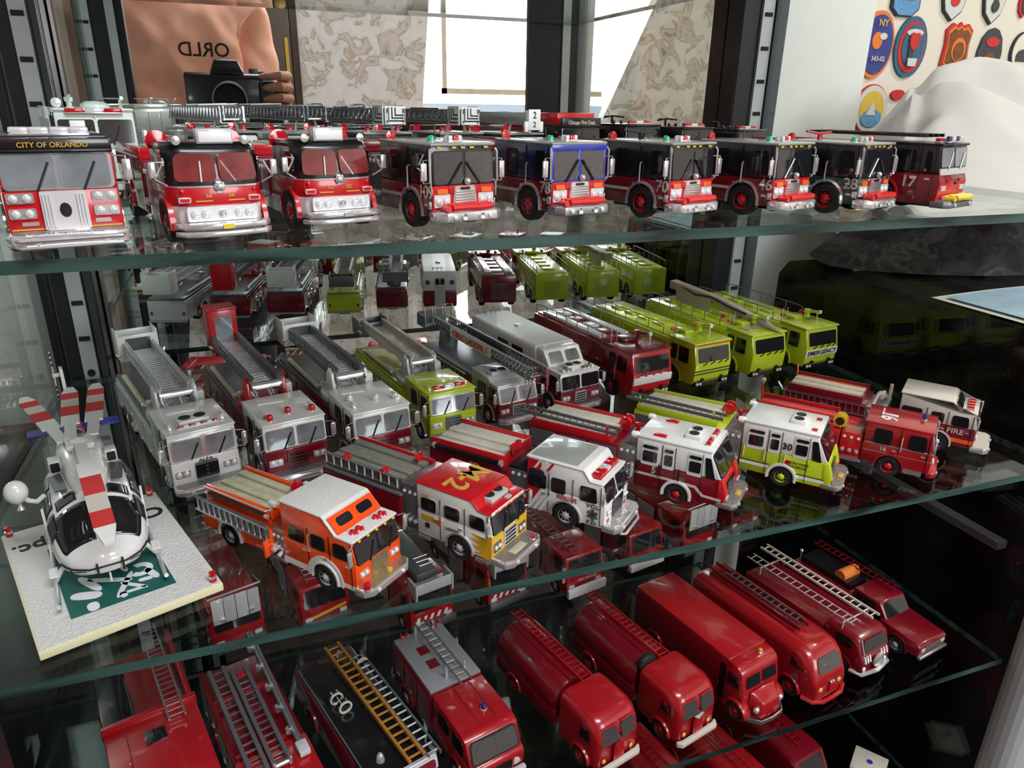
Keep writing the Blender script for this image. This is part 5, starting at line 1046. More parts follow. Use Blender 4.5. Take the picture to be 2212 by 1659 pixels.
    for x, y in ((-14.2, -1.5), (-10.6, -1.5)): T.p('hose_reel', MB().lathe([(.01, y - .35), (.2, y - .3), (.2, y - .05), (.1, y), (.2, y + .05), (.2, y + .3), (.01, y + .35)], (x, 0, 4.25), 'y', 12), 'lens_red')
m2_engine()
def rescue_vol():
    W = 4.1; H = W / 2; T = T_('rescue_truck', 'white rescue truck with grey roof, red stripes and a star emblem', 'fire engine', .655, 1.085, 'B', 40, G1)
    fx = cab(T, 6.0, W, .7, 2.6, 4.0, 'white', 'white', 'white', (.7, -2.3, .5), .45, xf=-1.1, wz=(2.62, 3.8), frame='white', wlow=2.5, wins=((-.6, -1.9), (-3.0, -4.1), (-4.5, -5.9)), r=.92, wx=-2.9, archm='chrome', grille='black', lamps=False, bl=1.1, bh=.55, btop='chrome', gw=1.9)
    T.p('roof_plate', MB().box(-7.0, -3.4, -H + .25, H - .25, 4.76, 4.84), 'roofgrey', None, .05)
    lightbar(T, -2.1, 4.1, 3.2, ['lens_red', 'lens_red', 'lens_clear', 'lens_red', 'lens_red'], .75, .34, 'lens_red')
    for s in (-1, 1):
        d = 1 if s < 0 else -1
        T.p('red_quarter', MB().prism([(-7.08, .75), (-6.0, 2.5), (-6.0, 3.9), (-6.0, 4.6), (-7.08, 4.6)], s * (H - .02), s * (H + .025)), 'red')
        for k in range(3): T.p('stripe', MB().prism([(-7.0 + k * .42, .75), (-6.78 + k * .42, .75), (-5.75 + k * .42, 2.5), (-5.95 + k * .42, 2.5)], s * (H - .02), s * (H + .05)), 'white' if k < 3 else 'red')
        for k in range(3): T.p('stripe', MB().prism([(-6.6 + k * .5, 4.0), (-6.4 + k * .5, 4.0), (-6.0 + k * .5, 4.62), (-6.2 + k * .5, 4.62)], s * (H - .02), s * (H + .05)), 'white' if k < 2 else 'red')
        swin(T, -6.95, -5.75, 2.7, 3.9, W + .06, 'glass_dark', None, .2, 'rear_window', False) if s < 0 else None
        T.t('RESCUE', (-3.95, s * (H + .04), 2.27), .44, (d, 0, 0), (0, 0, 1), 'red'); T.t('VOL', (-2.0, s * (H + .03), 2.25), .42, (d, 0, 0), (0, 0, 1), 'ink', 1.2); T.t('F.D.', (-2.0, s * (H + .03), .98), .42, (d, 0, 0), (0, 0, 1), 'ink', 1.2)
        st_ = MB()
        for a in (0, 60, 120):
            c, s2 = math.cos(R_(a)), math.sin(R_(a)); st_.prism([(-2.0 + (u * c - v * s2), 1.6 + (u * s2 + v * c)) for u, v in ((-.12, -.42), (.12, -.42), (.12, .42), (-.12, .42))], s * (H - .01), s * (H + .03))
        T.p('star_of_life', st_, 'dullsteel'); cross_lamps(T, fx, s * 1.5, 1.85, .62, .55, 2)
        T.p('front_marker', MB().box(-1.12, -1.04, s * 1.5 - .2, s * 1.5 + .2, 1.15, 1.3), 'lens_red', None, .02)
    T.p('grille_frame', MB().panel([(-1.1, -1.0, 1.0), (-1.1, 1.0, 1.0), (-1.1, 1.0, 2.4), (-1.1, -1.0, 2.4)], .06, .12, (1, 0, 0)), 'chrome')
    T.p('push_bar', MB().tube([(-.7, -1.0, 1.0), (-.2, -.9, 1.5), (-.2, .9, 1.5), (-.7, 1.0, 1.0)], .08).tube([(-.1, -1.6, .5), (.15, -1.2, .35), (.15, 1.2, .35), (-.1, 1.6, .5)], .1), 'chrome')
    pump_panel(T, -7.1, -8.6, W - .2, .75, 3.4, 'dullsteel'); T.p('black_deck', MB().box(-8.7, -7.2, -H + .15, H - .15, 3.35, 3.6), 'black', None, .04)
    body(T, -8.6, -15.6, W, .75, 3.4, 'deepred_shaded', -12.8, .8, 'chrome', 'chrome', 3, bed=(-9.0, -15.4), bed_h=.75, rail='red', bedmat='hosewhite'); suction_hose(T, -9.2, -15, -H - .12, 3.6, .2)
    for s in (-1, 1): T.t('PETE' if False else 'FD', (-11.5, s * (H + .06), 2.7), .8, (1 if s < 0 else -1, 0, 0), (0, 0, 1), 'gold')
    for y in (-1.0, -.3): deck_lamp(T, -8.9, y, 4.0, 'lens_red', .36)
rescue_vol()
def quantum(X, Y, head, label, num, low, hub, bumpc, numpos, mod):
    W = 4.3; H = W / 2; T = T_('fire_engine', label, 'fire engine', X, Y, 'B', head, G1)
    fx = cab(T, 6.4, W, .65, 2.75, 4.75, low, 'white', 'white', None, .95, xf=-1.35, wz=(2.82, 4.42), ws_mat='glass_dark', frame='black', wins=(), r=.8, hub=hub, wx=-3.1, archm='ivory', grille=None, lamps=False, bumper='plate', bl=1.3, bh=.42, bz=.62, wip=False, mirr=None, seam=False, ov=.14)
    nose = [(-1.62, .7), (-.95, .8), (-.85, 1.6), (-1.2, 2.75), (-1.9, 2.75)]
    for s in (-1, 1): T.p('front_cowl', MB().prism(nose, min(s * (H - .75), s * H), max(s * (H - .75), s * H)), low if low != 'deepred_shaded' else 'red', None, .15)
    T.p('front_cowl', MB().prism([(-1.6, .7), (-1.0, .8), (-.95, 1.4), (-1.25, 2.5), (-1.9, 2.5)], -H + .7, H - .7), low if low != 'deepred_shaded' else 'red', None, .1)
    T.p('grille', MB().panel([(-.98, -1.0, .95), (-.98, 1.0, .95), (-1.12, 1.0, 2.2), (-1.12, -1.0, 2.2)], .08, .1, (1, 0, 0)), 'black')
    for s in (-1, 1):
        d = 1 if s < 0 else -1
        T.p('headlight', MB().panel([(-.9, s * 1.75 - .3, 1.2), (-.9, s * 1.75 + .3, 1.2), (-.9, s * 1.75 + .3, 1.5), (-.9, s * 1.75 - .3, 1.5)], .12, .1, (1, 0, 0)), 'lens_amber' if low == 'lime' else 'lens_clear')
        T.p('quarter_glass', MB().panel([(-2.45, s * (H - .02), 2.8), (-1.75, s * (H - .02), 2.7), (-2.2, s * (H - .02), 4.3), (-2.6, s * (H - .02), 4.3)], .05, .1, (0, s, 0)), 'glass_dark')
        for xa, xb in ((-3.7, -2.85), (-5.55, -4.95), (-7.2, -6.1)):
            T.p('window_frame', MB().panel(side_quad(xa - .14, xb + .14, 2.65, 4.45, s * (H - .03)), .05, .12, (0, s, 0)), 'white')
            T.p('side_window', MB().panel(side_quad(xa, xb, 2.95, 3.8, s * (H - .02)), .08, .12, (0, s, 0)), 'glass_dark'); T.p('transom_window', MB().panel(side_quad(xa - .03, xb + .03, 4.0, 4.25, s * (H - .02)), .08, .12, (0, s, 0)), 'glass_dark')
        for xx in (-4.4, -5.9, -7.5): T.p('grab_rail', MB().cyl((xx, s * (H + .1), 1.9), (xx, s * (H + .1), 2.9), .05), 'ivory' if low == 'lime' else 'black')
        T.t(num, (numpos[0], s * (H + .03), numpos[1]), .75, (d, 0, 0), (0, 0, 1), 'ivory' if low == 'deepred_shaded' else 'ink')
        T.p('fender_blade', MB().prism(ring(-4.45, .8, .98, 1.15, -12, 192, 14), s * (H - .05), s * (H + .16)), 'white')
        T.p('seal', MB().prism([(-4.15 + .22 * a, 2.1 + .22 * b) for a, b in oval(1, 1, 14)], s * H, s * (H + .03)), 'lens_red' if low == 'lime' else 'dullsteel')
    seams(T, (-2.75, -4.75, -5.75), .8, 4.5, W)
    if low == 'lime':
        band(T, -7.7, -5.5, 1.25, 1.5, W, 'white'); band(T, -7.7, -5.5, 1.55, 1.62, W, 'ink'); band(T, -3.4, -1.4, 1.0, 1.25, W, 'white'); band(T, -3.4, -1.4, 1.3, 1.37, W, 'ink')
        for s in (-1, 1): T.t('METRO DADE', (-3.4, s * (H + .03), 2.2), .26, (1 if s < 0 else -1, 0, 0), (0, 0, 1), 'ink'); T.t('FIRE RESCUE', (-3.4, s * (H + .03), 1.9), .26, (1 if s < 0 else -1, 0, 0), (0, 0, 1), 'ink')
    else:
        band(T, -7.7, -5.3, 1.75, 1.95, W, 'ivory'); T_b = MB()
        for s in (-1, 1): T_b.prism([(-5.4, 1.75), (-3.2, 1.7), (-2.6, 1.15), (-1.2, 1.1), (-1.2, 1.28), (-2.5, 1.33), (-3.1, 1.9), (-5.4, 1.95)], s * H, s * (H + .03))
        T.p('stripe', T_b, 'ivory')
    ac_unit(T, -4.0, 0, 4.88)
    if mod == 'bar':
        lightbar(T, -2.7, 4.88, 2.9, ['lens_red', 'lens_red', 'lens_clear', 'lens_red', 'lens_red'], .42, .3)
        for y in (-1.5, 1.5): T.p('roof_beacon', MB().box(-6.7, -5.7, y - .25, y + .25, 4.86, 5.0), 'lens_red', None, .07)
    else:
        for y in (-1.3, 1.0): T.p('roof_emblem', MB().box(-2.9, -2.5, y - .3, y + .3, 4.87, 4.92), 'lens_red')
    for y in (-1.9, 1.9): T.p('corner_lamp', MB().lathe([(.01, -.3), (.25, -.28), (.28, .1), (.18, .28), (.01, .3)], (-7.95, y, 4.75), 'x', 12), 'white')
    T.p('winch', MB().box(-.6, -.2, -.5, .3, 1.02, 1.2), 'gold', None, .05)
    pump_panel(T, -7.8, -9.2, W - .2, .75, 3.7, 'plate'); body(T, -9.2, -16.8, W, .75, 3.7, low, -13.6, .8, hub, 'ivory', 3, 'dullsteel', bed=(-9.8, -16.6), bed_h=.55, rail='red' if low == 'deepred_shaded' else 'lime', bedmat='hosewhite')
    ladder(T, (-17.6, -1.55, 4.65), (-9.4, -1.55, 4.45), 1.0, 15, 'grey', (0, 1, 0), (.16, .24), 'roof_ladder')
    for x in (-16.4, -10.2): T.p('ladder_post', MB().box(x - .08, x + .08, -2.1, -1.95, 3.6, 4.95), 'red' if low == 'deepred_shaded' else 'lime')
    T.p('hose_reel', MB().lathe([(.01, -.5), (.5, -.45), (.5, -.3), (.25, -.25), (.25, .25), (.5, .3), (.5, .45), (.01, .5)], (-9.6, .8, 4.4), 'y', 16), 'lens_red')
    deck_gun(T, -8.7, 3.7, 'red', 'red', .8)
quantum(.925, 1.088, 41, 'white over red engine numbered 5 with red roof light bar', '5', 'deepred_shaded', 'red', 'plate', (-6.3, 2.3), 'bar')
quantum(1.19, 1.08, 40, 'white over lime engine numbered 30 with lime wheels', '30', 'lime', 'lime', 'plate', (-4.33, 3.4), 'none')
def red16():
    W = 4.1; H = W / 2; T = T_('fire_engine', 'all red cab-forward fire engine numbered 16 beside the lime engine', 'fire engine', 1.435, 1.06, 'B', 39, G1)
    fx = cab(T, 5.0, W, .9, 2.6, 4.3, 'firered', 'firered', 'firered', None, .3, xf=-.5, wz=(2.65, 3.95), frame='chrome', wins=((-.5, -1.8), (-3.0, -4.3)), r=.85, hub='lens_red', wx=-2.9, archm='firered', grille='red', lamps=True, bumper='firered', bl=.5, bh=.45, bz=.6, btop=None)
    T.p('chrome_line', MB().box(-5.4, -.5, -H - .02, H + .02, 2.55, 2.6).box(-5.4, -.5, -H - .02, H + .02, 1.9, 1.93), 'chrome')
    for s in (-1, 1):
        T.t('16', (-4.0, s * (H + .03), 2.25), .5, (1 if s < 0 else -1, 0, 0), (0, 0, 1), 'ivory'); T.p('step_plate', MB().box(-2.4, -1.0, min(s * H, s * (H + .08)), max(s * H, s * (H + .08)), .6, .95), 'plate')
    T.t('16', (-4.1, -.3, 4.43), 1.7, (0, -1, 0), (1, 0, 0), 'signwhite', 1.0)
    T.p('roof_line', MB().box(-4.6, -4.52, -.2, 1.5, 4.38, 4.43), 'signwhite'); beacon(T, -1.6, .6, 4.4, .2, 'lens_blue', .55)
    pump_panel(T, -5.6, -7.2, W - .2, .75, 3.0, 'red'); T.p('running_board', MB().box(-7.4, -5.4, -H, H, .6, .85), 'plate')
    T.p('pump_rail', MB().tube([(-6.9, -1.8, 3.0), (-6.9, -1.8, 3.5), (-5.9, -1.8, 3.5), (-5.9, -1.8, 3.0)], .07), 'chrome'); T.p('yellow_hose_reel', MB().lathe([(.01, -.4), (.55, -.38), (.55, -.25), (.3, -.2), (.3, .2), (.55, .25), (.55, .38), (.01, .4)], (-7.5, -1.0, 3.6), 'y', 18), 'yellow'); T.p('reel_core', MB().cyl((-7.5, -1.45, 3.6), (-7.5, -.55, 3.6), .34, n=16), 'black')
    body(T, -7.3, -14.6, W, .75, 2.9, 'firered', -11.5, .85, 'lens_red', 'firered', 3, bed=(-7.9, -14.4), bed_h=.6, rail='red', bedmat=('hosered', 'deepred_shaded', 'hosered', 'deepred_shaded')); T.p('hose_pipes', MB().tube([(-14.2, -1.9, 3.6), (-8.2, -1.9, 3.6)], .1).tube([(-14.2, -2.0, 3.3), (-8.2, -2.0, 3.3)], .1), 'steel')
    T.p('tail_post', MB().cyl((-14.4, 1.6, 2.9), (-14.6, 1.6, 4.6), .1), 'red'); deck_lamp(T, -14.5, 1.6, 4.5, 'lens_clear', .22); deck_lamp(T, -14.5, -1.6, 3.5, 'lens_clear', .24)
red16()
def fire_far():
    W = 4.1; H = W / 2; T = T_('fire_engine', 'cream and maroon engine lettered FIRE with raised roof at the right end', 'fire engine', 1.665, 1.11, 'B', 36, G1)
    fx = cab(T, 6.0, W, .75, 2.5, 3.9, 'maroon', 'ivory', 'ivory', (.7, -2.6, .7), .35, xf=-1.2, wz=(2.6, 3.7), wins=((-.6, -1.9), (-2.5, -3.5), (-4.2, -5.8)), r=.85, wx=-2.7, archm='ivory', grille='ivory', bl=1.2, btop='ivory', frame='ivory')
    for s in (-1, 1):
        T.t('FIRE', (-2.7, s * (H + .03), 2.1), .62, (1 if s < 0 else -1, 0, 0), (0, 0, 1), 'ivory', 1.15)
        T.p('clerestory_window', MB().panel([(-2.58, s * .9 - .75, 4.08), (-2.58, s * .9 + .75, 4.08), (-3.06, s * .9 + .75, 4.56), (-3.06, s * .9 - .75, 4.56)], .05, .1, (1, 0, 1)), 'glass_dark')
    band(T, -7.1, -1.3, 1.15, 1.5, W, 'lens_amber'); lightbar(T, -2.0, 4.0, 3.0, ['lens_red'] * 4, .6, .12)
    pump_panel(T, -8.2, -9.8, W - .2, .75, 2.6, 'steel'); T.p('pump_pipes', MB().tube([(-9.4, -1.2, 2.6), (-9.2, -.6, 3.4), (-8.8, .4, 3.5), (-8.6, 1.2, 2.8)], .16, 8).ball((-9.0, .2, 3.2), .42), 'ivory'); T.p('stack', MB().cyl((-8.4, 1.5, 2.6), (-8.4, 1.5, 4.0), .16), 'ivory')
    body(T, -9.8, -17.0, W, .75, 2.8, 'maroon', -13.8, .85, 'chrome', 'ivory', 3, bed=(-10.2, -16.8), bed_h=.6, rail='maroon', bedmat=('lens_amber', 'hosewhite', 'hosewhite', 'lens_amber'))
    rack_ladder(T, -9.0, -17.2, W, 2.2, .9, 15, 'steel')
    T.p('tail_nozzle', MB().tube([(-17.2, -1.9, 2.6), (-17.6, -2.3, 3.4)], .09), 'chrome'); T.p('tail_post', MB().cyl((-16.8, 1.8, 2.8), (-16.9, 1.8, 4.1), .08), 'lens_amber')
fire_far()
# ---- back row: four rear-platform ladder trucks, a long-ladder truck, the box rescue, four airport tenders
def tower(X, Y, head, label, low, up, turn, boom_mat, plat, rail_mat='chrome', beac=(), bar=None, W=4.2, lz=4.8, pz=6.2, tall=False, roofz=4.4, nose=None, solid=False, kk=.0115):
    H = W / 2; T = T_('ladder_truck', label, 'fire truck', X, Y, 'B', head, G2, kk)
    fx = cab(T, 5.0, W, .75, 2.6, roofz, low, up, up, None, .22, xf=-.9, wz=(2.75, roofz - .35), ws_mat='glass_painted_glare', frame=up if low != up else 'chrome', wins=((-.5, -1.6), (-2.4, -3.6)), wfr='chrome', r=.8, grille='dullsteel' if low == up else low, bl=.9, bumper='chrome')
    body(T, -5.9, -18.6, W, .75, 3.0, low if low != 'white' else 'silver', (-13.2, -15.0), .8, 'chrome', 'chrome', 5); rear_lights(T, -18.6, W, 1.4)
    T.p('deck', MB().box(-18.4, -6.0, -H + .1, H - .1, 2.95, 3.3), 'dullsteel' if up != 'lime' else 'limedark', None, .04)
    T.p('turntable', MB().cyl((-7.6, 0, 3.2), (-7.6, 0, 3.75), 1.98, n=28), turn, None, .1)
    for s in (-1, 1): T.p('turntable_arm', MB().prism([(-8.6, 3.7), (-6.6, 3.7), (-7.0, lz + .5), (-7.6, lz + .8), (-8.0, lz + .4)], min(s * 1.15, s * 1.4), max(s * 1.15, s * 1.4)), turn, None, .06)
    T.p('pivot', MB().cyl((-6.9, -1.1, lz + .2), (-6.9, 1.1, lz + .2), .28, n=14), 'chrome')
    T.p('control_box', MB().box(-8.0, -7.0, 1.35, 1.85, 3.7, 4.8), turn if turn != 'red' else 'silver', None, .06); deck_gun(T, -8.8, 3.4, 'white', 'chrome', -1.5, .7)
    a = aerial(T, (-6.4, 0, lz), (-18.2, 0, lz + .15), 2.1, .8, 20, boom_mat, rail_mat)
    if solid:
        for s in (-1, 1): T.p('boom_panel', MB().box(-18, -6.8, s * .98 - .05, s * .98 + .05, lz - .15, lz + .85), boom_mat)
    for s in (-1, 1):
        T.p('lift_cylinder', MB().cyl((-7.6, s * .6, 3.8), (-12.0, s * .6, lz), .2, n=12), 'chrome')
        suction_hose(T, -9.5, -16.5, s * (H - .45), 3.55, .2, 'hose' if s < 0 else 'dullsteel')
    # rescue platform at the rear end
    w_ = 1.5 if not tall else 1.1; x0 = -18.4; x1 = -20.4; zt = pz + (1.6 if tall else .4)
    o = T.p('platform_floor', MB().box(x1, x0, -w_, w_, lz - .6, lz - .35), plat, None, .05)
    for s in (-1, 1): T.p('platform_side', MB().box(x1, x0, min(s * w_, s * (w_ - .12)), max(s * w_, s * (w_ - .12)), lz - .4, zt), plat, o, .04)
    for xx in (x1, x0): T.p('platform_panel', MB().box(xx - .06, xx + .06, -w_, w_, lz - .4, zt - (.0 if tall else .3)), plat, o, .03)
    T.p('platform_opening', MB().panel([(x0 + .06, -w_ * .62, lz + .2), (x0 + .06, w_ * .62, lz + .2), (x0 + .06, w_ * .62, zt - .55), (x0 + .06, -w_ * .62, zt - .55)], .03, .06, (1, 0, 0)), 'glass_painted_glare' if tall else 'grey', o)
    if tall: T.p('platform_roof', MB().box(x1 - .1, x0 + .1, -w_ - .1, w_ + .1, zt - .05, zt + .12), plat, o, .04)
    for s in (-1, 1): T.p('platform_nozzle', MB().tube([(x0, s * (w_ + .2), lz), (x0 + .5, s * (w_ + .25), lz + .2), (x0 + .9, s * (w_ + .1), lz + .1)], .1, 8), 'chrome', o)
    for x, y, mt in beac: beacon(T, x, y, roofz + .1, .24, mt, .45)
    for s in (-1, 1): T.p('air_horn', MB().lathe([(.06, -3.0), (.08, -2.2), (.17, -1.9), (.01, -1.95)], (0, s * 1.6, roofz + .28), 'x', 10), 'chrome')
    return T, fx
t, f = tower(-.122, 1.475, 17, 'silver white ladder truck with ALFA above its black grille and a twin-fan roof unit', 'white', 'white', 'silver', 'silver', 'white', 'silver')
ac_unit(t, -2.6, -.1, 4.5); lightbar(t, -1.75, 4.5, 2.5, ['lens_red', 'white', 'lens_red', 'white', 'lens_red', 'white', 'lens_red'], .35, .2, 'white'); t.t('ALFA', (-.86, 0, 2.45), .3, (0, 1, 0), (0, 0, 1), 'ink', 1.3)
for y in (-.38, .38): t.p('grille_half', MB().panel([(-.82, y - .32, 1.3), (-.82, y + .32, 1.3), (-.82, y + .32, 2.2), (-.82, y - .32, 2.2)], .05, .03, (1, 0, 0)), 'black')
t, f = tower(.062, 1.465, 14, 'white roofed maroon ladder truck with a tall red platform at its rear', 'deepred_shaded', 'white', 'red', 'dullsteel', 'red', 'chrome', ((-2.3, 0, 'lens_red'), (-1.6, -1.4, 'lens_red'), (-1.9, 1.5, 'lens_red')), tall=True)
t.p('platform_lamp', MB().ball((-10, 1.9, 4.2), .3), 'lens_clear')
t, f = tower(.252, 1.47, 13, 'white roofed maroon ladder truck with a white platform at its rear', 'deepred_shaded', 'white', 'white', 'dullsteel', 'white', 'chrome', ((-3.4, -1.4, 'lens_clear'), (-2.6, .2, 'lens_clear'), (-2.2, 1.5, 'lens_clear')), pz=6.0)
t, f = tower(.437, 1.555, 11, 'lime ladder truck with a red and white roof light bar', 'lime', 'lime', 'silver', 'ivory', 'dullsteel', 'chrome', (), solid=True, lz=5.0, pz=5.6, kk=.0106)
lightbar(t, -1.7, 4.5, 2.9, ['lens_red', 'lens_clear', 'lens_red'], .5, .34)
def long_ladder():
    W = 4.2; H = W / 2; T = T_('ladder_truck', 'silver cab truck under a long grey ladder lettered CBDC LADDER 1', 'fire truck', .625, 1.60, 'B', 12, G2)
    fx = cab(T, 5.2, W, .75, 2.4, 4.0, 'maroon', 'silver', 'silver', (.35, -2.5, .5), .5, wz=(2.45, 3.75), ws_mat='glass_painted_glare', frame='chrome', wins=((-.6, -1.8), (-2.5, -3.8)), wfr='black', bl=.6)
    ac_unit(T, -3.6, -.7, 4.4, 'silver')
    body(T, -6.1, -17.5, W, .75, 3.3, 'maroon', (-12.5, -14.2), .8, 'chrome', 'chrome', 5); rack_ladder(T, -7, -16, W, 3.1)
    T.p('deck', MB().box(-17.3, -6.2, -H + .15, H - .15, 3.25, 3.6), 'dullsteel', None, .05)
    z = 5.2; y0 = .7; o = aerial(T, (-18, 0, z), (.9, 0, z - .1), 1.7, .95, 30, 'dullsteel', 'chrome')
    for q in [o]: q.location = (0, y0 * .01, 0)
    for s in (-1, 1): p_ = T.p('name_panel', MB().box(-13.8, -5.6, min(y0 + s * .92, y0 + s * 1.0), max(y0 + s * .92, y0 + s * 1.0), z - .05, z + .9), 'hosewhite'); T.t('CBDC LADDER 1', (-9.7, y0 + s * 1.02, z + .42), .82, (1 if s < 0 else -1, 0, 0), (0, 0, 1), 'patch_red', 1.15)
    T.p('tip_frame', MB().tube([(-.6, y0 + 1.0, z - 1.2), (-.6, y0 + 1.0, z + .8), (1.0, y0 + 1.0, z + .6), (1.0, y0 + 1.0, z - 1.4)], .1).tube([(-.6, y0 + 1.0, z - 1.2), (1.0, y0 + 1.0, z + .6)], .08), 'red')
    for k in range(3): T.p('tip_rail', MB().tube([(.4, y0 - .9 + k * .35, z - 1.3), (.4, y0 - .9 + k * .35, z + .9), (.9, y0 - .9 + k * .35, z + .9)], .07), 'chrome')
    for y in (-1.2, 0, 1.2): T.p('platform_rail', MB().tube([(-18.2, y0 + y - .45, z), (-18.4, y0 + y - .45, z + 2.0), (-18.4, y0 + y + .45, z + 2.0), (-18.2, y0 + y + .45, z)], .07), 'chrome')
    T.p('platform_floor', MB().box(-20.2, -18.2, y0 - 1.8, y0 + 1.8, z - .3, z - .05), 'dullsteel', None, .05); T.p('platform_panel', MB().box(-20.2, -20.1, y0 - 1.7, y0 + 1.7, z - .1, z + 1.1).box(-20.2, -18.4, y0 - 1.75, y0 - 1.65, z - .1, z + 1.0), 'dullsteel')
    T.p('pedestal', MB().cyl((-15.5, .3, 3.5), (-15.5, .5, z), 1.0, n=20), 'dullsteel')
long_ladder()
def box_rescue():
    W = 4.6; H = W / 2; T = T_('rescue_truck', 'white box bodied rescue truck with maroon lower panels and a raised crew roof', 'rescue truck', .815, 1.63, 'B', 12)
    fx = cab(T, 4.4, W, .75, 2.5, 4.1, 'maroon', 'white', 'white', None, .25, wz=(2.6, 3.85), frame='white', wins=((-.6, -1.9), (-2.6, -3.6)), bl=.7, grille='silver', gw=1.3)
    ac_unit(T, -2.3, 0, 4.2)
    for i, y in enumerate((-1.7, -1.2, -.7, .7, 1.2, 1.7)): beacon(T, -1.5, y, 4.2, .16, ('lens_clear', 'lens_green', 'lens_clear', 'lens_red', 'lens_green', 'lens_clear')[i], .3); beacon(T, -1.9 - .1 * (i % 2), y, 4.2, .14, 'lens_red' if i % 2 else 'lens_clear', .28)
    T.p('crew_hood', MB().prism([(-3.2, 4.1), (-4.3, 5.6), (-5.6, 5.7), (-5.6, 4.0)], -H + .2, H - .2), 'white', None, .08)
    for s in (-1, 1): T.p('crew_window', MB().panel([(-3.42, s * .95 - .75, 4.42), (-3.42, s * .95 + .75, 4.42), (-4.1, s * .95 + .68, 5.35), (-4.1, s * .95 - .68, 5.35)], .06, .15, (1, 0, 1)), 'glass_painted_glare')
    T.p('box_body', MB().box(-18, -5.4, -H, H, 3.0, 5.7), 'white', None, .08); T.p('lower_body', MB().box(-18, -5.2, -H, H, .75, 3.0), 'maroon', None, .06)
    T.p('roof_sheet', MB().box(-17.9, -5.5, -H + .15, H - .15, 5.68, 5.76), 'whiteplate'); T.p('roof_hatch', MB().box(-12.4, -11.6, -.35, .35, 5.74, 5.95), 'silver', None, .05)
    for y in (-.9, -.3, .3): T.p('roof_hook', MB().tube([(-17.2, y, 5.7), (-17.4, y, 6.1), (-16.9, y, 6.15)], .06), 'chrome')
    T.p('roof_bar', MB().tube([(-17.3, -1.1, 6.1), (-17.3, .5, 6.1)], .06), 'chrome')
    for s in (-1, 1):
        for a, b in ((-9.6, -7.6), (-12.4, -10.4)): T.p('side_window', MB().panel(side_quad(a, b, 3.9, 4.9, s * H), .05, .15, (0, s, 0)), 'glass_dark')
        for i in range(5): d = T.p('compartment_door', MB().panel(side_quad(-17.8 + i * 2.45, -15.6 + i * 2.45, 1.0 if i != 2 else 1.9, 2.85, s * H), .05, .05, (0, s, 0)), 'maroon'); T.p('handle', MB().box(-17.0 + i * 2.45, -16.4 + i * 2.45, min(s * H, s * (H + .12)), max(s * H, s * (H + .12)), 2.2, 2.3), 'chrome', d)
    axle(T, -13.2, W, .85, 'chrome')
    T.p('rear_door', MB().panel([(-18, -.75, .9), (-18, .75, .9), (-18, .75, 4.9), (-18, -.75, 4.9)], .05, .06, (-1, 0, 0)), 'silver'); 
    for y in (-.35, .35): T.p('rear_window', MB().panel([(-18.05, y - .25, 3.9), (-18.05, y + .25, 3.9), (-18.05, y + .25, 4.7), (-18.05, y - .25, 4.7)], .05, .06, (-1, 0, 0)), 'glass_dark')
    for y in (-1.7, 1.7): T.p('rear_lamp', MB().panel([(-18, y - .3, 3.9), (-18, y + .3, 3.9), (-18, y + .3, 4.5), (-18, y - .3, 4.5)], .06, .06, (-1, 0, 0)), 'grey'); T.p('tail_light', MB().panel([(-18, y - .25, 1.2), (-18, y + .25, 1.2), (-18, y + .25, 1.8), (-18, y - .25, 1.8)], .06, .06, (-1, 0, 0)), 'lens_red')
box_rescue()
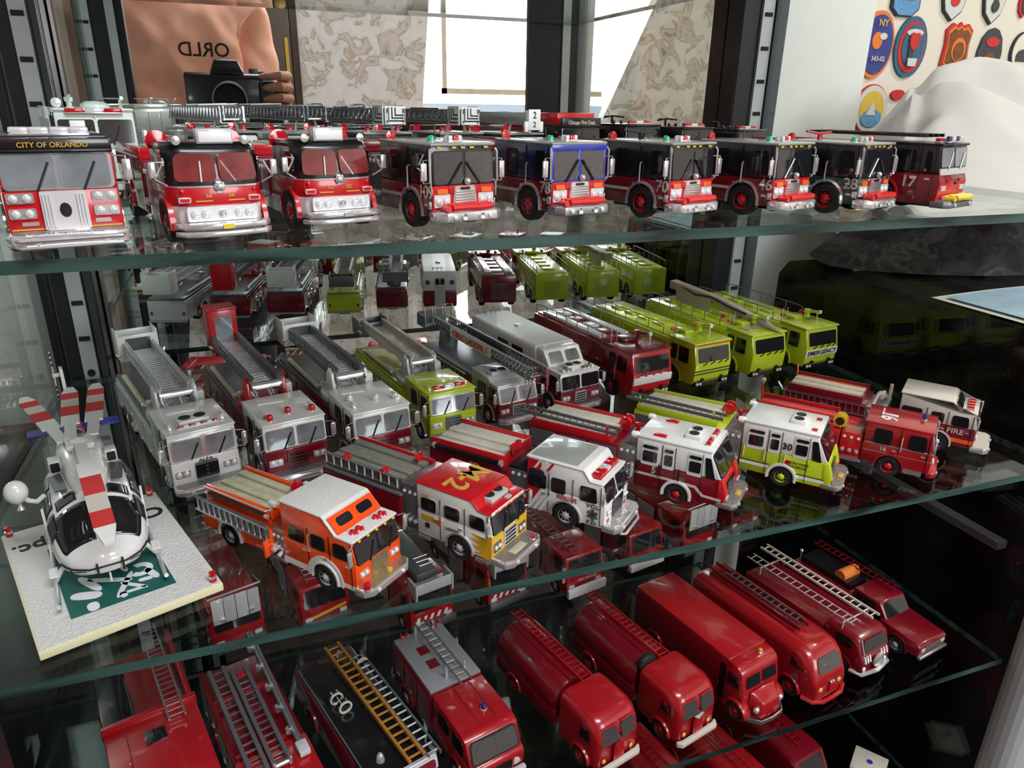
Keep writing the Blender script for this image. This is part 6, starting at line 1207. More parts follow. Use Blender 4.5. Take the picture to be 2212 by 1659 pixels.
def crash(X, Y, head, label, col, top, kind):
    W = 4.9; H = W / 2; T = T_('airport_fire_truck', label, 'airport fire truck', X, Y, 'B', head, G3)
    zr = 5.2
    T.p('hull', MB().prism([(-18.5, 1.1), (-3.6, 1.1), (-3.6, zr - .25), (-18.5, zr - .25)], -H, H), col, None, .1)
    prof = [(-3.7, .9), (-.5, .9), (-.14, 1.4), (0, 3.05), (-.5, zr), (-3.7, zr)]
    T.p('cab', MB().prism(prof, -H + .02, H - .02), col if kind != 'red' else 'red', None, .12); T.p('cab_roof', MB().prism([(-4.2, zr - .05), (-.3, zr - .05), (-.35, zr + .12), (-4.2, zr + .12)], -H - .08, H + .08), top, None, .06)  # on the red one the hull colour carries painted shade, the cab does not
    fx = lambda z: -.5 * (z - 3.05) / (zr - 3.05) if z > 3.05 else (-.14 + .14 * (z - 1.4) / 1.65 if z > 1.4 else -.5 + .36 * (z - .9) / .5)
    q = lambda y0, y1, z0, z1, e=0: [(fx(z0) + e, y0, z0), (fx(z0) + e, y1, z0), (fx(z1) + e, y1, z1), (fx(z1) + e, y0, z1)]
    fr = T.p('windshield_frame', MB().panel(q(-H + .2, H - .2, 3.12, 4.95), .05, .2, (1, 0, 0)), col if kind != 'red' else 'red'); T.p('windshield', MB().panel(q(-H + .38, H - .38, 3.3, 4.75), .09, .16, (1, 0, 0)), 'glass_dark', fr)
    for y in (-1.4, -.4, .6, 1.5): T.p('wiper', MB().tube([(fx(3.1) + .06, y, 3.05), (fx(3.25) + .10, y + .5, 3.27)], .07, 6), 'black')
    for s in (-1, 1):
        T.p('door_window', MB().panel(side_quad(-2.6, -1.2, 3.0, 4.6, s * H), .05, .12, (0, s, 0)), 'glass_dark'); T.p('rear_window', MB().panel(side_quad(-3.9, -3.0, 3.0, 4.6, s * H), .05, .12, (0, s, 0)), 'glass_dark')
        T.p('door_rail', MB().cyl((-2.8, s * (H + .1), 2.0), (-2.8, s * (H + .1), 3.6), .05), 'chrome')
        for i in range(5): d = T.p('locker_door', MB().panel(side_quad(-17.9 + i * 2.7, -15.5 + i * 2.7, 3.0, 4.5, s * H), .05, .06, (0, s, 0)), col); T.p('handle', MB().box(-17.0 + i * 2.7, -16.4 + i * 2.7, min(s * H, s * (H + .1)), max(s * H, s * (H + .1)), 3.2, 3.3), 'chrome', d)
        hl = T.p('headlight_box', MB().box(-.7, -.05, s * 1.75 - .45, s * 1.75 + .45, .75, 1.35), 'black', None, .05)
        for k in (-.2, .2): T.p('headlight', MB().lathe([(.01, -.06), (.16, -.04), (.16, .03), (.01, .06)], (0, s * 1.75 + k, 1.05), 'x', 10), 'lens_clear', hl)
        T.p('front_peg', MB().cyl((-.4, s * 1.3, 1.5), (.1, s * 1.3, 1.5), .16), 'black')
        T.p('roof_rail', MB().tube([(-5.5, s * (H - .15), zr - .2), (-5.5, s * (H - .15), zr + .85), (-7, s * (H - .15), zr + .95), (-16.5, s * (H - .15), zr + .95), (-18.2, s * (H - .15), zr + .85), (-18.2, s * (H - .15), zr - .2)], .055), 'dullsteel')
        for i in range(5): T.p('rail_post', MB().cyl((-8 - i * 2, s * (H - .15), zr - .2), (-8 - i * 2, s * (H - .15), zr + .95), .05), 'dullsteel')
    T.p('front_apron', MB().box(-.75, -.3, -H + .3, H - .3, .65, 1.0), 'black')
    for x in (-3.4, -12.6, -15.6): axle(T, x, W, 1.1, 'grey' if kind != 'red' else 'red', col)
    T.p('deck', MB().box(-18.3, -4.4, -H + .35, H - .35, zr - .28, zr - .1), top, None, .05)
    for i in range(4): T.p('roof_hatch', MB().box(-16.8 + i * 2.6, -15.2 + i * 2.6, -.9, .7, zr - .12, zr + .12), top if i % 2 else ('silver' if kind == 'red' else col), None, .06)
    T.p('turret_base', MB().box(-5.2, -3.6, -.9, .9, zr + .08, zr + .45), col, None, .08)
    g = T.p('turret', MB().lathe([(.35, zr + .4), (.3, zr + .9), (.45, zr + .95), (.4, zr + 1.3), (.01, zr + 1.35)], (-3.3, .6, 0), 'z', 14), col); T.p('nozzle', MB().cyl((-3.6, .6, zr + 1.0), (-1.7, .6, zr + 1.35), .2, .14, 12), col, g); T.p('nozzle_tip', MB().cyl((-1.75, .6, zr + 1.33), (-1.5, .6, zr + 1.38), .2, .22, 12), 'chrome', g)
    T.p('spotlight', MB().ball((-2.8, 1.7, zr + .9), .24), 'chrome'); T.p('lamp_stalk', MB().cyl((-2.8, 1.7, zr), (-2.8, 1.7, zr + .8), .06), 'chrome'); deck_lamp(T, -4.8, -1.6, zr + .1, 'lens_red', .25); deck_lamp(T, -5.0, 1.5, zr + .1, 'lens_red', .25)
    for y in (-1.9, -1.2): T.p('antenna', MB().cyl((-4.5, y, zr), (-4.5, y, zr + 1.4), .035), 'chrome')
    g2 = T.p('engine_grille', MB().panel([(-18.5, -1.2, 1.6), (-18.5, 1.2, 1.6), (-18.5, 1.2, 3.9), (-18.5, -1.2, 3.9)], .05, .08, (-1, 0, 0)), 'dullsteel' if kind == 'red' else 'limedark')
    for i in range(8): T.p('grille_slat', MB().box(-18.64, -18.54, -1.05 + i * .3 - .06, -1.05 + i * .3 + .06, 1.75, 3.75), col, g2)
    if kind == 'red':
        T.p('white_nose_panel', MB().prism([(-.2, 2.1), (.05, 2.1), (.12, 2.85), (-.15, 2.85)], -H + .05, H - .05), 'signwhite', None, .03)
        for y in (-1.4, -.45, .5, 1.4): T.p('panel_tab', MB().box(-.12, .1, y - .3, y + .3, 2.8, 2.98), 'signwhite', None, .04)
        band(T, -18.4, -4, 1.9, 2.5, W, 'patch_grey'); T.p('roof_lockers', MB().box(-17.5, -6.5, -1.9, -.9, zr - .15, zr + .15).box(-17.5, -6.5, .9, 1.9, zr - .15, zr + .15), 'silver', None, .04)
    if kind == 'stripe':
        for z in (2.05, 2.38): T.p('black_stripe', MB().panel(q(-H + .05, H - .05, z, z + .1, .03), .02, 0, (1, 0, 0)), 'ink')
        T.p('red_line', MB().box(-.36, -.24, -H, H, zr - .12, zr - .02), 'patch_red')
    if kind == 'emerg':
        T.p('emergency_band', MB().panel(q(-H + .05, H - .05, 2.1, 2.85, .03), .03, .05, (1, 0, 0)), 'signwhite')
        T.t('EMERGENCY', (fx(2.47) + .09, 0, 2.47), .74, (0, 1, 0), (.085, 0, 1), 'ink', 1.05)
    if kind == 'boom':
        b = T.p('boom', MB().loft([[(x, .9 + y * w_, z + zz * h) for y, zz in ((-1, -1), (1, -1), (1, 1), (-1, 1))] for x, z, w_, h in ((-17.5, 6.9, .55, .5), (-9, 6.6, .5, .45), (-2.0, 5.8, .35, .3))]), 'boom', None, .06)
        T.p('boom_shield', MB().box(-16, -10, .2, .34, 5.2, 7.2), 'boom'); T.p('boom_nozzle', MB().loft([[(x, .9 + r * math.cos(t), z + r * math.sin(t)) for t in [2 * math.pi * i / 10 for i in range(10)]] for x, r, z in ((-3.2, .3, 6.1), (-2.4, .5, 5.9), (-1.4, .35, 5.7), (-.2, .16, 5.45), (.5, .03, 5.3))]), 'boom', b)
        T.p('boom_hose', MB().tube([(-15, .3, 7.1), (-12.5, .2, 6.7), (-10, .2, 7.0), (-7, .3, 6.5), (-4.5, .4, 6.3)], .11, 8), 'ink', b); T.p('boom_cradle', MB().box(-6.2, -5.6, .5, 1.3, 5.0, 6.4), 'boom'); T.p('roof_mat', MB().box(-3.2, -1.9, -1.6, -.1, zr + .1, zr + .2), 'boom')
        for y in (-.9, 2.0): deck_lamp(T, -6.6, y, zr + .1, 'lens_red', .28)
crash(1.035, 1.66, 10, 'red airport fire truck with a white panel below its windshield', 'deepred_shaded', 'deepred_shaded', 'red')
crash(1.25, 1.68, 9, 'lime airport fire truck with two black stripes across its nose', 'lime', 'lime', 'stripe')
crash(1.465, 1.70, 8, 'lime airport fire truck with a tan boom lying along its roof', 'lime', 'lime', 'boom')
crash(1.675, 1.71, 7, 'lime airport fire truck lettered EMERGENCY at the right end', 'lime', 'lime', 'emerg')
# ---------------------------------------------------------------- lower shelf (C): red European engines and vans
GC = 'red engines and vans in the front row of the lower shelf'; GD = 'red engines in the back row of the lower shelf'
def rsec(x, hw, z0, z1, r, n=5):            # rounded-rectangle section across the vehicle
    pts = []
    for cy, cz, a0 in ((hw - r, z1 - r, 0), (-(hw - r), z1 - r, 90), (-(hw - .15), z0 + .15, 180), (hw - .15, z0 + .15, 270)):
        rr = r if cz > (z0 + z1) / 2 else .15
        for i in range(n + 1): a = R_(a0 + 90 * i / n); pts.append((x, cy + rr * math.cos(a), cz + rr * math.sin(a)))
    return pts
def hull(T, name, st, mat, smooth=True):     # st: (x, halfwidth, z0, z1, corner radius)
    return T.p(name, MB().loft([rsec(*q) for q in st]), mat)
def fenders(T, x, W, r, mat):
    for s in (-1, 1): T.p('fender', MB().prism(ring(x, r, r * 1.02, r * 1.3, -5, 185, 14), min(s * (W / 2 - .7), s * (W / 2 + .18)), max(s * (W / 2 - .7), s * (W / 2 + .18))), mat, None, .06); wheel(T, x, s * (W / 2 + .08), r, mat, .6)
def snub(T, W, H, L=4.6, mat='firered', fl=.7, z0=.7):
    """Rounded snub-nosed cab: two flat panes set in a bulging face."""
    h = W / 2
    hull(T, 'cab', [(-.25, h * .70, z0, H * .60, .6), (-.1, h * .80, z0, H * .66, .6), (-.15, h * .86, z0, H * .72, .7), (-.45, h * .93, z0, H * .88, .9), (-.9, h * .97, z0, H * .97, .9), (-1.6, h, z0, H, .8), (-L + .5, h, z0, H, .8), (-L, h * .98, z0, H * .985, .8)], mat)
    for s in (-1, 1):
        T.p('windshield', MB().panel([(.04, s * .18, H * .58), (-.12, s * (h * .80), H * .58), (-.40, s * (h * .72), H * .83), (-.26, s * .18, H * .83)], .08, .22, (1, 0, .2), .4), 'glass_grey')
        T.p('windshield_brow', MB().tube([(-.24, s * .2, H * .865), (-.30, s * h * .5, H * .865), (-.42, s * h * .74, H * .855)], .08, 8), mat)
        T.p('side_window', MB().panel([(-2.0, s * (h - .01), H * .58), (-.9, s * (h - .05), H * .58), (-1.15, s * (h - .16), H * .80), (-2.0, s * (h - .12), H * .81)], .10, .2, (0, s, 0)), 'glass_dark')
        T.p('headlight', MB().ball((-.12, s * h * .62, H * .26), .2, .6), 'gold'); cross = None
    g = T.p('radiator', MB().panel([(-.02, -.55, .85), (-.02, .55, .85), (-.06, .45, H * .50), (-.06, -.45, H * .50)], .10, .3, (1, 0, 0)), mat)
    for i in range(4): T.p('louvre', MB().box(.06, .12, -.32, .32, 1.15 + i * .32, 1.27 + i * .32), mat, g)
    T.p('seam', MB().box(-2.15, -2.11, -h - .012, h + .012, .9, H * .9), 'deepred_shaded')
    T.p('chassis', MB().box(-13, -.4, -.8, .8, .4, .9), 'black'); fenders(T, -1.9, W, .85, mat)
def tanker(X, Y, head, label, badge=False, spare=False):
    W = 4.5; H = 5.0; T = T_('tanker_truck', label, 'tanker truck', X, Y, 'C', head, GC); snub(T, W, H)
    T.p('bumper', MB().prismz([(.05, -2.2), (.38, -1.9), (.42, 1.9), (.05, 2.2), (-.15, 2.2), (.0, 1.7), (.0, -1.7), (-.15, -2.2)], .55, 1.0), 'ivory', None, .05)
    n = 24
    def el(x, ry, rz, zc=3.0): return [(x, ry * math.cos(2 * math.pi * i / n), zc + rz * math.sin(2 * math.pi * i / n)) for i in range(n)]
    T.p('tank', MB().loft([el(-5.2, 1.2, 1.0), el(-5.3, 2.1, 1.85), el(-5.6, 2.3, 2.0), el(-9, 2.3, 2.05), el(-13.2, 2.3, 2.0), el(-13.5, 2.1, 1.85), el(-13.6, 1.2, 1.0)]), 'deepred_shaded')
    for s in (-1, 1): T.p('side_skirt', MB().box(-13.4, -5.2, min(s * 1.7, s * 2.3), max(s * 1.7, s * 2.3), .9, 2.4), 'deepred_shaded', None, .1)
    T.p('tank_walkway', MB().box(-13.2, -5.2, -.8, .8, 4.8, 5.02), 'deepred_shaded', None, .06)
    ladder(T, (-14.2, .25, 5.3), (-4.3, .25, 5.3), 1.0, 17, 'firered', name='roof_ladder', rail=(.12, .18))
    if spare: T.p('spare_wheel', MB().lathe([(.2, -.3), (.85, -.3), (.95, -.15), (.95, .15), (.85, .3), (.2, .3)], (-5.0, -1.1, 4.6), 'x', 20), 'tyre')
    if badge: T.p('badge', MB().prismx([(-.5, 2.75), (0, 2.35), (.5, 2.75), (.25, 2.8), (0, 2.7), (-.25, 2.8)], -.02, .10), 'ivory')
    fenders(T, -10.8, W, .85, 'firered'); T.p('rear_bumper', MB().box(-13.9, -13.5, -2, 2, .7, 1.1), 'deepred_shaded', None, .05)
# C1
def c1():
    W = 6.2; H = W / 2; T = T_('fire_truck', 'large red truck with a dark roof hatch and a ladder lying over its cab', 'fire truck', -.232, 1.10, 'C', 15, GC)
    cab(T, 8.2, W, .9, 3.4, 5.4, 'firered', 'firered', 'firered', None, .5, wins=((-.8, -2.6), (-3.6, -5.4)), r=1.1, grille='black', gw=2.4)
    T.p('cab_back_rim', MB().box(-9.4, -8.9, -H - .1, H + .1, 4.9, 5.95), 'firered', None, .1); T.p('roof_hatch', MB().box(-7.6, -6.3, -.7, .7, 5.45, 5.6), 'glass_dark', None, .05); T.p('roof_seam', MB().box(-8.8, -2, -1.8, -1.72, 5.48, 5.54), 'deepred_shaded'); T.p('antenna', MB().cyl((-5.2, -1.76, 5.4), (-4.6, -1.9, 6.2), .04), 'steel')
    T.p('body', MB().box(-19, -9.3, -H, H, .9, 3.7), 'firered', None, .08); T.p('bed_wall', MB().box(-19, -9.3, H - .35, H, 3.6, 5.2), 'firered', None, .06)
    T.p('black_locker', MB().box(-16, -9.5, -H + .05, -.9, 3.6, 4.9), 'black', None, .05); T.p('locker_rail', MB().tube([(-15, -1.0, 4.9), (-9.8, -1.0, 4.9)], .07), 'dullsteel'); T.p('round_hatch', MB().lathe([(.01, 3.7), (.6, 3.7), (.55, 3.95), (.01, 4.0)], (-11.5, .6, 0), 'z', 18), 'firered')
    ladder(T, (-18.5, 1.5, 6.4), (-7.4, 1.6, 5.95), 1.1, 19, 'steel', rail=(.12, .22), name='roof_ladder'); axle(T, -15, W, 1.1, 'silver', 'firered')
c1()
def c2():
    W = 5.0; H = W / 2; T = T_('fire_truck', 'red truck carrying two grey ladders side by side and a grey boom', 'fire truck', -.025, 1.055, 'C', 15, GC)
    cab(T, 4.6, W, .8, 2.9, 4.5, 'firered', 'firered', 'firered', None, .4, wins=((-.6, -1.9), (-2.5, -3.8)), r=.9, grille='chrome', gw=2.0)
    T.p('windshield_trim', MB().box(-1.5, -1.3, -H + .2, H - .2, 4.5, 4.62), 'chrome')
    body(T, -5.6, -16.5, W, .8, 3.9, 'deepred_shaded', -12.5, .9, 'red', 'firered', 4)
    T.p('bed_rim', MB().box(-16.4, -5.6, H - .3, H, 3.8, 4.3).box(-16.4, -5.6, -H, -H + .3, 3.8, 4.3), 'deepred_shaded')
    for y, x0, x1 in ((-1.35, -15.0, -2.0), (.15, -14.2, -3.4)):
        ladder(T, (x0, y, 5.1), (x1, y, 5.0), 1.05, 16, 'dullsteel', rail=(.28, .45), name='roof_ladder', rmat='steel', r=.07)
        T.p('ladder_hook', MB().box(x1 - .3, x1 + .1, y - .7, y - .45, 4.7, 5.5).box(x1 - .3, x1 + .1, y + .45, y + .7, 4.7, 5.5), 'steel', None, .06); T.p('ladder_foot', MB().cyl((x1 - .1, y - .5, 5.0), (x1 - .1, y + .5, 5.0), .2), 'steel')
    for x in (-6, -12): T.p('ladder_rack', MB().box(x - .12, x + .12, -H + .2, H - .6, 4.2, 4.75), 'firered', None, .04)
    T.p('red_tab', MB().box(-13.4, -12.9, -.1, .4, 5.35, 5.5), 'lens_red', None, .05)
    b = T.p('boom', MB().cyl((-17, 1.9, 5.8), (-4.2, 1.8, 4.9), .3, .24, 12), 'dullsteel'); T.p('boom_head', MB().box(-4.6, -3.4, 1.4, 2.2, 4.7, 5.2), 'silver', b, .1)
    for i in range(5): T.p('boom_clamp', MB().lathe([(.2, -.2), (.34, -.15), (.34, .15), (.2, .2)], (-15 + i * 2.3, 1.5, 5.9 - i * .17), 'x', 10), 'steel', b)
c2()
def c3():
    W = 5.0; H = W / 2; T = T_('fire_truck', 'black decked old truck with a wooden ladder and a FIRE plate', 'fire truck', .195, 1.035, 'C', 17, GC)
    hull(T, 'cab', [(-.5, H * .9, .8, 2.6, .3), (-.6, H, .8, 3.0, .3), (-3.6, H, .8, 4.0, .3), (-4.2, H, .8, 4.2, .3)], 'black')
    T.p('deck', MB().box(-15.5, -1.6, -H + .1, H - .1, 3.5, 4.2), 'black', None, .12); T.p('body', MB().box(-15.8, -4.2, -H, H, .8, 3.7), 'maroon', None, .06)
    T.p('front_plate', MB().prism([(-.9, 3.9), (-.6, 3.9), (-.8, 4.75), (-1.1, 4.75)], -1.9, 2.2), 'silver', None, .05); T.p('plate_field', MB().panel([(-.60, -1.7, 3.98), (-.60, 2.0, 3.98), (-.79, 2.0, 4.68), (-.79, -1.7, 4.68)], .03, .2, (1, 0, .2)), 'maroon'); T.t('FIRE', (-.64, -.3, 4.35), .6, (0, 1, 0), (-.25, 0, 1), 'ivory', 1.1)
    T.p('plate_back', MB().prism([(-1.3, 4.2), (-.85, 4.2), (-1.05, 4.8), (-1.3, 4.8)], -1.95, 2.25), 'chrome')
    ladder(T, (-15.5, .75, 4.85), (-1.4, .95, 4.75), 1.15, 18, 'wood', rail=(.2, .32), name='wooden_ladder', r=.09)
    ladder(T, (-13.5, 1.95, 4.8), (-1.0, 2.15, 4.7), .95, 17, 'dullsteel', rail=(.14, .3), name='steel_ladder', rmat='silver', r=.07)
    for x, y in ((-10.2, -1.3), (-9.0, -1.1), (-12.5, 2.0)):
        T.p('reel', MB().lathe([(.42, -.25), (.5, -.2), (.5, .2), (.42, .25)], (x, y, 4.7), 'x', 18, True), 'black'); T.p('reel_ring', MB().lathe([(.40, .2), (.54, .2), (.54, .32), (.40, .32)], (x, y, 4.7), 'x', 18, True), 'ivory')
    T.p('bell', MB().lathe([(.34, 4.2), (.3, 4.45), (.2, 4.75), (.1, 4.85), (.01, 4.86)], (-3.3, -1.0, 0), 'z', 14), 'chrome'); T.p('deck_rail', MB().tube([(-15, -H + .1, 4.3), (-2, -H + .1, 4.25)], .06), 'dullsteel')
    fenders(T, -2.4, W, 1.0, 'maroon'); fenders(T, -12.5, W, 1.0, 'maroon'); T.p('chassis', MB().box(-15, -.6, -.8, .8, .5, .9), 'black')
    for s in (-1, 1): T.p('headlight', MB().lathe([(.01, -.75), (.4, -.6), (.42, -.3), (.01, -.2)], (0, s * 1.4, 2.2), 'x', 14), 'chrome')
c3()
def c4():
    W = 4.7; H = W / 2; T = T_('fire_truck', 'red crew truck with a silver roof deck, ladder rack and one blue beacon', 'fire truck', .38, 1.075, 'C', 13, GC)
    T.p('cab', MB().prism([(-6.2, .8), (-.2, .8), (0, 1.4), (0, 2.3), (-.25, 2.7), (-6.2, 2.7)], -H, H), 'firered', None, .18)
    T.p('upper_cab', MB().prism([(-6.2, 2.6), (-.25, 2.6), (-1.0, 4.5), (-1.5, 4.75), (-6.2, 4.75)], -H + .08, H - .08), 'firered', None, .18)
    T.p('windshield_rubber', MB().panel([(-.29, -H + .28, 2.74), (-.29, H - .28, 2.74), (-.98, H - .38, 4.42), (-.98, -H + .38, 4.42)], .05, .3, (1, 0, .3)), 'black'); T.p('windshield', MB().panel([(-.34, -H + .4, 2.88), (-.34, H - .4, 2.88), (-.93, H - .5, 4.28), (-.93, -H + .5, 4.28)], .10, .25, (1, 0, .3)), 'glass_grey')
    for s in (-1, 1):
        for a, b in ((-2.9, -1.3), (-5.2, -3.5)): T.p('side_window', MB().panel(side_quad(a, b, 2.95, 4.2, s * (H - .08)), .05, .2, (0, s, 0)), 'glass_dark')
        T.p('headlight', MB().lathe([(.01, -.05), (.28, 0), (.28, .08), (.01, .12)], (0, s * 1.6, 1.7), 'x', 14), 'lens_clear')
    T.p('roof_rib', MB().box(-5.9, -2.0, -.5, -.44, 4.72, 4.79).box(-5.9, -2.0, .9, .96, 4.72, 4.79), 'deepred_shaded')
    T.p('grille', MB().panel([(0, -1.2, 1.2), (0, 1.2, 1.2), (0, 1.2, 2.1), (0, -1.2, 2.1)], .05, .15, (1, 0, 0)), 'black'); T.p('bumper', MB().box(-.1, .3, -H, H, .6, 1.0), 'silver', None, .07)
    beacon(T, -3.0, .5, 4.78, .24, 'lens_blue', .55)
    body(T, -6.3, -13.5, W, .8, 4.6, 'deepred_shaded', -10.8, .9, 'silver', 'firered', 3); axle(T, -2.2, W, .9, 'silver', 'firered')
    T.p('roof_deck', MB().box(-13.4, -6.5, -H + .1, H - .05, 4.62, 4.85), 'deckgrey', None, .03); 
    for x in (-11, -9.2): T.p('deck_opening', MB().box(x - .5, x + .5, -1.1, -.2, 4.84, 4.88), 'deepred_shaded')
    ladder(T, (-13.8, .35, 5.5), (-5.5, .45, 5.4), .95, 11, 'steel', rail=(.12, .2), name='roof_ladder', rmat='chrome')
    for x in (-12.8, -7.2):
        for y in (-.45, 1.2): T.p('rack_post', MB().cyl((x, y, 4.8), (x, y, 5.9), .1), 'chrome')
    for y in (-1.7, -1.2, 1.2, 1.7): T.p('hose_hook', MB().tube([(-13.1, y, 4.8), (-13.1, y, 5.5), (-12.6, y, 5.6)], .08), 'lens_red')
c4()
tanker(.645, 1.035, 15, 'red tanker with a white bumper and plain face, left one of the two')
tanker(.85, 1.04, 14, 'red tanker with a white bumper, winged badge and spare wheel, right one of the two', True, True)
def c7():
    W = 4.6; H = W / 2; T = T_('van', 'plain red box van with a short sloping bonnet and small roof light', 'van', 1.045, 1.03, 'C', 12, GC)
    T.p('body', MB().prism([(-14.5, .8), (-3.2, .8), (-3.2, 5.2), (-14.5, 5.2)], -H, H), 'deepred_shaded', None, .22); T.p('body_roof', MB().box(-14.4, -3.0, -H + .05, H - .05, 5.05, 5.3), 'firered', None, .2)
    T.p('cab', MB().prism([(-3.4, .8), (-1.0, .8), (-1.2, 2.9), (-1.55, 4.7), (-2.1, 5.15), (-3.4, 5.2)], -H + .05, H - .05), 'firered', None, .25)
    T.p('bonnet', MB().loft([[(-1.1, -1.7, .8), (-1.1, 1.7, .8), (-1.1, 1.5, 3.0), (-1.1, -1.5, 3.0)], [(.15, -1.2, .8), (.15, 1.2, .8), (.0, 1.0, 2.3), (.0, -1.0, 2.3)]]), 'firered', None, .2)
    for s in (-1, 1):
        T.p('windshield', MB().panel([(-1.24, s * .15, 3.25), (-1.24, s * 1.8, 3.25), (-1.48, s * 1.75, 4.25), (-1.48, s * .15, 4.25)], .07, .15, (1, 0, .2)), 'glass_dark'); T.p('side_window', MB().panel(side_quad(-2.9, -1.7, 3.1, 4.2, s * (H - .05)), .05, .15, (0, s, 0)), 'glass_dark')
        T.p('headlight', MB().ball((-.25, s * 1.45, 1.75), .3, .8), 'chrome'); T.p('door_gap', MB().box(-3.7, -3.1, min(s * (H - .1), s * (H + .015)), max(s * (H - .1), s * (H + .015)), 1.0, 4.6), 'black')
    T.p('chevron', MB().prismx([(-.5, 1.0), (0, 1.5), (.5, 1.0), (.5, 1.2), (0, 1.7), (-.5, 1.2)], .1, .22), 'firered'); T.p('bumper', MB().prismz([(-.6, -2.1), (.3, -1.3), (.45, 0), (.3, 1.3), (-.6, 2.1), (-.6, 1.9), (.2, 1.2), (.3, 0), (.2, -1.2), (-.6, -1.9)], .55, .95), 'steel', None, .04)
    beacon(T, -2.3, .7, 5.2, .2, 'gold', .4); fenders(T, -1.7, W, .9, 'firered'); fenders(T, -11.5, W, .9, 'deepred_shaded')
c7()
def c8():
    W = 4.5; H = W / 2; T = T_('van', 'round nosed red van with a red ladder on its roof and a wide pale windshield', 'van', 1.225, 1.035, 'C', 12, GC)
    hull(T, 'body', [(-.1, H * .72, .8, 2.0, .6), (0, H * .85, .75, 2.7, .8), (-.25, H * .92, .75, 3.3, .9), (-.8, H * .96, .75, 4.4, 1.0), (-1.5, H, .75, 5.0, 1.0), (-2.5, H, .75, 5.2, 1.0), (-14, H, .75, 5.2, 1.0), (-14.4, H * .95, .9, 5.0, 1.0)], 'firered')
    T.p('windshield', MB().panel([(-.32, -1.5, 3.2), (-.32, 1.5, 3.2), (-.92, 1.35, 4.45), (-.92, -1.35, 4.45)], .16, .35, (1, 0, .4), .2), 'glass_grey')
    for s in (-1, 1):
        T.p('wiper', MB().tube([(-.22, s * .2, 3.2), (-.55, s * .7, 4.0)], .04, 5), 'chrome'); T.p('side_window', MB().panel([(-2.6, s * H, 3.1), (-1.2, s * (H - .06), 3.1), (-1.6, s * (H - .1), 4.3), (-2.6, s * (H - .08), 4.4)], .06, .25, (0, s, 0)), 'glass_dark')
        T.p('headlight', MB().ball((-.05, s * 1.25, 1.8), .26, .6), 'gold'); T.p('door_seal', MB().lathe([(.01, s * (H + .01)), (.35, s * (H + .01)), (.35, s * (H + .05)), (.01, s * (H + .05))], (-2.0, 0, 2.2), 'y', 16), 'dullsteel')
        T.p('flank_lamp', MB().ball((-4.6, s * (H + .12), 2.6), .2), 'chrome'); T.p('gutter', MB().tube([(-14, s * (H - .35), 4.75), (-3, s * (H - .35), 4.75)], .08), 'deepred_shaded')
    T.p('nose_ridge', MB().prism([(-.25, 3.0), (.0, 2.7), (.12, 1.2), (-.2, 1.2)], -.12, .12), 'firered', None, .05); T.p('bumper', MB().tube([(-1.0, -2.35, .9), (-.1, -2.1, .85), (.35, -1.2, .85), (.4, 0, .85), (.35, 1.2, .85), (-.1, 2.1, .85), (-1.0, 2.35, .9)], .2, 8), 'firered')
    for y in (-.15, .15): T.p('emblem', MB().ball((.1, y, 2.3), .12), 'chrome')
    T.p('roof_rack', MB().box(-13.5, -3.5, -1.0, 1.0, 5.18, 5.4), 'deepred_shaded', None, .05); ladder(T, (-14, -.1, 5.65), (-3.2, -.1, 5.65), 1.1, 16, 'deepred_shaded', rail=(.14, .24), name='roof_ladder'); ladder(T, (-12, .1, 5.9), (-3.8, .1, 5.9), .8, 12, 'grey', rail=(.1, .14), name='roof_ladder')
    fenders(T, -2.4, W, .9, 'firered'); fenders(T, -11, W, .9, 'firered'); T.p('chassis', MB().box(-13.5, -.5, -.8, .8, .5, .9), 'black')
c8()
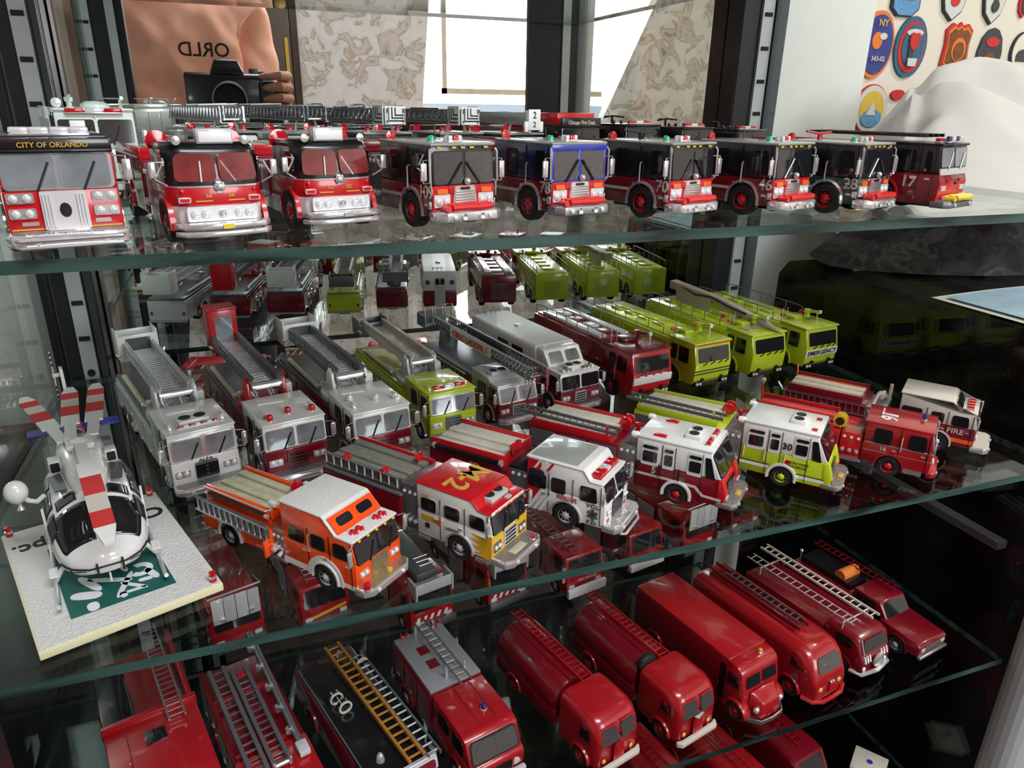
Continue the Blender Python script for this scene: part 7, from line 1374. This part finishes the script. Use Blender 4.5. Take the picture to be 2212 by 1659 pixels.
def c9():
    W = 4.3; H = W / 2; T = T_('fire_truck', 'dark red truck with white striped face, oval grille and two pale roof ladders', 'fire truck', 1.40, 1.065, 'C', 11, GC)
    hull(T, 'cab', [(-.25, H * .8, .8, 1.9, .5), (-.05, H * .92, .75, 2.5, .6), (-.3, H * .97, .75, 2.9, .6), (-.8, H, .75, 4.1, .6), (-1.3, H, .75, 4.35, .6), (-4, H, .75, 4.4, .6)], 'deepred_shaded')
    T.p('windshield', MB().panel([(-.30, -1.6, 2.95), (-.30, 1.6, 2.95), (-.74, 1.5, 3.95), (-.74, -1.5, 3.95)], .12, .3, (1, 0, .4), .2), 'glass_dark'); T.p('windshield_post', MB().tube([(-.2, -1.75, 2.9), (-.75, -1.65, 4.1)], .08), 'chrome')
    T.p('grille', MB().lathe([(.01, -.1), (.7, -.06), (.7, .08), (.6, .14), (.01, .12)], (0, .35, 1.75), 'x', 24), 'chrome')
    for i in range(6): T.p('face_stripe', MB().panel([(-.02, -1.75 + i * .34 if i < 3 else .55 + (i - 3) * .38, 2.1), (-.02, -1.6 + i * .34 if i < 3 else .7 + (i - 3) * .38, 2.1), (-.22, -1.6 + i * .34 if i < 3 else .7 + (i - 3) * .38, 2.7), (-.22, -1.75 + i * .34 if i < 3 else .55 + (i - 3) * .38, 2.7)], .14, .02, (1, 0, .2)), 'signwhite')
    T.p('bumper', MB().tube([(-1.0, -2.25, 1.0), (0, -1.9, .95), (.3, 0, .95), (0, 1.9, .95), (-1.0, 2.25, 1.0)], .2, 8), 'chrome')
    for s in (-1, 1): T.p('side_window', MB().panel(side_quad(-2.8, -1.2, 3.0, 3.95, s * H), .05, .2, (0, s, 0)), 'glass_dark'); T.p('headlight', MB().ball((-.1, s * 1.5, 1.35), .24, .6), 'lens_clear')
    body(T, -4.1, -13.5, W, .8, 3.6, 'deepred_shaded', -10.5, .85, 'red', 'deepred_shaded', 3)
    ladder(T, (-14.0, -1.2, 5.0), (-1.8, -1.1, 5.0), .95, 15, 'silver', rail=(.07, .12), name='roof_ladder', r=.04); ladder(T, (-14.2, 1.0, 5.25), (-1.4, 1.0, 5.2), .95, 18, 'hosewhite', rail=(.16, .2), name='roof_ladder', r=.06)
    for x in (-12, -2.6): T.p('ladder_gantry', MB().tube([(x, -1.9, 4.1), (x, -1.9, 4.9), (x, 1.7, 4.9), (x, 1.7, 4.1)], .07), 'silver')
    axle(T, -1.9, W, .85, 'red', 'deepred_shaded')
c9()
def c10():
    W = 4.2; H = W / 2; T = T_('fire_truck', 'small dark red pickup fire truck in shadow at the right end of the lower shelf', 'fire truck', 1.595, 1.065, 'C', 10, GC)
    T.p('bonnet', MB().prism([(-4.2, .8), (-.2, .8), (0, 1.2), (0, 1.9), (-.2, 2.15), (-4.2, 2.5)], -H, H), 'deepred_shaded', None, .18); T.p('cab', MB().prism([(-7.6, 2.3), (-3.6, 2.4), (-4.6, 3.8), (-7.4, 3.85)], -H + .25, H - .25), 'deepred_shaded', None, .15); T.p('windshield', MB().panel([(-3.68, -1.6, 2.5), (-3.68, 1.6, 2.5), (-4.5, 1.5, 3.65), (-4.5, -1.5, 3.65)], .05, .2, (1, 0, .5)), 'glass_dark')
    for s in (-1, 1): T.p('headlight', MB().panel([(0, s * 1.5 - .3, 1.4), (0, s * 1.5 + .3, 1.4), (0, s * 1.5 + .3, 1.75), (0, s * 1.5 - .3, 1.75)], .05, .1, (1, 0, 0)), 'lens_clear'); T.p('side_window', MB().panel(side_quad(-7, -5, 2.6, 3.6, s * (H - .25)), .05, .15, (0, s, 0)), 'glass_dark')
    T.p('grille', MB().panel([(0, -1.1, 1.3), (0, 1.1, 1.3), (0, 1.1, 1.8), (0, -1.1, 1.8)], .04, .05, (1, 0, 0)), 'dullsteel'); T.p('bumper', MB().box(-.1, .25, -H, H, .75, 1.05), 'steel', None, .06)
    body(T, -7.5, -14.5, W, .8, 2.8, 'deepred_shaded', -11.5, .85, 'silver', 'deepred_shaded', 2); axle(T, -2.2, W, .85, 'silver', 'deepred_shaded'); T.p('tool_rack', MB().box(-14, -8, -1.4, 1.4, 2.8, 3.4), 'black'); T.p('hose_reel', MB().cyl((-9.5, -1.2, 3.6), (-9.5, 1.2, 3.6), .6, n=16), 'patch_orange'); ladder(T, (-14.4, 1.2, 4.2), (-5, 1.2, 4.1), .9, 14, 'deepred_shaded', name='roof_ladder')
    T.p('rear_lamp', MB().ball((-14.2, -1.3, 3.9), .2), 'chrome'); T.p('lamp_post', MB().cyl((-14.2, -1.3, 2.8), (-14.2, -1.3, 3.8), .06), 'chrome')
c10()
# back row of the lower shelf
def euro(X, Y, head, label, kind, W=4.7, z1=4.9, lad=True):
    H = W / 2; T = T_('fire_truck', label, 'fire truck', X, Y, 'C', head, GD)
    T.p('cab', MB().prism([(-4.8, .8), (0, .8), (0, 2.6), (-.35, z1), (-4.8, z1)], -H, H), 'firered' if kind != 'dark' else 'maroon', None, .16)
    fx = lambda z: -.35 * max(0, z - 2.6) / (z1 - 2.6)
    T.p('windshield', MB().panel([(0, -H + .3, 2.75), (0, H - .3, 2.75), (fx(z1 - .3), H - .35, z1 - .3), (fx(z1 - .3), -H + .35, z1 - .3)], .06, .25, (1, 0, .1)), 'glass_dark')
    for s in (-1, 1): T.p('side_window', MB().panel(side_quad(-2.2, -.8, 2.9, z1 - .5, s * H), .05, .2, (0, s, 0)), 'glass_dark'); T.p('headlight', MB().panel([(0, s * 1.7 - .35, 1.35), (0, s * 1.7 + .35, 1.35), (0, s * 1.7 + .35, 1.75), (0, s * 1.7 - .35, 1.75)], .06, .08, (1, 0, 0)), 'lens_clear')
    axle(T, -1.9, W, .85, 'silver', 'firered'); body(T, -5.0, -15, W, .8, 4.4, 'deepred_shaded', -11.5, .85, 'silver', 'firered', 3, 'silver')
    T.p('bumper', MB().box(-.15, .45, -H, H, .6, 1.35), {'white': 'signwhite'}.get(kind, 'dullsteel'), None, .08)
    if lad: ladder(T, (-14.5, -.9, 5.1), (-.8, -.8, 5.2), 1.0, 16, 'steel', name='roof_ladder')
    if kind == 'plate':
        for k in (-1, 0, 1, 2): T.p('front_shield', MB().box(.25, .4, -2.1 + (k + 1) * 1.05, -1.1 + (k + 1) * 1.05, 3.9, 6.5), 'lens_clear' if k % 2 else 'silver', None, .03)
        T.p('shield_bar', MB().tube([(-2.5, -2.3, 5.6), (.1, -2.3, 6.6), (.1, 2.3, 6.8), (-2.5, 2.3, 6.0)], .1), 'chrome'); T.p('shield_clip', MB().box(.3, .55, -1.5, -1.0, 4.1, 4.4).box(.3, .55, 1.0, 1.5, 4.3, 4.6), 'chrome', None, .05)
    if kind == 'basket':
        o = T.p('basket', MB().box(-1.4, .5, -1.9, 1.9, 5.0, 5.15).box(.38, .5, -1.9, 1.9, 5.0, 6.2), 'silver', None, .05)
        for s in (-1, 1): T.p('basket_side', MB().box(-1.2, .6, s * 1.9 - .12, s * 1.9 + .12, 4.4, 6.2), 'silver', o, .1)
        for i in range(3): T.p('basket_rung', MB().cyl((-2.2 - i * .7, -.2, 6.2), (-2.2 - i * .7, 1.3, 6.2), .07), 'chrome', o)
        for i in range(5): T.p('chevron', MB().prismx([(-1.9 + i * .75, 1.55), (-1.6 + i * .75, 1.55), (-1.35 + i * .75, 2.1), (-1.65 + i * .75, 2.1)], -.02, .05), 'signwhite')
        T.p('ladder_beam', MB().box(-14, -1.2, -1.0, 1.2, 5.3, 6.0), 'dullsteel', None, .08)
    if kind == 'modern':
        T.p('white_bumper', MB().box(.2, .6, -H - .05, H + .05, .55, 1.6), 'signwhite', None, .1); T.p('mirror', MB().box(.1, .3, -H - .75, -H - .35, 2.6, 4.4), 'chrome', None, .08)
        T.t('FIRE RESCUE', (.03, .2, 2.1), .42, (0, 1, 0), (0, 0, 1), 'ivory')
    if kind == 'yellow': T.p('yellow_stripe', MB().prismx([(-2, 1.6), (2, 2.3), (2, 2.0), (-2, 1.3)], -.02, .04), 'yellow')
euro(-.13, 1.69, 14, 'red truck with silver shield plates before its cab, behind the base edge', 'plate', lad=False)
euro(.095, 1.71, 12, 'red truck with a yellow slash on its face, under the orange engine', 'yellow')
euro(.37, 1.60, 14, 'red platform truck with a grey basket and white chevrons, left one of two', 'basket', lad=False)
euro(.60, 1.63, 13, 'red platform truck with a grey basket and white chevrons, right one of two', 'basket', lad=False)
euro(.835, 1.61, 11, 'red modern truck with a white bumper under the white rescue truck', 'modern')
euro(1.07, 1.66, 11, 'red truck with a plain white bumper under engine 5', 'white')
euro(1.275, 1.68, 11, 'red truck with pale shield plates under the lime engine 30', 'plate', lad=False)
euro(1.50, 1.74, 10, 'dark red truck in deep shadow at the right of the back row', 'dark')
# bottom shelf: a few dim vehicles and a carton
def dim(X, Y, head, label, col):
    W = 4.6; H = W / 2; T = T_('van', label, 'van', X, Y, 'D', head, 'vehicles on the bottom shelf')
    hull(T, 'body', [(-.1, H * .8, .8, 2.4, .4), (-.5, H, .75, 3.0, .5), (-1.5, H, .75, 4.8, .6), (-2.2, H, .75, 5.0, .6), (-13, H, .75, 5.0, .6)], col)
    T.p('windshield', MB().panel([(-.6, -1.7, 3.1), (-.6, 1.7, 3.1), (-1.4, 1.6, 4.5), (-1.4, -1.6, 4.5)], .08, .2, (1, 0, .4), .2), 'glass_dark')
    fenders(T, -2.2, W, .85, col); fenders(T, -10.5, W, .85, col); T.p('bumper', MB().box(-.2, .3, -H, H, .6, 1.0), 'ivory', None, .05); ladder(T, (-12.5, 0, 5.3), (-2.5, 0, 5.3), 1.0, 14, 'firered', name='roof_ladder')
dim(1.02, 1.12, 12, 'red van on the bottom shelf, left one of the three', 'firered'); dim(1.22, 1.16, 12, 'red van on the bottom shelf, middle one of the three', 'firered'); dim(1.43, 1.18, 10, 'dark red van on the bottom shelf, right one of the three', 'deepred_shaded')
bx = T_('carton', 'small tan carton on the bottom shelf near the right front', 'carton', 1.70, 1.17, 'D', 35); bx.p('box', MB().box(-3.4, 0, -1.7, 1.7, 0, .9), 'hosewhite', None, .05); bx.p('dot', MB().cyl((-1.7, .1, .88), (-1.7, .1, .93), .32, n=14), 'blue')
